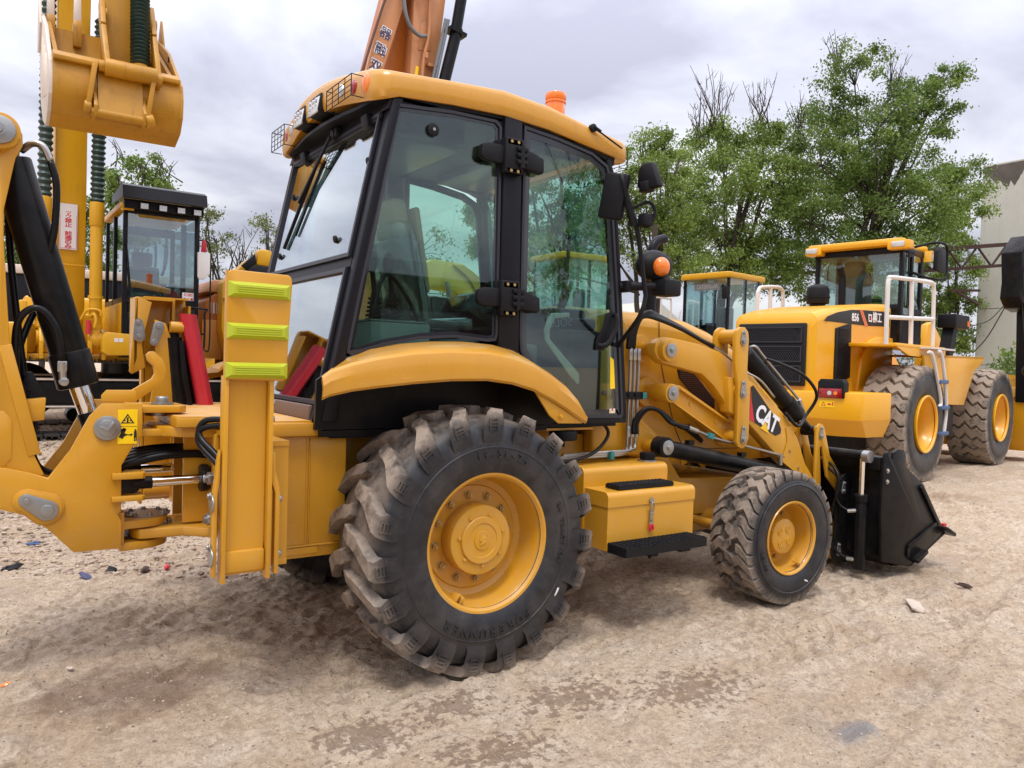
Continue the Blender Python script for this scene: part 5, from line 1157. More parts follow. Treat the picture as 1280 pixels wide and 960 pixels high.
b = B(); b.sph((1.335, -.872, 2.115), .058, (1.0, .75, 1), u=24, v=16); b.out('indicator_lamp', 'orangelens', hl)
# ---- mudguard with rolled lip
b = B(); rows = []
st_ = [(-.835, 1.335, 1.425, -.700, 1.418), (-.80, 1.350, 1.452, -.67, 1.45), (-.70, 1.372, 1.487, -.60, 1.500), (-.58, 1.388, 1.515, -.48, 1.550), (-.40, 1.408, 1.545, -.32, 1.583), (-.20, 1.424, 1.560, -.14, 1.602), (0, 1.428, 1.560, .02, 1.608), (.15, 1.412, 1.540, .17, 1.60), (.28, 1.380, 1.505, .30, 1.575), (.40, 1.330, 1.455, .42, 1.50), (.50, 1.280, 1.395, .52, 1.41), (.58, 1.235, 1.325, .62, 1.31), (.635, 1.205, 1.25, .70, 1.205)]
for xo, zl, zt, xi, zi in st_:
    rows.append([V(xo, -1.055, zl), V(xo, -1.062, zl + (zt - zl) * .55), V(xo, -1.050, zt - .012), V(xo, -1.035, zt), V((xo * .8 + xi * .2), -.985, zt + (zi - zt) * .3 + .004), V((xo + xi) / 2, -.93, zt + (zi - zt) * .5 + .006), V(xi, -.82, zi), V(xi, -.716, zi + .004)])
inner = [[p + V(0, .012 if i < 3 else 0, -.012) for i, p in enumerate(r_)] for r_ in rows]
for r_, q_ in zip(rows, inner): r_ += list(reversed(q_))
b.loft(rows, closed=True, cap=True); b.out('mudguard', 'roof', BL, ang=.42)
b = B(); b.prism([(.30, 1.37), (.50, 1.27), (.63, 1.205), (.62, 1.195), (.46, 1.198), (.40, 1.24)], -1.035, -1.02, bev=.003); b.bolt((.47, -1.036, 1.235), (0, -1, 0), .010); b.out('mudguard_gusset', 'yellow', BL)
b = B(); rows = []
for xo, zl, zt, xi, zi in st_: rows.append([V(xo, .716, zi), V(xo, .9, zt), V(xo, 1.05, zt - .02), V(xo, 1.055, zl), V(xo, 1.04, zl), V(xo, 1.03, zt - .04), V(xo, .716, zi - .02)])
b.loft(rows, closed=True, cap=True); b.out('mudguard', 'roof', BL)
b = B()
for sy in (-1, 1): b.prism([(-.745, 1.165), (-.74, 1.40), (-.6, 1.50), (-.3, 1.57), (.02, 1.59), (.3, 1.56), (.52, 1.38), (.66, 1.19), (.66, 1.165)], sy * .722, sy * .70); 
b.span((-.72, -.72, 1.13), (.62, -.45, 1.16)); b.out('wheel_arch', 'black', BL)
# ================================================================== trees
def tree(name, base, lobes, label, group=None, leafmat='leaf', nl=900, leaf=.11, r0=.22, twigs=0, spread=.55, density=1.0, top_twigs=None):
    root = thing(name, base, label, 'tree', 0, group); rg = random.Random(hash(label) % 1000 if False else len(label) * 7 + int(base[0] * 10))
    bx, by, bz = base; tr = B()
    L = [(Vector((x - bx, y - by, z - bz)), r) for x, y, z, r in lobes]
    top = max(l[0].z for l in L); cxm = sum(l[0].x for l in L) / len(L); cym = sum(l[0].y for l in L) / len(L)
    fork = V(cxm * .12, cym * .12, top * .26)
    # leaders: a trunk that forks, limbs that run on to the lobes
    tr.tube([(0, 0, -.3), (0.02, 0, top * .12), fork], r0, n=10, r1=r0 * .78)
    mains = []
    for k in range(3):
        tgt = sorted(L, key=lambda l: -l[0].z)[min(k * 2, len(L) - 1)][0]
        p1 = fork.lerp(tgt, .45) + V(rg.uniform(-.3, .3), rg.uniform(-.3, .3), .15); mains.append((fork, p1, tgt))
        tr.tube([fork, fork.lerp(p1, .5) + V(rg.uniform(-.15, .15), rg.uniform(-.15, .15), 0), p1, p1.lerp(tgt, .6) + V(rg.uniform(-.2, .2), 0, 0), tgt], r0 * .6, n=8, r1=.02)
    ctr = []; cr_ = []
    for c, r in L:
        c = c + V(.566, .824, 0) * rg.uniform(-spread, spread) * r * 1.6
        m_ = min(mains, key=lambda q: (q[1] - c).length); s = m_[0].lerp(m_[1], rg.uniform(.5, 1.0))
        if c.z < s.z: s = m_[0].lerp(m_[1], rg.uniform(0, .4))
        mid = s.lerp(c, .5) + V(rg.uniform(-.15, .15), rg.uniform(-.15, .15), rg.uniform(0, .2)) * r
        tr.tube([s, mid, c], r0 * .22, n=6, r1=.018, smooth=3)
        k = max(5, int(11 * r * r * 1.2 + 6))
        for i in range(k):
            d = V(rg.gauss(0, 1), rg.gauss(0, 1), rg.gauss(0, .8)); d.normalize(); d *= r * rg.uniform(.45, 1.12) ** .7
            p = c + d; ctr.append(p); cr_.append(rg.uniform(.16, .34) * (r ** .5))
            if i % 2 == 0: tr.tube([c.lerp(mid, .15), c.lerp(p, .5) + V(0, 0, .05), p], .016, n=4, r1=.005, smooth=2)
    tr.out('trunk', 'bark', root)
    ctr = np.array([v[:] for v in ctr]); cr_ = np.array(cr_); per = int(nl * density * len(L) / len(ctr)) + 1
    idx = np.repeat(np.arange(len(ctr)), per); n = len(idx)
    g = rng.normal(0, 1, (n, 3)) * np.array([1, 1, .62]); P = ctr[idx] + g * cr_[idx, None] * .72
    P[:, 2] -= np.abs(rng.normal(0, 1, n)) * .05
    a = rng.normal(0, 1, (n, 3)); a /= np.linalg.norm(a, axis=1)[:, None]; a[:, 2] -= .35
    b_ = rng.normal(0, 1, (n, 3)); b_ -= a * (np.sum(a * b_, 1) / np.sum(a * a, 1))[:, None]; b_ /= np.linalg.norm(b_, axis=1)[:, None]
    sz = leaf * rng.uniform(.55, 1.25, n)[:, None]
    v = np.stack([P, P + a * sz * .5 + b_ * sz * .28, P + a * sz, P + a * sz * .5 - b_ * sz * .28], 1).reshape(-1, 3)
    f = np.arange(n * 4).reshape(-1, 4); npmesh('crown', v, f, leafmat, root)
    if top_twigs:
        tw = B()
        for x, y, z, h, k in top_twigs:
            o = V(x - bx, y - by, z - bz)
            for i in range(k):
                d = V(rg.uniform(-.5, .5), rg.uniform(-.4, .4), 1) * h * rg.uniform(.5, 1); m2 = o + d * .5 + V(rg.uniform(-.1, .1), 0, 0)
                s = o + V(rg.uniform(-.3, .3), rg.uniform(-.2, .2), 0); tw.tube([s, m2, o + d + V(rg.uniform(-.15, .15), 0, 0)], .020, n=4, r1=.006, smooth=3)
                for j in range(3):
                    q = s.lerp(o + d, rg.uniform(.3, .9)); tw.tube([q, q + V(rg.uniform(-.35, .35), rg.uniform(-.2, .2), rg.uniform(.15, .5)) * h * .4], .010, n=4, r1=.004)
        tw.out('bare_twigs', 'bark', root, kind='stuff')
    return root
gt = 'trees at the edge of the yard'
tree('broadleaf_tree', (20.9, 10.75, .1), [(20.97,10.59,11.11,.93),(20.41,10.93,9.68,1.08),(21.37,10.26,9.32,1.29),(22.85,9.3,10.92,.77),(23.44,8.9,11.2,.52),(23.18,9.04,9.78,.67),(22.23,9.65,8.45,1.42),(23.19,8.98,8.1,.88),(20.97,10.48,7.25,1.6),(22.15,9.65,6.64,1.42),(23.73,8.59,7.6,.88),(24.27,8.21,7.11,.62),(19.9,11.24,8.11,1.19),(19.7,11.32,6.3,1.14),(21.2,10.26,5.32,1.24),(22.68,9.27,6.28,1.03),(23.32,8.85,6.69,.67),(20.15,10.96,4.51,1.14),(21.6,10.07,8.04,1.29),(22.43,9.55,9.75,.77)],
     'tallest spreading green tree, right behind the large wheel loader', gt, 'leaf', 4300, .10, .26, top_twigs=[(20.6, 10.8, 11.2, 1.5, 9), (19.6, 11.4, 9.0, 1.6, 7), (22.0, 9.8, 10.4, 1.6, 9)])
tree('broadleaf_tree', (17.6, 12.75, .1), [(17.65,12.81,9.06,.77),(17.02,13.22,8.26,.88),(17.56,12.82,7.38,1.24),(18.51,12.21,8.7,1.03),(18.82,12.03,9.3,.5),(18.84,11.95,7.56,1.08),(16.52,13.48,5.67,1.03),(17.58,12.75,5.58,1.34),(18.64,12.03,5.74,1.19),(16.83,13.3,6.71,.93),(19.38,11.56,7.06,.77),(19.4,11.49,5.0,1.03),(18.23,12.28,4.7,.93)],
     'green tree with bare twigs on top, left of the tallest tree', gt, 'leaf2', 4100, .10, .2, top_twigs=[(17.4, 12.9, 9.2, 2.0, 14), (17.0, 13.2, 8.8, 1.6, 10), (18.6, 12.1, 9.4, 1.7, 12)])
tree('broadleaf_tree', (13.7, 11.8, .1), [(13.33,12.09,7.63,.54),(13.89,11.71,7.88,.45),(14.27,11.44,7.44,.54),(13.62,11.86,6.73,.82),(14.19,11.46,6.19,.77),(13.35,12.02,5.81,.68),(13.73,11.73,4.92,.91),(14.3,11.33,4.49,.82),(12.97,12.3,6.25,.54),(12.3,12.7,5.2,.8),(10.8,13.7,4.3,.8),(11.9,12.9,6.0,.7)],
     'light green tree close behind the cab of the backhoe loader', gt, 'leaf2', 2700, .085, .16)
tree('broadleaf_tree', (29.0, 11.0, .1), [(29.04,10.99,6.66,.5),(28.79,11.12,5.57,.8),(29.31,10.74,4.66,.68),(28.94,10.97,3.72,.8),(28.55,11.26,4.63,.68),(29.46,10.59,3.12,.62),(28.15,11.57,5.86,.56),(27.5,12.0,4.5,1.0),(26.6,12.6,3.6,1.0)],
     'small tree beside the concrete building, below the rusty truss', gt, 'leaf2', 2600, .11, .12)
tree('broadleaf_tree', (1.0, 15.6, .4), [(1.04,15.61,5.84,.37),(.66,15.87,5.57,.33),(1.43,15.34,5.54,.33),(.89,15.7,5.33,.33),(1.28,15.43,5.25,.33),(.51,15.95,5.04,.26),(.75,15.9,4.4,.5),(1.2,15.5,4.5,.5)],
     'small leafy tree top showing over the excavator cab', gt, 'leaf', 900, .09, .07, top_twigs=[(1.5, 15.3, 5.5, .8, 6), (.6, 15.9, 5.8, .7, 4)])
tree('broadleaf_tree', (2.9, 16.7, .4), [(2.79,16.82,5.13,.29),(3.02,16.64,4.48,.35),(2.81,16.77,3.86,.41),(3.2,16.49,3.46,.37),(2.61,16.87,2.82,.41),(2.95,16.63,2.62,.45)],
     'thin sparse tree right of the excavator cab', gt, 'leaf3', 480, .08, .06, top_twigs=[(3.4, 16.4, 3.6, 1.3, 10), (3.9, 16.1, 3.3, 1.5, 9)])
tree('broadleaf_tree', (4.7, 17.9, .4), [(4.65,17.97,5.16,.36),(4.89,17.79,4.72,.41),(4.56,18.01,4.36,.36),(4.85,17.8,3.92,.41),(4.41,18.1,4.13,.27),(5.3,17.6,4.6,.6),(6.2,17.1,4.4,.8),(7.3,16.5,4.6,.8),(8.4,15.9,4.7,.8),(7.0,16.7,3.4,1.0),(8.6,15.8,3.6,.9)],
     'olive tree row seen between reflector panel and cab', gt, 'leaf3', 700, .09, .09)
tree('broadleaf_tree', (-.9, 16.8, .4), [(-1.52,17.32,4.32,.3),(-1.39,17.22,3.86,.33),(-1.57,17.33,3.3,.41),(-.16,16.36,3.44,.36),(.02,16.26,4.09,.35),(.01,16.29,4.84,.3),(.38,16.0,3.55,.36),(.37,16.04,4.48,.25),(-.6,16.7,3.8,.4),(.5,15.9,2.8,.5),(-1.0,17.0,3.0,.5)],
     'green bushy tree behind the excavator boom at far left', gt, 'leaf', 900, .09, .08)
tree('broadleaf_tree', (11.5, 13.1, .1), [(10.81, 13.79, 6.74, 0.68), (11.46, 13.36, 7.22, 0.64), (12.12, 12.91, 7.13, 0.59), (11.29, 13.44, 5.85, 0.77), (12.0, 12.95, 5.95, 0.68), (12.54, 12.6, 6.35, 0.54), (10.83, 13.72, 4.93, 0.77), (11.58, 13.2, 4.62, 0.82), (12.33, 12.7, 4.98, 0.73), (9.61, 14.57, 5.34, 0.36), (9.72, 14.48, 4.78, 0.36), (9.41, 14.72, 5.85, 0.27), (10.35, 14.08, 5.93, 0.5)],
     'green tree that shows through the door glass of the backhoe cab', gt, 'leaf2', 2700, .085, .16)
ws2 = thing('workshop_shed', (0, -26, 0), 'long low shed that shows only as a dark reflection in the side window', 'shed')
b = B(); b.span((-16, -8, -.1), (16.8, 0, 5.0)); b.out('wall', 'rust', ws2); b = B(); b.prism([(.4, 5.0), (-4, 6.2), (-8.4, 5.0)], -16.4, 17.2, 'x'); b.out('roof', 'greyink', ws2)
for x in (-11, -5, 1, 7, 13): b = B(); b.span((x - 1.8, .0, 0), (x + 1.8, .06, 3.6)); b.out('door', 'greyink', ws2)
tree('broadleaf_tree', (15.2, -17.0, .0), [(14.6, -16.6, 6.5, 1.3), (15.8, -17.6, 6.2, 1.3), (15.0, -17.0, 8.0, 1.2), (17.0, -17.4, 5.4, 1.4), (13.6, -16.4, 5.0, 1.2), (16.2, -16.6, 7.4, 1.0), (12.6, -16.0, 4.0, 1.0)],
     'tree that shows only as a reflection in the door glass', gt, 'leaf', 900, .14, .2, top_twigs=[(15.0, -17.0, 8.2, 4.0, 14), (13.4, -16.4, 6.4, 3.5, 10), (17.0, -17.2, 7.2, 4, 10)])
def bush(name, c, r, label, mat, n=2200, leaf=.12):
    o = thing(name, (c[0], c[1], .1), label, 'bush'); P = rng.normal(0, 1, (n, 3)); P /= np.linalg.norm(P, axis=1)[:, None]; P *= r * rng.uniform(.4, 1, n)[:, None] ** .6; P[:, 2] = np.abs(P[:, 2]) * c[2] / r
    a = rng.normal(0, 1, (n, 3)); a /= np.linalg.norm(a, axis=1)[:, None]; b_ = rng.normal(0, 1, (n, 3)); b_ /= np.linalg.norm(b_, axis=1)[:, None]
    s = leaf * rng.uniform(.6, 1.3, n)[:, None]; v = np.stack([P, P + a * s * .5 + b_ * s * .25, P + a * s, P + a * s * .5 - b_ * s * .25], 1).reshape(-1, 3)
    npmesh('foliage', v, np.arange(n * 4).reshape(-1, 4), mat, o)
    b = B()
    for i in range(7): b.tube([(0, 0, -.1), (rng.uniform(-.3, .3), rng.uniform(-.3, .3), c[2] * .5), (rng.uniform(-.6, .6) * r, rng.uniform(-.6, .6) * r, c[2] * .8)], .03, n=5, r1=.01)
    b.out('stem', 'bark', o)
bush('bush', (24.6, 6.75, 2.6), 1.2, 'green bush in front of the concrete building', 'leaf', 3000, .16)
bush('bush', (20.5, 12.6, 2.6), 2.2, 'dark bush under the tall trees behind the far wheel loader', 'leaf', 3500, .14)
bush('bush', (22.5, 12.0, 2.6), 2.4, 'low greenery between the large wheel loader and the small tree', 'leaf', 5000, .14)
bush('bush', (26.0, 11.2, 2.4), 1.7, 'low hedge bush at the foot of the truss', 'leaf3', 3000, .14)

# ================================================================== building, truss, pole, cable
bd = thing('concrete_building', (29.7, 10.4, 0), 'weathered cream concrete building at the right edge', 'building')
cr2 = Matrix.Rotation(0, 4, 'Z')
b = B(); b.span((0.02, -9, -.2), (12, 0, 9.62)); b.out('wall', 'cream', bd)
for i, (z0, z1) in enumerate(((-.2, 2.0), (2.03, 4.15), (4.18, 6.55), (6.58, 9.6))):
    for y0 in (-9, -6, -3): b = B(); b.span((-.03, y0 + .012, z0), (.02, y0 + 2.988, z1)); b.out('wall_panel', 'cream', bd)
for z0, z1 in ((-.2, 2.0), (2.03, 4.15), (4.18, 6.55), (6.58, 9.6)): b = B(); b.span((.06, 0, z0), (11.9, .04, z1)); b.out('wall_panel', 'cream', bd)
b = B(); b.span((-.02, -9.05, 9.605), (12.05, .045, 9.66), bev=.01); b.out('parapet', 'cream', bd)
M['stain'] = paint('black_mould', (.10, .085, .07), .9, var=.5)
b = B(); r_ = random.Random(3)
for y0, y1 in ((-2.9, -.02), (-5.95, -3.05)):
    pl = [(y0, 9.59)]; d_ = .4
    for i in range(1, 60):
        d_ = min(1.15, max(.06, d_ + r_.uniform(-.22, .22))); pl.append((y0 + (y1 - y0) * i / 60, 9.59 - d_ * (.35 + .65 * math.sin(i * .11) ** 2)))
    pl.append((y1, 9.59)); b.prism(pl, -.0305, -.033, 'x')
b.out('mould_stain', 'stain', bd)
def truss(p0, p1, dz, n, label, r=.05):
    p0, p1 = Vector(p0), Vector(p1); t = thing('steel_truss', p0, label, 'truss'); d = p1 - p0; dn = V(0, 0, -dz)
    b = B(); b.beam(V(0, 0, 0), d, r * 2.4, r * 2.4); b.out('top_chord', 'rust', t); b = B(); b.beam(dn, d + dn, r * 2, r * 2); b.out('bottom_chord', 'rust', t)
    for i in range(n):
        a = d * (i / n); c = d * ((i + 1) / n); m_ = d * ((i + .5) / n)
        b = B(); b.beam(a, m_ + dn, r, r); b.out('truss_brace', 'rust', t); b = B(); b.beam(m_ + dn, c, r, r); b.out('truss_brace', 'rust', t)
    return t
truss((24.2, 10.9, 5.80), (28.2, 7.85, 6.28), .72, 5, 'rusty steel truss crossing in front of the concrete building', .055)
truss((17.6, 15.1, 5.05), (23.9, 11.1, 5.75), .5, 9, 'rusty steel truss behind the tall trees, above the far loader', .05)
t2 = thing('steel_bracket', (24.75, 9.01, 4.41), 'dark steel bracket arm under the rusty truss', 'bracket'); b = B(); b.beam((0, 0, 0), (.82, -.56, .03), .08, .08); b.out('bracket_bar', 'rust', t2); b = B(); b.beam((.2, -.15, -.05), (.82, -.56, -.45), .07, .07); b.out('bracket_brace', 'rust', t2)
b = B(); b.cyl((12.26, 10.31, .0), (12.26, 10.31, 5.2), .09, .075, n=14); tag(b.out('utility_pole', 'bark'), 'grey wooden pole standing behind the front lamp of the backhoe', 'pole')
b = B(); b.tube([(24.3, 8.0, 2.3), (24.7, 7.75, 2.85), (25.2, 7.45, 3.9)], .018, n=6); b.tube([(24.5, 8.1, 3.2), (24.9, 7.8, 3.4), (25.2, 7.45, 3.95)], .014, n=6); tag(b.out('power_cable', 'dark'), 'slack black cable hanging in front of the concrete building', 'cable')
# far low building and lorry body glimpsed between the machines
b = B(); b.span((22.5, 24, 0), (30, 29, 3.2)); b.prism([(23.8, 3.2), (29.2, 3.2), (26.2, 4.9)], 24, 29); tag(b.out('shed', 'cream'), 'pale gabled shed far behind, seen under the side lamp', 'shed')
lr = thing('lorry', (-1.2, 12.4, .41), 'dark lorry body with pale top rail behind the excavator', 'lorry')
b = B(); b.span((-1.6, -.1, .9), (2.2, 1.6, 2.45), bev=.03); b.out('cargo_body', 'cabblack', lr); b = B(); b.span((-1.62, -.14, 2.46), (2.22, 1.62, 2.62), bev=.02); b.out('top_rail', 'pale', lr)
for x in (-1.0, 1.5): b = B(); b.lathe([(-.02, .2), (-.02, .48), (.26, .48), (.26, .2)], (x, 0, .5), n=28); b.out('tyre', 'rubberhose', lr)

# ================================================================== tracked machines
def track(parent, cx_, cy_, z0, length, width, height, ax='x', shoes='track'):
    """track frame, rollers and separate shoes; runs along ax, centred at cx_, cy_"""
    r = height / 2; straight = length - height; per = 2 * straight + 2 * PI * r; n = int(per / .19)
    def P(u, v, w_): return (cx_ + u, cy_ + v, w_) if ax == 'x' else (cx_ + v, cy_ + u, w_)
    def pos(s):
        s %= per
        if s < straight: return s - straight / 2, z0 + height - .02, 0
        s -= straight
        if s < PI * r: a = PI / 2 - s / r; return straight / 2 + math.cos(a) * r, z0 + r + math.sin(a) * r, -(s / r)
        s -= PI * r
        if s < straight: return straight / 2 - s, z0 + .02, -PI
        s -= straight; a = -PI / 2 - s / r; return -straight / 2 + math.cos(a) * r, z0 + r + math.sin(a) * r, -PI - s / r
    first = None
    for i in range(n):
        u, z, an = pos(i * per / n)
        if first is None:
            b = B(); b.box((0, 0, 0), (.175, width, .022)); b.box((-.07, 0, .03), (.018, width, .04)); b.box((0, 0, .022), (.014, width, .024)); b.box((.07, 0, .022), (.014, width, .024))
            o = first = b.out('track_shoe', shoes, parent)
        else: o = first.copy(); COL.objects.link(o)
        o.location = P(u, 0, z); o.rotation_euler = (0, -an, 0) if ax == 'x' else (0, -an, PI / 2)
        if ax == 'y': o.rotation_euler = Euler((0, -an, PI / 2), 'XYZ')
    b = B()
    def sp(u0, v0, z_0, u1, v1, z_1): b.span(P(u0, v0, z_0), P(u1, v1, z_1), bev=.008)
    sp(-straight / 2, -width * .36, z0 + height * .42, straight / 2, width * .36, z0 + height * .74)
    sp(-straight / 2, -width * .42, z0 + height * .72, straight / 2, width * .42, z0 + height * .76); sp(-straight / 2, -width * .42, z0 + height * .385, straight / 2, width * .42, z0 + height * .42)
    b.out('track_frame', 'black', parent); b = B(); b.span(P(-straight / 2, -width * .425, z0 + height * .735), P(straight / 2, -width * .42, z0 + height * .76)); b.span(P(-straight / 2, -width * .425, z0 + height * .385), P(straight / 2, -width * .42, z0 + height * .405)); b.out('frame_edge', 'pale', parent)
    for u in (-straight / 2, straight / 2):
        b = B(); a0, a1 = P(u, -width * .3, z0 + r), P(u, width * .3, z0 + r); b.cyl(a0, a1, r - .07, n=28, bev=.02); b.out('idler_wheel', 'black', parent)
    for k in range(3):
        u = -straight * .3 + k * straight * .3; b = B(); b.cyl(P(u, -width * .32, z0 + .13), P(u, width * .32, z0 + .13), .10, n=16); b.out('track_roller', 'black', parent)
def bellows(b, p0, p1, r, n):
    p0, p1 = Vector(p0), Vector(p1); d = (p1 - p0); L = d.length; q = d.to_track_quat('Z', 'Y')
    rows = []
    for i in range(2 * n + 1):
        rr = r if i % 2 else r * .72
        rows.append([p0 + d * (i / (2 * n)) + q @ V(math.cos(a) * rr, math.sin(a) * rr, 0) for a in np.linspace(0, 2 * PI, 24, endpoint=False)])
    b.loft(rows, closed=True, cap=True)
EX = thing('excavator', (0, 7.2, .41), 'yellow tracked excavator with green rubber boots on its cylinders and bucket raised overhead', 'excavator')
EX.location = (0, 0, 0)
track(EX, .1, 7.35, .41, 6.4, .62, .98, shoes='trackblack'); track(EX, .1, 9.4, .41, 4.2, .62, .98)
b = B(); b.box((.1, 8.4, .95), (1.6, 1.7, .5), bev=.05); b.cyl((.1, 8.4, 1.1), (.1, 8.4, 1.38), .7, n=32); b.out('undercarriage', 'black', EX)
b = B(); b.span((-1.95, 7.1, 1.36), (.55, 10.6, 1.46), bev=.01); b.span((-1.95, 7.3, 1.46), (-1.45, 10.6, 1.85), bev=.06); b.span((-1.42, 8.6, 1.46), (-.65, 10.4, 2.05), bev=.05)
b.span((-1.5, 10.4, 1.4), (.6, 11.2, 2.4), bev=.12); b.span((-.38, 8.6, 1.46), (.6, 10.4, 2.1), bev=.08)
b.prism([(-.78, 1.50), (-.78, 1.70), (-.72, 1.76), (-.42, 1.74), (-.36, 1.66), (-.36, 1.52), (-.42, 1.47), (-.72, 1.46)], 6.75, 7.1, bev=.02)
b.span((.02, 6.85, 1.30), (.50, 7.1, 1.36)); b.prism([(.30, 1.30), (.55, 1.46), (.55, 1.36), (.48, 1.24)], 6.6, 7.1)
b.out('house', 'yellow3', EX)
for x in (-1.62, -1.45, -1.22, -1.05, -.92, -.76):
    b = B(); b.prism([(6.92, 1.40), (7.25, 1.40), (7.25, 1.70), (7.12, 1.80), (6.98, 1.76), (6.90, 1.62)], x, x + .045, 'x', bev=.01); b.out('pivot_bracket', 'yellow3', EX)
b = B(); b.box((-1.28, 7.3, 1.62), (.26, .3, .3), bev=.03); b.box((-1.62, 7.35, 1.95), (.10, .5, .34), bev=.03); b.box((-1.42, 7.35, 1.92), (.1, .5, .28), bev=.03); b.out('boom_foot', 'yellow3', EX)
b = B()   # boom: box section rising, then bending over towards the front
bpts = [(7.55, 1.45), (7.25, 2.1), (7.22, 2.9), (7.20, 4.45), (7.0, 6.0), (6.5, 7.6), (5.8, 8.6), (5.6, 8.9), (6.2, 8.7), (7.0, 7.9), (7.6, 6.3), (7.75, 4.6), (7.9, 2.9), (8.1, 1.9), (7.95, 1.45)]
b.prism(bpts, -1.29, -.935, 'x', bev=.012); bm_ = b.out('boom', 'yellow3', EX)
b = B(); b.span((-1.285, 7.185, 2.60), (-.94, 7.20, 2.62)); b.out('weld_seam', 'yellow3', bm_)
M['placard'] = paint('sign_white', (.74, .72, .74), .5, var=.03)
b = B(); b.box((-1.135, 7.198, 3.09), (.20, .008, .58), (.01, 0, 0)); sg = b.out('warning_placard', 'placard', bm_)
b = B(); b.ring([(-1.228, 2.812), (-1.042, 2.812), (-1.042, 3.368), (-1.228, 3.368)], .004, 7.1935, 7.1925); b.out('placard_border', 'redink', sg)
for i, ch in enumerate('パック禁止 前進のみ'):
    if ch == ' ': continue
    text('ッ' if ch == 'ッ' else ch, .062, frame(V(-1.135, 7.1925, 3.325 - i * .054), (1, 0, 0), (0, 0, 1)), 'redink', sg, ext=.0006, bold=.0012, sx_=1.35)
for x, y, z1, z2, r in ((-.835, 7.0, 3.40, 4.50, .078), (-1.405, 7.15, 3.42, 4.95, .078)):
    b = B(); b.cyl((x, y, 1.78), (x, y, z1), r * .95, n=28, bev=.004); b.cyl((x, y, z1 - .30), (x, y, z1 + .01), r * 1.12, n=28, bev=.02); b.cyl((x, y, 1.80), (x, y, 1.86), r * 1.05, n=28); b.cyl((x, y, 2.18), (x, y, 2.22), r * 1.15, n=28); b.cyl((x - .07, y, 1.66), (x + .07, y, 1.66), .10, n=24); b.box((x, y, 1.74), (.10, .14, .12), bev=.02)
    c_ = b.out('boom_cylinder', 'yellow3', EX)
    b = B(); bellows(b, (x, y, z1), (x + .02, y - .05, z2 + 1.2), r * 1.12, 34); b.out('rubber_boot', 'bellows', c_)
b = B(); b.tube([(-.90, 6.95, 1.95), (-.86, 6.9, 1.98), (-.84, 6.88, 1.90), (-.86, 6.88, 1.8)], .02, n=8); b.tube([(-1.0, 7.0, 1.9), (-.93, 6.95, 2.03), (-.80, 6.9, 2.03), (-.78, 6.9, 1.95)], .018, n=8); b.out('handrail', 'yellow3', EX)
b = B(); b.cyl((-.92, 6.9, 1.72), (-.92, 6.9, 1.90), .03, n=12); b.out('fire_bottle', 'red', EX)
# arm coming down towards the bucket
b = B(); b.prism([(5.7, 8.9), (5.35, 8.8), (4.92, 6.6), (4.80, 5.0), (4.82, 4.45), (4.95, 4.32), (5.08, 4.42), (5.35, 5.4), (5.85, 7.2), (6.1, 8.4)], -1.03, -.66, 'x', bev=.015); arm = b.out('arm', 'bucketyellow', EX)
b = B(); b.cyl((-.735, 4.50, 4.42), (-.735, 4.50, 4.30), .07, n=20); c_ = b.out('bucket_cylinder', 'bucketyellow', EX)
b = B(); bellows(b, (-.735, 4.52, 4.42), (-.72, 4.78, 6.2), .095, 44); b.out('rubber_boot', 'bellows', c_)
# bucket: shell, sides, teeth, ears
BK = B(); prof = [(4.62, 4.36), (4.50, 4.30), (4.45, 4.12), (4.47, 3.96), (4.58, 3.82), (4.85, 3.74), (5.25, 3.88), (5.65, 4.18), (5.90, 4.60), (5.93, 5.10)]
inn = [(y + (5.2 - y) * .05, z + .028) for y, z in prof[1:-1]]
BK.prism(prof + [(5.90, 5.10)] + list(reversed(inn)) + [(4.62, 4.33)], -1.50, -.36, 'x')
BK.prism([(4.62, 4.30), (4.62, 4.37), (4.70, 4.38), (4.70, 4.30)], -1.50, -.36, 'x', bev=.01)
bkt = BK.out('bucket', 'bucketyellow', EX)
sidep = [(4.60, 4.38)] + prof[1:-1] + [(5.95, 5.10), (5.84, 5.20), (5.20, 4.86)]
for x0, x1 in ((-1.535, -1.50), (-.36, -.325)):
    b = B(); b.prism(sidep, x0, x1, 'x', bev=.006); b.out('bucket_side', 'pale' if x0 < -1 else 'bucketyellow', bkt)
for x in (-1.545, -.315): b = B(); b.prism([(5.62, 5.02), (5.80, 4.75), (5.96, 4.8), (5.98, 5.22), (5.84, 5.44)], x - .012, x + .012, 'x', bev=.004); b.out('side_cutter', 'pale' if x < -1 else 'bucketyellow', bkt)
for x in (-1.44, -1.18, -.90, -.64, -.42):
    b = B(); b.prism([(5.83, 4.92), (6.00, 4.92), (6.005, 5.13), (5.96, 5.22), (5.85, 5.22), (5.82, 5.13)], x - .042, x + .042, 'x', bev=.008); t_ = b.out('tooth_adapter', 'bucketyellow', bkt)
    b = B(); b.prism([(5.85, 5.18), (5.965, 5.18), (5.93, 5.48), (5.90, 5.49)], x - .036, x + .036, 'x', bev=.006); b.out('tooth', 'pale', t_)
for x in (-1.46, -.40):
    b = B(); b.prism([(4.75, 4.46), (5.85, 5.14), (5.86, 5.05), (4.75, 4.37)], x - .02, x + .02, 'x'); b.out('cheek_strip', 'bucketyellow', bkt)
b = B()
for y_, z_ in ((4.9, 4.0), (5.2, 4.25), (5.1, 4.45)): b.cyl((-.358, y_, z_ + .3), (-.366, y_, z_ + .3), .03, n=10)
b.out('cheek_hole', 'dark', bkt)
b = B()
for i in range(3): b.beam((-1.537, 4.62 + i * .25, 3.98 + i * .05), (-1.537, 4.75 + i * .25, 4.42 + i * .16), .012, .03, bev=.004)
b.out('cheek_rib', 'pale', bkt)
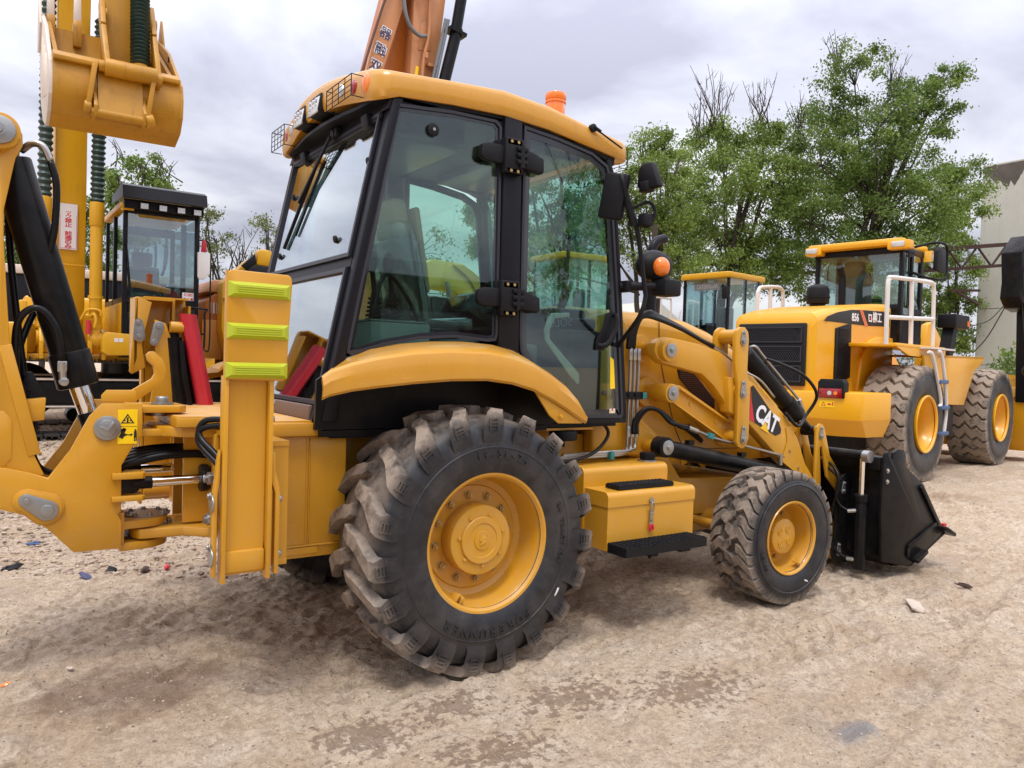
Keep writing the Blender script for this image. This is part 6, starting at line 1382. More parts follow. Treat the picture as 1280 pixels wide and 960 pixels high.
b = B(); b.prism([(4.445, 4.30), (4.44, 4.34), (4.58, 4.42), (4.64, 4.40), (4.62, 4.30)], -1.50, -.36, 'x', bev=.006); b.out('hinge_edge', 'bucketyellow', bkt)
for x in (-1.16, -.72):
    b = B(); b.prism([(4.52, 4.22), (4.44, 4.05), (4.34, 3.90), (4.36, 3.80), (4.44, 3.78), (4.60, 3.80), (4.50, 3.98)], x, x + .035, 'x', bev=.006); b.out('bucket_ear', 'bucketyellow', bkt)
b = B(); b.prism([(4.475, 4.28), (4.465, 4.3), (4.36, 3.83), (4.40, 3.81)], -1.12, -.72, 'x'); b.cyl((-1.18, 4.40, 3.84), (-.66, 4.40, 3.84), .045, n=20); b.cyl((-.69, 4.40, 3.84), (-.62, 4.40, 3.86), .07, n=20, bev=.01); b.cyl((-1.24, 4.40, 3.88), (-1.18, 4.40, 3.88), .06, n=20, bev=.01); b.out('bucket_linkage', 'bucketyellow', EX)
b = B(); b.cyl((-1.07, 4.40, 4.30), (-.60, 4.40, 4.30), .085, n=28, bev=.01); b.cyl((-.90, 4.40, 4.30), (-.895, 4.40, 4.30), .09, n=28); b.cyl((-1.12, 4.40, 4.30), (-1.07, 4.40, 4.30), .055, n=20); b.cyl((-.60, 4.40, 4.28), (-.55, 4.40, 4.28), .06, n=20); b.out('link_boss', 'bucketyellow', EX)
for x, zb in ((-1.045, 4.30), (-.575, 4.22)):
    b = B(); b.beam((x, 4.40, zb), (x - .02, 4.62, 4.75), .05, .12, side=(1, 0, 0), bev=.012); b.beam((x - .02, 4.62, 4.75), (x + .0, 4.95, 5.15), .05, .14, side=(1, 0, 0), bev=.012); b.cyl((x - .035, 4.80, 4.95), (x + .03, 4.80, 4.95), .07, n=20); b.out('link_bar', 'bucketyellow', EX)
for x in (-1.21, -.68):
    b = B(); b.beam((x, 4.41, 3.86), (x + .06, 4.41, 4.32), .045, .12, side=(1, 0, 0), bev=.008); b.out('link_bar', 'bucketyellow', EX)
# cab
cb = B(); y0, y1 = 6.80, 8.5
for x0, x1 in ((-.555, -.50), (.315, .375)):
    cb.span((x0, y0, 1.46), (x1, y0 + .07, 3.37), bev=.015); cb.span((x0, y1 - .08, 1.46), (x1, y1, 3.37), bev=.01); cb.span((x0, 7.65, 1.46), (x1, 7.72, 3.36)); cb.span((x0, y0 + .07, 2.15), (x1, y1 - .08, 2.22))
cb.span((-.50, y0, 3.30), (.315, y0 + .06, 3.37), bev=.01); cb.span((-.50, y0 - .002, 2.185), (.315, y0 + .05, 2.225), bev=.008); cb.span((-.50, y0, 1.46), (.315, y0 + .05, 1.53), bev=.01); cb.span((-.55, y1 - .06, 1.46), (.37, y1 - .01, 2.3)); cb.span((-.55, y0, 1.44), (.37, y1, 1.48)); cb.span((-.5, y1 - .06, 3.25), (.315, y1, 3.37))
ec = cb.out('cab_frame', 'cabblack', EX)
b = B(); b.prism([(6.72, 3.375), (8.55, 3.40), (8.5, 3.47), (6.95, 3.46), (6.78, 3.43)], -.58, .40, 'x', bev=.015); b.box((-.50, 6.86, 3.35), (.14, .14, .05), bev=.015); b.out('cab_roof', 'yellow3', ec)
b = B(); b.prism([(6.50, 3.44), (6.56, 3.60), (6.66, 3.64), (7.5, 3.60), (7.5, 3.56), (6.70, 3.59), (6.60, 3.56), (6.56, 3.44)], -.60, .395, 'x'); b.prism([(6.5, 3.45), (6.56, 3.60), (7.5, 3.60), (7.5, 3.5), (6.75, 3.45)], -.605, -.60, 'x'); b.prism([(6.5, 3.45), (6.56, 3.60), (7.5, 3.60), (7.5, 3.5), (6.75, 3.45)], .395, .40, 'x'); b.out('sun_visor', 'cabblack', ec)
b = B(); b.prism([(-.50, 2.21), (.32, 2.21), (.32, 3.30), (.22, 3.30), (.18, 3.26), (-.36, 3.26), (-.40, 3.30), (-.50, 3.30)], 6.83, 6.835); b.out('windscreen', 'glassblue', ec)
b = B(); b.span((-.50, 6.83, 1.53), (.315, 6.835, 2.185)); b.out('lower_windscreen', 'glassblue', ec)
for x in (-.53, .345):
    b = B(); b.span((x - .002, 6.87, 2.22), (x + .002, 7.65, 3.32)); b.out('side_window', 'glassclear', ec); b = B(); b.span((x - .002, 7.72, 2.22), (x + .002, 8.42, 3.32)); b.out('side_window', 'glassclear', ec)
b = B(); b.span((-.5, 8.44, 2.3), (.315, 8.445, 3.25)); b.out('rear_window', 'glassclear', ec)
b = B(); b.span((-.56, 6.86, 1.46), (-.53, 8.45, 2.15), bev=.005); b.span((.35, 6.86, 1.46), (.38, 8.45, 2.15), bev=.005); b.span((.28, 6.77, 1.56), (.36, 6.80, 1.98)); b.out('cab_skirt', 'yellow3', ec)
for x in (-.345, -.125, .095, .295):
    b = B(); b.box((x, 6.62, 3.37), (.105, .05, .085), bev=.01); l_ = b.out('lamp_housing', 'cabblack', ec); b = B(); b.box((x, 6.592, 3.37), (.088, .006, .068)); b.out('work_lamp', 'lamp', l_)
b = B(); b.span((-.57, 6.655, 3.335), (.385, 6.69, 3.45)); b.out('lamp_bar', 'cabblack', ec)
b = B(); b.box((-.15, 7.75, 2.0), (.5, .5, .14), bev=.05); b.box((-.15, 7.98, 2.40), (.46, .14, .7), bev=.05); b.box((-.15, 7.98, 2.85), (.28, .10, .2), bev=.04); b.out('operator_seat', 'seatgrey', ec)
b = B()
for x in (-.38, .12): b.cyl((x, 7.3, 1.6), (x, 7.25, 2.42), .02, n=8); b.sph((x, 7.25, 2.44), .045)
b.box((.05, 7.2, 2.25), (.10, .1, .34), bev=.02); b.box((-.38, 7.45, 1.85), (.16, .6, .35), bev=.04); b.box((.14, 7.45, 1.85), (.16, .6, .35), bev=.04); b.out('control_lever', 'console', ec)
b = B(); b.sph((.12, 7.15, 2.2), .09, (1, 1, 2)); b.out('red_bag', 'red', ec)
b = B(); b.box((.245, 6.8275, 2.275), (.15, .003, .11)); pl_ = b.out('number_plate', 'placard', ec)
text('0180', .055, frame(V(.245, 6.8255, 2.30), (1, 0, 0), (0, 0, 1)), 'redink', pl_, ext=.0004, bold=.001); b = B(); b.box((.20, 6.8255, 2.245), (.03, .001, .03)); b.box((.29, 6.8255, 2.245), (.03, .001, .03)); b.out('plate_print', 'redink', pl_); b = B(); b.box((.245, 6.8255, 2.245), (.03, .001, .03)); b.out('plate_print', 'yellowink', pl_)
b = B(); b.box((-.62, 6.748, 1.66), (.045, .003, .05)); b.box((-.565, 6.748, 1.66), (.045, .003, .05)); b.out('info_label', 'white', EX)
b = B(); b.tube([(-.47, 6.74, 2.17), (-.47, 6.70, 2.16), (.40, 6.70, 2.12), (.43, 6.70, 2.05), (.43, 6.70, 1.62), (.38, 6.70, 1.52), (.30, 6.74, 1.50)], .014, n=8, smooth=3); b.tube([(.28, 6.70, 1.80), (.43, 6.70, 1.78)], .010, n=6); b.tube([(.30, 6.70, 2.12), (.28, 6.70, 1.62), (.32, 6.70, 1.54)], .010, n=6); b.out('window_guard', 'cabblack', ec)
b = B(); b.beam((-.53, 6.78, 3.2), (-.53, 6.78, 2.9), .035, .02); b.beam((-.52, 6.78, 2.9), (-.46, 6.78, 2.3), .02, .015); b.out('wiper', 'plastic', ec)
for z in (3.12, 2.95, 2.72, 2.4): b = B(); b.cyl((-.53, 6.795, z), (-.53, 6.775, z), .018, n=10); b.out('frame_bolt', 'plastic', ec)
b = B(); b.tube([(.36, 6.82, 3.05), (.50, 6.80, 2.98), (.52, 6.80, 2.3), (.52, 6.8, 1.62), (.46, 6.78, 1.56)], .010, n=8); b.out('mirror_tube', 'plastic', EX); b = B(); b.prism([(.345, 2.56), (.36, 2.52), (.43, 2.52), (.50, 2.60), (.50, 2.88), (.34, 2.88)], 6.74, 6.80, bev=.012); b.out('rear_view_mirror', 'white', EX)
b = B(); b.prism([(.385, 2.885), (.455, 2.885), (.45, 3.03), (.42, 3.06), (.395, 3.03)], 6.75, 6.79, bev=.01); b.out('extinguisher', 'red', EX)

# ---- brown-orange excavator behind
OX = thing('excavator', (0, 0, 0), 'faded brown orange excavator with lettered boom rising behind the cab roof', 'excavator')
track(OX, 1.15, 8.6, .42, 3.6, .6, .95, 'y'); track(OX, 3.3, 8.6, .42, 3.6, .6, .95, 'y')
b = B(); b.box((2.2, 8.7, .95), (1.8, 1.6, .45), bev=.05); b.out('undercarriage', 'black', OX)
b = B(); b.span((.60, 7.6, 1.32), (3.5, 11, 1.42), bev=.01); b.prism([(.62, 1.42), (.66, 2.30), (.80, 2.42), (2.0, 2.42), (2.0, 1.42)], 7.7, 10.8, bev=.03); b.span((2.1, 8.6, 1.42), (3.5, 11, 2.3), bev=.08); b.span((.74, 7.685, 1.60), (.90, 7.70, 2.05), bev=.003); b.out('house', 'orange', OX)
M['orangebody'] = paint('orange_body', (.60, .27, .04), .45, var=.1, streak=.2)
b = B(); b.span((.62, 7.66, 1.44), (2.0, 7.70, 2.02), bev=.01); b.out('side_door', 'orangebody', OX)
b = B(); b.prism([(.66, 2.43), (.78, 2.62), (1.9, 2.62), (2.0, 2.43)], 7.7, 10, bev=.03); b.out('engine_cover', 'orangepale', OX)
b = B()
for i in range(7): b.span((.72 + i * .05, 7.69, 2.12), (.745 + i * .05, 7.70, 2.28))
b.out('vent_louvre', 'white', OX)
b = B(); b.prism([(2.10, 2.0), (2.55, 1.9), (3.05, 4.4), (3.42, 6.1), (3.97, 7.95), (4.2, 8.9), (3.88, 9.0), (3.50, 7.7), (3.18, 6.2), (2.55, 4.4)], 7.95, 8.05, bev=.01); ob = b.out('boom', 'orangepale', OX)
b = B(); b.prism([(2.2, 2.0), (3.0, 2.0), (3.4, 4.4), (4.05, 6.1), (4.20, 8.2), (3.9, 9), (3.3, 6.5)], 8.25, 8.45, bev=.01); b.prism([(2.55, 2.0), (2.62, 2.0), (3.5, 6.1), (4.0, 8.0), (3.9, 8.0), (3.4, 6.1)], 8.05, 8.25); b.out('boom_web', 'orange', ob)
b = B(); b.prism([(3.0, 2.0), (3.4, 2.0), (3.9, 4.4), (4.48, 6.1), (4.72, 8.2), (4.8, 9), (4.15, 9), (4.08, 8.1), (4.02, 6.1), (3.5, 4.4)], 8.0, 8.5, bev=.015); b.prism([(4.16, 6.9), (4.42, 6.95), (4.46, 7.3), (4.35, 7.5), (4.2, 7.35)], 7.985, 8.0, bev=.01); b.out('boom_side', 'orangepale', ob)
b = B(); b.tube([(4.22, 7.93, 6.0), (4.24, 7.93, 6.7), (4.34, 7.93, 7.3), (4.30, 7.93, 8.2)], .030, n=8); b.box((4.28, 7.93, 6.82), (.06, .08, .10)); b.box((4.42, 7.95, 6.68), (.18, .08, .05)); b.out('steel_line', 'orangepale', ob)
b = B(); b.box((4.14, 7.99, 6.45), (.06, .01, .34), (0, .12, 0)); b.out('sticker', 'sticker', ob)
b = B(); b.cyl((4.42, 7.85, 5.6), (4.85, 7.85, 7.4), .105, n=24); b.cyl((4.80, 7.85, 7.2), (5.02, 7.85, 8.6), .10, n=24); b.box((4.82, 7.85, 7.32), (.34, .24, .06), (0, .2, 0)); b.out('boom_cylinder', 'black', OX)
b = B(); b.cyl((4.30, 7.83, 5.7), (4.66, 7.83, 7.5), .03, n=8); b.cyl((4.24, 7.83, 5.7), (4.60, 7.83, 7.5), .025, n=8); b.tube([(3.78, 7.90, 8.4), (3.82, 7.88, 7.6), (3.92, 7.88, 7.25), (4.12, 7.9, 7.12), (4.28, 7.92, 7.15)], .035, n=10); b.tube([(4.02, 7.9, 8.2), (4.06, 7.88, 7.85), (4.20, 7.88, 7.78), (4.42, 7.9, 8.1)], .035, n=10); b.out('hydraulic_hose', 'greyink', OX)
b = B(); b.tube([(3.00, 7.9, 5.9), (3.42, 7.9, 7.35), (3.60, 7.9, 7.9), (3.62, 7.9, 8.5)], .022, n=8); b.out('cable', 'bronze', OX)
ux = V(.275, 0, .96).normalized(); ro = frame(V(0, 0, 0), (ux.z, 0, -ux.x), ux)
for i, ch in enumerate('双融器'):
    p = V(3.36, 7.945, 6.42) + ux * (i * .30)
    for sz_, mt_, of, dy in ((.22, 'whiteink', .010, 0), (.21, 'navyink', .001, -.003)):
        f_ = ro.copy(); f_.translation = p + V(0, dy, 0); text(ch, sz_, f_, mt_, ob, ext=.001, bold=of)
# ---- third excavator, seen over the panel and through the cab glass
YX = thing('excavator', (0, 0, 0), 'pale yellow excavator with low arched boom, visible through the cab glass', 'excavator')
M['yellow4'] = paint('faded_yellow', (.66, .46, .08), .5, var=.12, streak=.3)
track(YX, 7.2, 12.0, .3, 3.6, .6, .9); b = B(); b.span((6.0, 12.4, 1.2), (8.4, 15, 2.2), bev=.1); b.out('house', 'yellow4', YX)
b = B(); b.prism([(5.3, 3.0), (5.6, 3.45), (6.2, 3.78), (6.9, 3.75), (7.5, 3.35), (7.95, 2.7), (8.2, 2.0), (7.75, 1.9), (7.3, 2.65), (6.8, 3.1), (6.2, 3.15), (5.7, 2.9), (5.45, 2.75)], 11.0, 11.4, bev=.02); yb = b.out('boom', 'yellow4', YX)
for k in range(5): b = B(); b.tube([(6.7 + k * .06, 10.97, 3.72), (7.2 + k * .07, 10.95, 3.35), (7.6 + k * .06, 10.95, 2.6), (7.7 + k * .06, 10.95, 2.1)], .022, n=6); b.out('steel_line', 'yellow4', yb)
b = B(); b.cyl((6.55, 10.9, 3.1), (6.85, 10.9, 2.2), .07, n=16); b.cyl((6.5, 10.9, 3.3), (6.55, 10.9, 3.1), .05, n=16); b.out('boom_cylinder', 'zinc', YX)
b = B(); b.prism([(6.2, 2.52), (7.6, 2.52), (7.65, 2.45), (7.6, 2.40), (6.2, 2.40)], 10.8, 12.0, bev=.01)
for x in (6.3, 6.9, 7.45): b.span((x, 10.85, 1.1), (x + .08, 10.95, 2.42))
b.span((6.3, 10.85, 1.0), (7.5, 11.9, 1.5)); b.out('cab_frame', 'yellow4', YX)
b = B(); b.span((6.35, 10.90, 1.5), (7.48, 10.91, 2.4)); b.out('cab_window', 'glassblue', YX)
# yellow machine part above the panel
YP = thing('excavator', (0, 0, 0), 'yellow excavator boom foot with black rubber cover above the reflector panel', 'excavator')
b = B(); b.prism([(.80, 1.9), (.80, 2.55), (1.15, 2.9), (1.38, 3.05), (1.50, 3.0), (1.72, 2.55), (1.7, 1.4), (.9, 1.4)], 7.3, 7.6, bev=.02); b.prism([(1.22, 2.82), (1.24, 3.02), (1.28, 3.06), (1.42, 3.05), (1.47, 3.0), (1.47, 2.8)], 7.1, 7.35, bev=.03); b.prism([(1.66, 2.8), (1.66, 2.98), (1.80, 3.0), (1.86, 2.9), (1.86, 2.75)], 7.2, 7.4, bev=.02); b.cyl((.84, 7.2, 2.32), (.84, 7.35, 2.32), .03, n=12); b.out('boom_foot', 'yellow3', YP)
b = B(); b.prism([(1.08, 2.74), (1.18, 2.82), (1.60, 2.80), (1.86, 2.74), (1.86, 2.45), (1.1, 2.45)], 7.05, 7.28, bev=.03); b.prism([(1.02, 2.80), (1.20, 2.98), (1.22, 2.85), (1.10, 2.74)], 7.1, 7.2, bev=.01); b.out('rubber_cover', 'plastic', YP)
b = B(); b.tube([(1.45, 7.0, 2.5), (1.47, 7.0, 2.85), (1.52, 7.0, 2.95), (1.60, 7.0, 2.85), (1.66, 7.0, 2.5)], .020, n=8); b.out('hose', 'zinc', YP)

# ================================================================== large wheel loader
WL = thing('wheel_loader', (7.7, 2.2, .16), 'large bright yellow wheel loader numbered 856 with white handrails', 'wheel loader', .15)
def big_wheel(loc, rz):
    wb = B(); wb.lathe([(-.28, .335), (-.30, .345), (-.305, .362), (-.295, .372), (-.27, .368), (-.26, .35), (-.22, .335), (-.16, .30), (.04, .285), (.06, .26), (.06, .16), (.02, .15), (.02, .0)], (0, 0, 0), n=64)
    wb.lathe([(.02, .33), (.28, .34), (.29, .36), (.26, .33), (.02, .29)], (0, 0, 0), n=40); wb.cyl((0, 0, 0), (0, -.10, 0), .17, n=32, bev=.02)
    o = wb.out('wheel', 'yellow2', WL); o.location = loc; o.rotation_euler = (0, 0, rz)
    b = B(); R0, W = .75, .58
    prof = [(-W * .42, .345), (-W * .46, .38), (-W * .505, .47), (-W * .51, .56), (-W * .49, .63), (-W * .42, .68), (-W * .3, .695), (0, .70)]; prof = prof + [(-t, r) for t, r in reversed(prof[:-1])]
    b.lathe(prof, (0, 0, 0), n=88)
    for ys, ph in ((-1, 0), (1, 0)):
        lug_strip(b, ys, R0, W * .98, 26, .14, .128, .045, ph, [(-.02, -.03, 0, .8), (.3, .06, 0, 1), (.55, -.04, 0, 1), (.8, .03, .004, 1.0), (.97, .0, .02, 1.05), (1.02, 0, .07, 1.0), (1.05, 0, .12, .9)])
    b.out('tyre', TY['big'], o); return o
for x in (0, 3.16): big_wheel((x, -1.03, .735), 0); big_wheel((x, 1.03, .735), PI)
b = B(); rows = []
for x, zt, hw, zb in ((-1.55, 2.00, .50, 1.12), (-1.50, 2.08, .55, 1.05), (-1.2, 2.15, .57, 1.05), (-.6, 2.235, .57, 1.05), (.2, 2.31, .57, 1.1), (.66, 2.34, .57, 1.2)):
    r_ = .11; row = [V(x, -hw, zb), V(x, -hw, zt - r_)]
    for i in range(6): a = i / 5 * PI / 2; row.append(V(x, -hw + r_ - math.cos(a) * r_, zt - r_ + math.sin(a) * r_))
    for i in range(6): a = PI / 2 - i / 5 * PI / 2; row.append(V(x, hw - r_ + math.cos(a) * r_, zt - r_ + math.sin(a) * r_))
    row += [V(x, hw, zt - r_), V(x, hw, zb)]; rows.append(row)
b.loft(rows, closed=True, cap=True); wh = b.out('hood', 'yellow2', WL)
b = B(); b.prism([(-.455, 1.18), (.455, 1.18), (.455, 1.95), (-.455, 1.95)], -1.60, -1.54, 'x', bev=.02); gr = b.out('rear_grille', 'dark', wh)
for z0, z1 in ((1.225, 1.43), (1.47, 1.67), (1.71, 1.905)):
    b = B()
    n_ = 26
    for i in range(n_):
        y = -.40 + .8 * i / n_
        for s in (-1, 1): b.beam((-1.607, y, z0 if s > 0 else z1), (-1.607, min(y + .115, .42), z1 if s > 0 else z0), .006, .006, side=(1, 0, 0))
    b.ring([(-.42, z0), (.42, z0), (.42, z1), (-.42, z1)], .018, -1.603, -1.618, 'x'); b.out('grille_mesh', 'seal', gr, kind='stuff')
b = B(); b.prism([(-1.36, 1.985), (-1.28, 2.045), (-1.0, 2.115), (-.62, 2.17), (-.36, 2.185), (-.19, 1.99)], -.566, -.574, bev=.002); pn_ = b.out('number_panel', 'ink', wh)
b = B(); b.prism([(-.33, 2.188), (-.14, 1.99), (.62, 2.02), (.62, 2.225)], -.566, -.574, bev=.002); pn2 = b.out('name_panel', 'ink', wh)
for o_ in (0, .055): b = B(); b.prism([(-.385 + o_, 2.188), (-.35 + o_, 2.19), (-.165 + o_, 1.985), (-.20 + o_, 1.985)], -.575, -.580); b.out('panel_stripe', 'orangelens', pn_)
text('856', .14, frame(V(-.50, -.576, 2.075), (1, 0, .02), (0, 0, 1)), 'whiteink', pn_, ext=.001, bold=.004)
b = B(); b.ring([(-.085, 2.05), (.02, 2.05), (.0, 2.15), (-.105, 2.15)], .02, -.576, -.579); b.out('logo', 'whiteink', pn2); b = B(); b.box((-.035, -.578, 2.10), (.05, .002, .022)); b.out('logo', 'redink', pn2)
text('柳工', .15, frame(V(.19, -.576, 2.11), (1, 0, .02), (0, 0, 1)), 'whiteink', pn2, ext=.001, bold=.003)
b = B(); b.prism([(-1.06, 1.27), (-.96, 1.22), (-.60, 1.30), (-.62, 1.985), (-.70, 1.985), (-1.06, 1.91)], -.568, -.585, bev=.004); vt = b.out('side_vent', 'cabblack', wh)
for i in range(24): b = B(); b.box((-.83, -.588, 1.31 + i * .026), (.30, .012, .010), (.3, 0, 0)); b.out('vent_slat', 'plastic', vt)
b = B(); b.box((-.03, -.572, 1.16), (.0, .0, .0)) if 0 else None; b.ring([(-1.25, 1.18), (-1.12, 1.18), (-1.12, 1.32), (-1.25, 1.32)], .004, -.571, -.573); b.out('fuel_flap', 'yellow2', wh)
b = B(); b.prism([(-.45, 1.05), (-.35, 1.55), (-.1, 1.80), (.15, 1.86), (.66, 1.86), (.66, 1.05)], -.62, -.56, bev=.02); b.span((-1.3, -.5, .75), (.9, .5, 1.1)); b.prism([(-.9, .95), (.0, 1.30), (.0, 1.25), (-.9, .85)], -.9, -.56, bev=.005); b.out('rear_frame', 'yellow2', WL)
b = B(); b.prism([(-1.70, -.95), (-1.62, -1.18), (-.95, -1.24), (-.88, -1.20), (-.88, 1.20), (-.95, 1.24), (-1.62, 1.18), (-1.70, .95)], .80, 1.13, 'z', bev=.025); b.prism([(-1.66, .80), (-1.3, .60), (-.95, .62), (-.95, .80)], -1.18, 1.18, bev=.02) if 0 else None
b.loft([[V(-1.70, -.95, .81), V(-1.62, -1.18, .81), V(-.95, -1.24, .81), V(-.88, 1.2, .81), V(-1.62, 1.18, .81), V(-1.7, .95, .81)], [V(-1.45, -.85, .60), V(-1.3, -1.10, .60), V(-.95, -1.16, .60), V(-.9, 1.1, .60), V(-1.3, 1.1, .6), V(-1.45, .85, .6)]], closed=True, cap=True); cw = b.out('counterweight', 'yellow2', WL)
b = B(); b.span((-1.2, -.9, .42), (-.8, .9, .62)); b.out('axle_guard', 'black', WL)
b = B(); b.prism([(-1.0, 1.06), (-1.0, 1.24), (-.97, 1.28), (-.72, 1.28), (-.69, 1.24), (-.69, 1.06)], -1.72, -1.58, 'x', bev=.008); tl = b.out('lamp_housing', 'plastic', cw)
b = B(); b.span((-1.728, -.98, 1.065), (-1.718, -.71, 1.17), bev=.004); b.out('tail_lamp', 'redlens', tl); b = B(); b.cyl((-1.728, -.84, 1.118), (-1.738, -.84, 1.118), .026, n=16); b.out('reversing_lamp', 'lamp', tl); b = B(); b.cyl((-1.728, -.91, 1.118), (-1.736, -.91, 1.118), .022, n=16); b.out('indicator_lamp', 'orangelens', tl)
b = B(); b.box((-1.703, -.80, .99), (.003, .18, .08)); st2 = b.out('warning_sticker', 'sticker', cw); b = B(); b.ring([(-.79, .965), (-.73, .965), (-.76, 1.015)], .006, -1.7055, -1.707, 'x'); b.box((-1.706, -.83, .985), (.001, .04, .02)); b.box((-1.706, -.87, .99), (.001, .014, .04)); b.out('sticker_print', 'redink', st2)
b = B(); b.cyl((-.20, .08, 2.20), (-.20, .08, 2.30), .10, n=20); b.cyl((-.20, .08, 2.30), (-.20, .08, 2.50), .15, n=24, bev=.012); b.cyl((-.20, .08, 2.38), (-.20, .08, 2.40), .16, n=24); b.sph((-.20, .08, 2.50), .145, (1, 1, .5)); b.out('air_intake', 'plastic', WL)
b = B(); b.cyl((.42, .02, 2.2), (.40, .02, 2.72), .05, n=16); b.cyl((.40, .02, 2.72), (.30, .02, 2.86), .048, n=16); b.out('exhaust_pipe', 'plastic', WL)
# cab
b = B()
for x, y in ((.66, -.70), (.66, .50), (1.36, -.70), (1.36, .50)): b.span((x, y, 1.80), (x + .09, y + .05, 3.12), bev=.01)
b.span((1.00, -.70, 1.8), (1.06, -.66, 3.1)); b.span((.66, -.70, 1.80), (1.45, .56, 1.9)); b.span((.66, -.66, 2.25), (.72, .52, 2.34), bev=.01); b.span((.66, -.70, 3.05), (1.45, .56, 3.14), bev=.01); b.span((.75, -.70, 1.9), (1.00, -.67, 2.20)); b.span((1.06, -.70, 1.9), (1.36, -.67, 2.3)); b.span((.68, -.66, 1.9), (.70, .52, 2.25))
b.ring([(.84, 2.30), (1.00, 2.30), (1.00, 3.05), (.84, 3.05)], .035, -.715, -.70); wc = b.out('cab_frame', 'cabblack', WL)
b = B(); b.span((.69, -.65, 2.34), (.695, .52, 3.06)); b.out('rear_window', 'glassclear', wc)
for x0, x1 in ((.75, 1.00), (1.06, 1.36)): b = B(); b.span((x0, -.69, 2.2), (x1, -.685, 3.06)); b.out('side_window', 'glassclear', wc); b = B(); b.span((x0, .525, 2.2), (x1, .53, 3.06)); b.out('side_window', 'glassclear', wc)
b = B(); b.span((1.40, -.65, 1.95), (1.405, .52, 3.06)); b.out('windscreen', 'glassclear', wc)
b = B(); b.prism([(.52, -.80), (.60, -.64), (1.42, -.64), (1.50, -.74), (1.50, .58), (1.42, .64), (.60, .64), (.52, .60)], 3.14, 3.24, 'z', bev=.03); b.span((.50, -.84, 3.08), (.66, -.54, 3.20), bev=.015); b.span((.50, .40, 3.08), (.66, .64, 3.20), bev=.015); b.prism([(1.42, 3.0), (1.46, 3.16), (1.49, 3.16), (1.48, 3.0)], -.8, -.7); wr = b.out('cab_roof', 'yellow2', WL)
for y in (-.69, .54): b = B(); b.box((.495, y, 3.145), (.02, .17, .075), bev=.004); b.out('work_lamp', 'lamp', wr)
b = B(); b.box((1.15, .06, 2.15), (.5, .5, .14), bev=.05); b.box((.92, .06, 2.52), (.14, .48, .62), bev=.05); b.out('operator_seat', 'seatgrey', wc); b = B(); b.box((.90, .06, 2.88), (.13, .30, .24), bev=.05); b.out('headrest', 'brown', wc)
b = B(); b.cyl((1.3, -.04, 1.9), (1.22, -.04, 2.4), .04, n=12); b.lathe([(-.012, .18), (0, .192), (.012, .18), (0, .168)], (1.22, -.04, 2.45), 'z', n=24, closed=True); b.box((1.30, 0, 2.05), (.14, .9, .4), bev=.05); b.out('steering_wheel', 'plastic', wc)
b = B(); b.span((-.70, -1.18, 1.70), (1.0, -.57, 1.745), bev=.01); b.prism([(-.70, 1.70), (-.3, 1.60), (1.0, 1.58), (1.0, 1.70)], -1.18, -1.15); pf = b.out('platform', 'yellow2', WL)
b = B(); r_ = .027
b.tube([(-.83, -1.10, 1.72), (-.84, -1.10, 2.42), (-.80, -1.10, 2.51), (-.70, -1.10, 2.545), (.50, -1.10, 2.60), (.64, -1.10, 2.58), (.70, -1.10, 2.50), (.74, -1.10, 1.68)], r_, n=10, smooth=4); b.cyl((-.08, -1.10, 2.57), (-.04, -1.10, 1.74), r_, n=10); b.cyl((-.83, -1.10, 2.05), (.72, -1.10, 2.12), r_, n=10); b.out('handrail', 'railpaint', WL)
b = B(); b.tube([(-.36, .90, 1.72), (-.37, .90, 2.40), (-.34, .90, 2.52), (-.25, .90, 2.57), (.20, .90, 2.61), (.33, .90, 2.58), (.37, .90, 2.48), (.38, .90, 1.74)], r_, n=10, smooth=4); b.cyl((.0, .90, 2.59), (.0, .90, 1.74), r_, n=10); b.out('handrail', 'railpaint', WL); b = B(); b.span((-.9, .57, 1.68), (1.0, 1.18, 1.72)); b.out('platform', 'yellow2', WL)
b = B(); b.tube([(.02, -1.30, 1.66), (.10, -1.33, 1.58), (.40, -1.34, 1.05), (.36, -1.34, .95)], .024, n=8); b.tube([(.30, -1.30, 1.68), (.42, -1.33, 1.60), (.62, -1.34, 1.0), (.58, -1.34, .60)], .024, n=8); b.span((.05, -1.32, 1.70), (.95, -1.18, 1.72)); b.out('ladder', 'railpaint', WL)
for z, x in ((1.28, .42), (.94, .50), (.60, .50)): b = B(); b.box((x, -1.32, z), (.30, .12, .05), bev=.01); b.out('ladder_rung', 'blue', WL)
b = B(); b.prism([(.10, 1.62), (2.55, 1.66), (2.48, 1.56), (2.12, 1.44), (1.72, .95), (.40, .98), (.20, 1.3)], -1.22, -1.19, bev=.004); b.prism([(.6, 1.60), (2.55, 1.63), (2.55, 1.66), (.6, 1.63)], -1.22, -.55); b.prism([(2.12, 1.44), (2.48, 1.56), (2.5, 1.6), (2.1, 1.5), (1.70, .97), (1.72, .95)], -1.19, -.6); b.out('front_fender', 'yellow2', WL)
b = B(); b.span((.7, -1.10, .5), (1.7, -.6, .95), bev=.03); b.span((-.6, -1.0, .35), (.0, -.5, .5)); b.span((1.2, -.5, .5), (2.4, .5, 1.0)); b.out('tank', 'cabblack', WL)
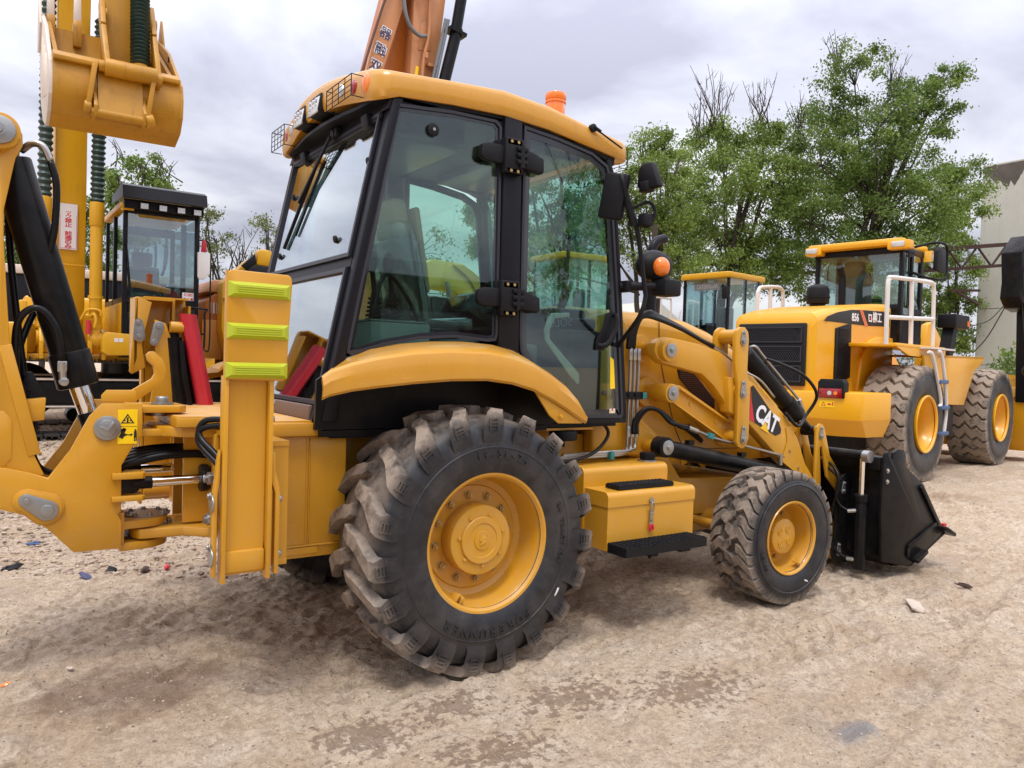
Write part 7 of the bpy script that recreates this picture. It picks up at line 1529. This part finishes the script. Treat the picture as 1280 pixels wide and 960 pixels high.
b = B(); b.span((1.9, -.45, .7), (3.6, .45, 1.5), bev=.03); b.prism([(2.0, 1.4), (2.3, 2.15), (2.5, 2.2), (3.6, 1.5), (3.6, 1.2)], -.5, -.4, bev=.01); b.prism([(2.0, 1.4), (2.3, 2.15), (2.5, 2.2), (3.6, 1.5), (3.6, 1.2)], .5, .4, bev=.01); b.prism([(2.25, 2.0), (2.4, 2.1), (4.2, .9), (4.15, .65), (3.6, .9)], -.36, -.26, bev=.01); b.prism([(2.25, 2.0), (2.4, 2.1), (4.2, .9), (4.15, .65), (3.6, .9)], .36, .26, bev=.01); b.out('lift_arm', 'yellow2', WL)
b = B(); b.box((1.85, -1.0, 2.15), (.60, .25, .20), bev=.02); b.beam((1.55, -1.0, 1.64), (1.72, -1.0, 2.06), .15, .14); wt = b.out('lamp_stand', 'plastic', WL); b = B(); b.box((2.08, -1.128, 2.13), (.09, .012, .08)); b.out('marker_lamp', 'orangelens', wt)
b = B(); b.sph((2.5, -.45, 1.78), .12, (1.6, 1, .5)); b.out('red_tarpaulin', 'red', WL)
b = B(); b.prism([(1.02, 2.82), (1.04, 3.10), (1.10, 3.16), (1.36, 3.14), (1.40, 2.84), (1.30, 2.80)], -1.02, -.96, bev=.02); b.tube([(1.0, -.72, 3.16), (1.15, -.95, 3.22), (1.42, -1.0, 3.20), (1.46, -1.0, 2.95), (1.40, -1.0, 2.74), (1.1, -.9, 2.72), (.95, -.72, 2.80)], .018, n=8); b.out('wing_mirror', 'plastic', WL)
sh = [(4.10, 1.38), (4.04, 1.10), (4.06, .75), (4.15, .35), (4.35, .16), (5.0, .14)]
b = B(); b.loft([[V(x, -1.45, z) for x, z in sh], [V(x, 1.45, z) for x, z in sh]]); b.loft([[V(x + .03, -1.45, z + .03) for x, z in sh], [V(x + .03, 1.45, z + .03) for x, z in sh]])
for y in (-1.45, 1.42): b.prism(sh + [(5.05, .2), (4.35, 1.36)], y, y + .03, bev=.005)
b.prism([(4.08, 1.36), (4.09, 1.24), (4.03, 1.2), (3.99, 1.05), (4.05, 1.03), (4.12, 1.36)], -1.44, 1.44, bev=.01); b.out('bucket', 'yellow2', WL)

# ================================================================== far wheel loaders
def far_loader(loc, rz, label, sticker=True):
    T = thing('wheel_loader', loc, label, 'wheel loader', rz, 'wheel loaders parked at the back'); T.scale = (.74, .72, .98)
    b = B()
    for x, y in ((-.06, .64), (-.06, -.70), (-1.40, .64), (-1.40, -.70), (-.80, .64), (-.80, -.70)): b.span((x, y, 1.7), (x + .06, y + .06, 3.30))
    b.span((-1.4, -.7, 1.62), (0, .7, 1.8)); b.span((-.05, -.64, 1.8), (0, .64, 2.15)); b.span((-1.4, .66, 1.8), (-.84, .70, 2.3)); b.span((-.78, .66, 1.8), (-.06, .70, 1.95)); fr_ = b.out('cab_frame', 'cabblack', T)
    b = B(); b.prism([(-1.55, -.78), (.02, -.78), (.10, -.7), (.10, .7), (.02, .78), (-1.55, .78)], 3.30, 3.41, 'z', bev=.03); b.out('cab_roof', 'yellow3', T)
    b = B(); b.span((-.015, -.64, 2.15), (-.01, .64, 3.3)); ws_ = b.out('windscreen', 'glassblue', fr_)
    for x0, x1 in ((-1.34, -.80), (-.74, -.06)): b = B(); b.span((x0, .69, 1.95), (x1, .695, 3.3)); b.out('side_window', 'glassclear', fr_); b = B(); b.span((x0, -.695, 1.95), (x1, -.69, 3.3)); b.out('side_window', 'glassclear', fr_)
    if sticker:
        b = B(); b.span((-.008, -.36, 3.08), (-.006, .44, 3.22)); s_ = b.out('sunstrip', 'greyink', ws_); text('CATERPILLAR', .105, frame(V(-.004, .04, 3.15), (0, 1, 0), (0, 0, 1)), 'sticker_grey', s_, ext=.0006, bold=.001)
    b = B(); b.tube([(.0, .10, 2.15), (.01, .30, 2.3), (.01, .28, 2.9)], .010, n=6); b.out('wiper', 'plastic', ws_)
    b = B(); b.box((-.7, 0, 2.2), (.45, .45, .14), bev=.05); b.box((-.95, 0, 2.5), (.12, .44, .6), bev=.05); b.out('operator_seat', 'seatgrey', fr_); b = B(); b.lathe([(-.012, .18), (0, .19), (.012, .18), (0, .17)], (-.35, 0, 2.45), 'z', n=20, closed=True); b.cyl((-.3, 0, 1.8), (-.35, 0, 2.45), .03, n=10); b.box((-.12, 0, 2.2), (.2, .7, .45), bev=.05); b.out('steering_wheel', 'plastic', fr_)
    b = B(); b.box((.04, .62, 3.02), (.10, .16, .24), bev=.03); b.cyl((.0, .6, 3.1), (.08, .55, 3.16), .03, n=10); b.out('wing_mirror', 'plastic', T)
    b = B(); b.box((-.02, .78, 2.12), (.10, .12, .10), bev=.02); lh = b.out('lamp_housing', 'plastic', T); b = B(); b.box((.035, .78, 2.12), (.012, .10, .08)); b.out('head_lamp', 'lamp', lh); b = B(); b.box((.0, .87, 2.10), (.07, .07, .09), bev=.015); b.out('indicator_lamp', 'orangelens', lh)
    b = B(); b.span((.05, -.55, 1.0), (1.6, .55, 2.0), bev=.06); b.span((-1.5, -.6, .8), (.05, .6, 1.62), bev=.04); b.span((-3.3, -.55, 1.0), (-1.45, .55, 2.2), bev=.1); b.span((.1, .3, 1.9), (.5, .5, 2.12), bev=.04); b.span((.1, -.5, 1.9), (.5, -.3, 2.12), bev=.04); b.out('body', 'yellow3', T)
    b = B(); b.tube([(-2.5, 1.0, 1.6), (-2.5, 1.0, 2.6), (-2.6, 1.0, 2.7), (-3.1, 1.0, 2.7), (-3.2, 1.0, 2.6), (-3.2, 1.0, 1.6)], .025, n=8, smooth=3); b.cyl((-2.85, 1.0, 2.7), (-2.85, 1.0, 1.6), .022, n=8); b.span((-3.3, .55, 1.55), (-1.3, 1.05, 1.6)); b.out('handrail', 'railpaint', T)
    b = B(); b.tube([(.05, -.72, 1.9), (.12, -.78, 2.3), (.05, -.72, 2.75)], .02, n=6); b.out('grab_handle', 'railpaint', T)
    for x in (1.0, -2.0):
        for y in (.95, -.95):
            b = B(); b.lathe([(-.26, .3), (-.28, .5), (-.24, .68), (-.15, .73), (.15, .73), (.24, .68), (.28, .5), (.26, .3)], (x, y, .72), n=40); o = b.out('tyre', 'rubberhose', T); b = B(); b.lathe([(-.27, .30), (-.25, .31), (-.1, .26), (.1, .26), (.25, .31), (.27, .30), (.1, .0), (-.1, .0)], (x, y, .72), n=30); b.out('rim', 'yellow3', o)
    b = B(); b.prism([(1.9, .2), (2.0, 1.2), (2.1, 1.3), (2.9, .2)], -1.3, 1.3, bev=.02); b.prism([(.4, 1.9), (.5, 2.1), (2.0, .9), (1.9, .6)], .3, .42, bev=.01); b.prism([(.4, 1.9), (.5, 2.1), (2.0, .9), (1.9, .6)], -.3, -.42, bev=.01); b.out('bucket', 'yellow3', T)
    return T
far_loader((9.2, 5.8, -.02), PI + .12, 'yellow wheel loader with a sunstrip lettered CATERPILLAR, left of the large one')
far_loader((6.55, 7.2, .2), PI - .05, 'yellow wheel loader seen only through the door glass of the backhoe loader', False)

# ---- black excavator boom at the right edge
BX = thing('excavator_boom', (11.30, 1.27, -.08), 'black excavator arm with cylinder hanging at the right edge', 'excavator boom')
b = B(); b.prism([(-.08, 3.56), (.22, 3.85), (1.2, 3.9), (1.2, 3.0), (.55, 2.9), (.35, 2.65), (.10, 2.70), (-.06, 2.85), (-.02, 3.1)], 0, .3, bev=.02); bb_ = b.out('arm', 'black', BX)
b = B(); b.cyl((.0, -.06, 2.78), (.20, -.06, 2.0), .055, n=16); b.cyl((.08, -.06, 2.70), (.30, -.06, 1.85), .05, n=16); b.cyl((.20, -.06, 2.05), (.25, -.06, 1.5), .045, n=14); b.sph((.25, -.06, 1.72), .11); b.out('arm_cylinder', 'black', BX)
b = B(); b.prism([(.42, 2.7), (.8, 2.8), (.8, 1.3), (.52, 1.2)], 0, .25, bev=.02); b.out('arm_lower', 'cabblack', BX)
b = B(); b.cyl((-.02, -.08, 2.76), (.06, -.08, 2.74), .03, n=10); b.cyl((.03, -.10, 2.66), (.13, -.10, 2.70), .015, n=8); b.out('hose_fitting', 'steelpipe', BX)
b = B(); b.tube([(.30, -.04, 3.3), (.12, -.06, 3.35), (.02, -.06, 3.2), (.1, -.06, 2.95), (.25, -.04, 2.85)], .018, n=8); b.out('hydraulic_hose', 'rubberhose', BX)

# ================================================================== litter and stones
def scrap(name, x, y, s, mat, label, cat='litter', flat=.35, seed=1):
    rr = random.Random(seed); b = B(); q = bmesh.ops.create_icosphere(b.bm, subdivisions=2, radius=1)
    for v in q['verts']: v.co = V(v.co.x * s[0] * (1 + rr.uniform(-.35, .35)), v.co.y * s[1] * (1 + rr.uniform(-.35, .35)), v.co.z * s[2] * (1 + rr.uniform(-.5, .5)))
    o = b.out(name, mat, flat=True); o.location = (x, y, ground_z(x, y) + s[2] * .35); o.rotation_euler = (rr.uniform(-.3, .3), rr.uniform(-.3, .3), rr.uniform(0, 3)); tag(o, label, cat)
scrap('plastic_scrap', -1.85, 2.02, (.075, .03, .018), 'rubberhose', 'flat black plastic scrap at the far left below the boom', seed=1)
scrap('plastic_scrap', -1.28, 1.65, (.045, .025, .030), 'rubberhose', 'small crumpled black scrap left of the stabiliser foot', seed=2)
scrap('plastic_scrap', -1.45, 1.54, (.07, .025, .014), 'navyink', 'dark blue strip of plastic on the dirt below the swing post', seed=3)
scrap('plastic_scrap', -1.69, 2.70, (.05, .02, .014), 'blue', 'thin bluish scrap farthest back on the left', seed=4)
scrap('plastic_scrap', -.95, 1.57, (.028, .018, .018), 'redink', 'tiny red scrap left of the stabiliser foot', seed=5)
scrap('leaf_scrap', -1.94, -.17, (.022, .012, .006), 'orangelens', 'small orange scrap at the left edge of the foreground', seed=6)
scrap('stone', -1.1, 1.53, (.045, .03, .018), 'rust', 'dark flat stone between the two small scraps', 'stone', seed=7)
scrap('stone', 3.03, -1.60, (.085, .05, .022), 'stone', 'pale flat stone lying right of the front wheel', 'stone', seed=8)
scrap('stone', 3.83, -1.52, (.05, .02, .014), 'rust', 'small dark clod right of the pale flat stone', 'stone', seed=9)
scrap('stone', -1.68, -.12, (.020, .012, .008), 'stone', 'light chip of stone on the damp patch in the left foreground', 'stone', seed=10)
b = B(); b.box((0, 0, .03), (.28, .16, .05), (0, 0, .4), bev=.01); o = b.out('wooden_block', 'orangebody'); o.location = (6.7, 1.55, ground_z(6.7, 1.55)); tag(o, 'orange brown block behind the loader bucket', 'block')
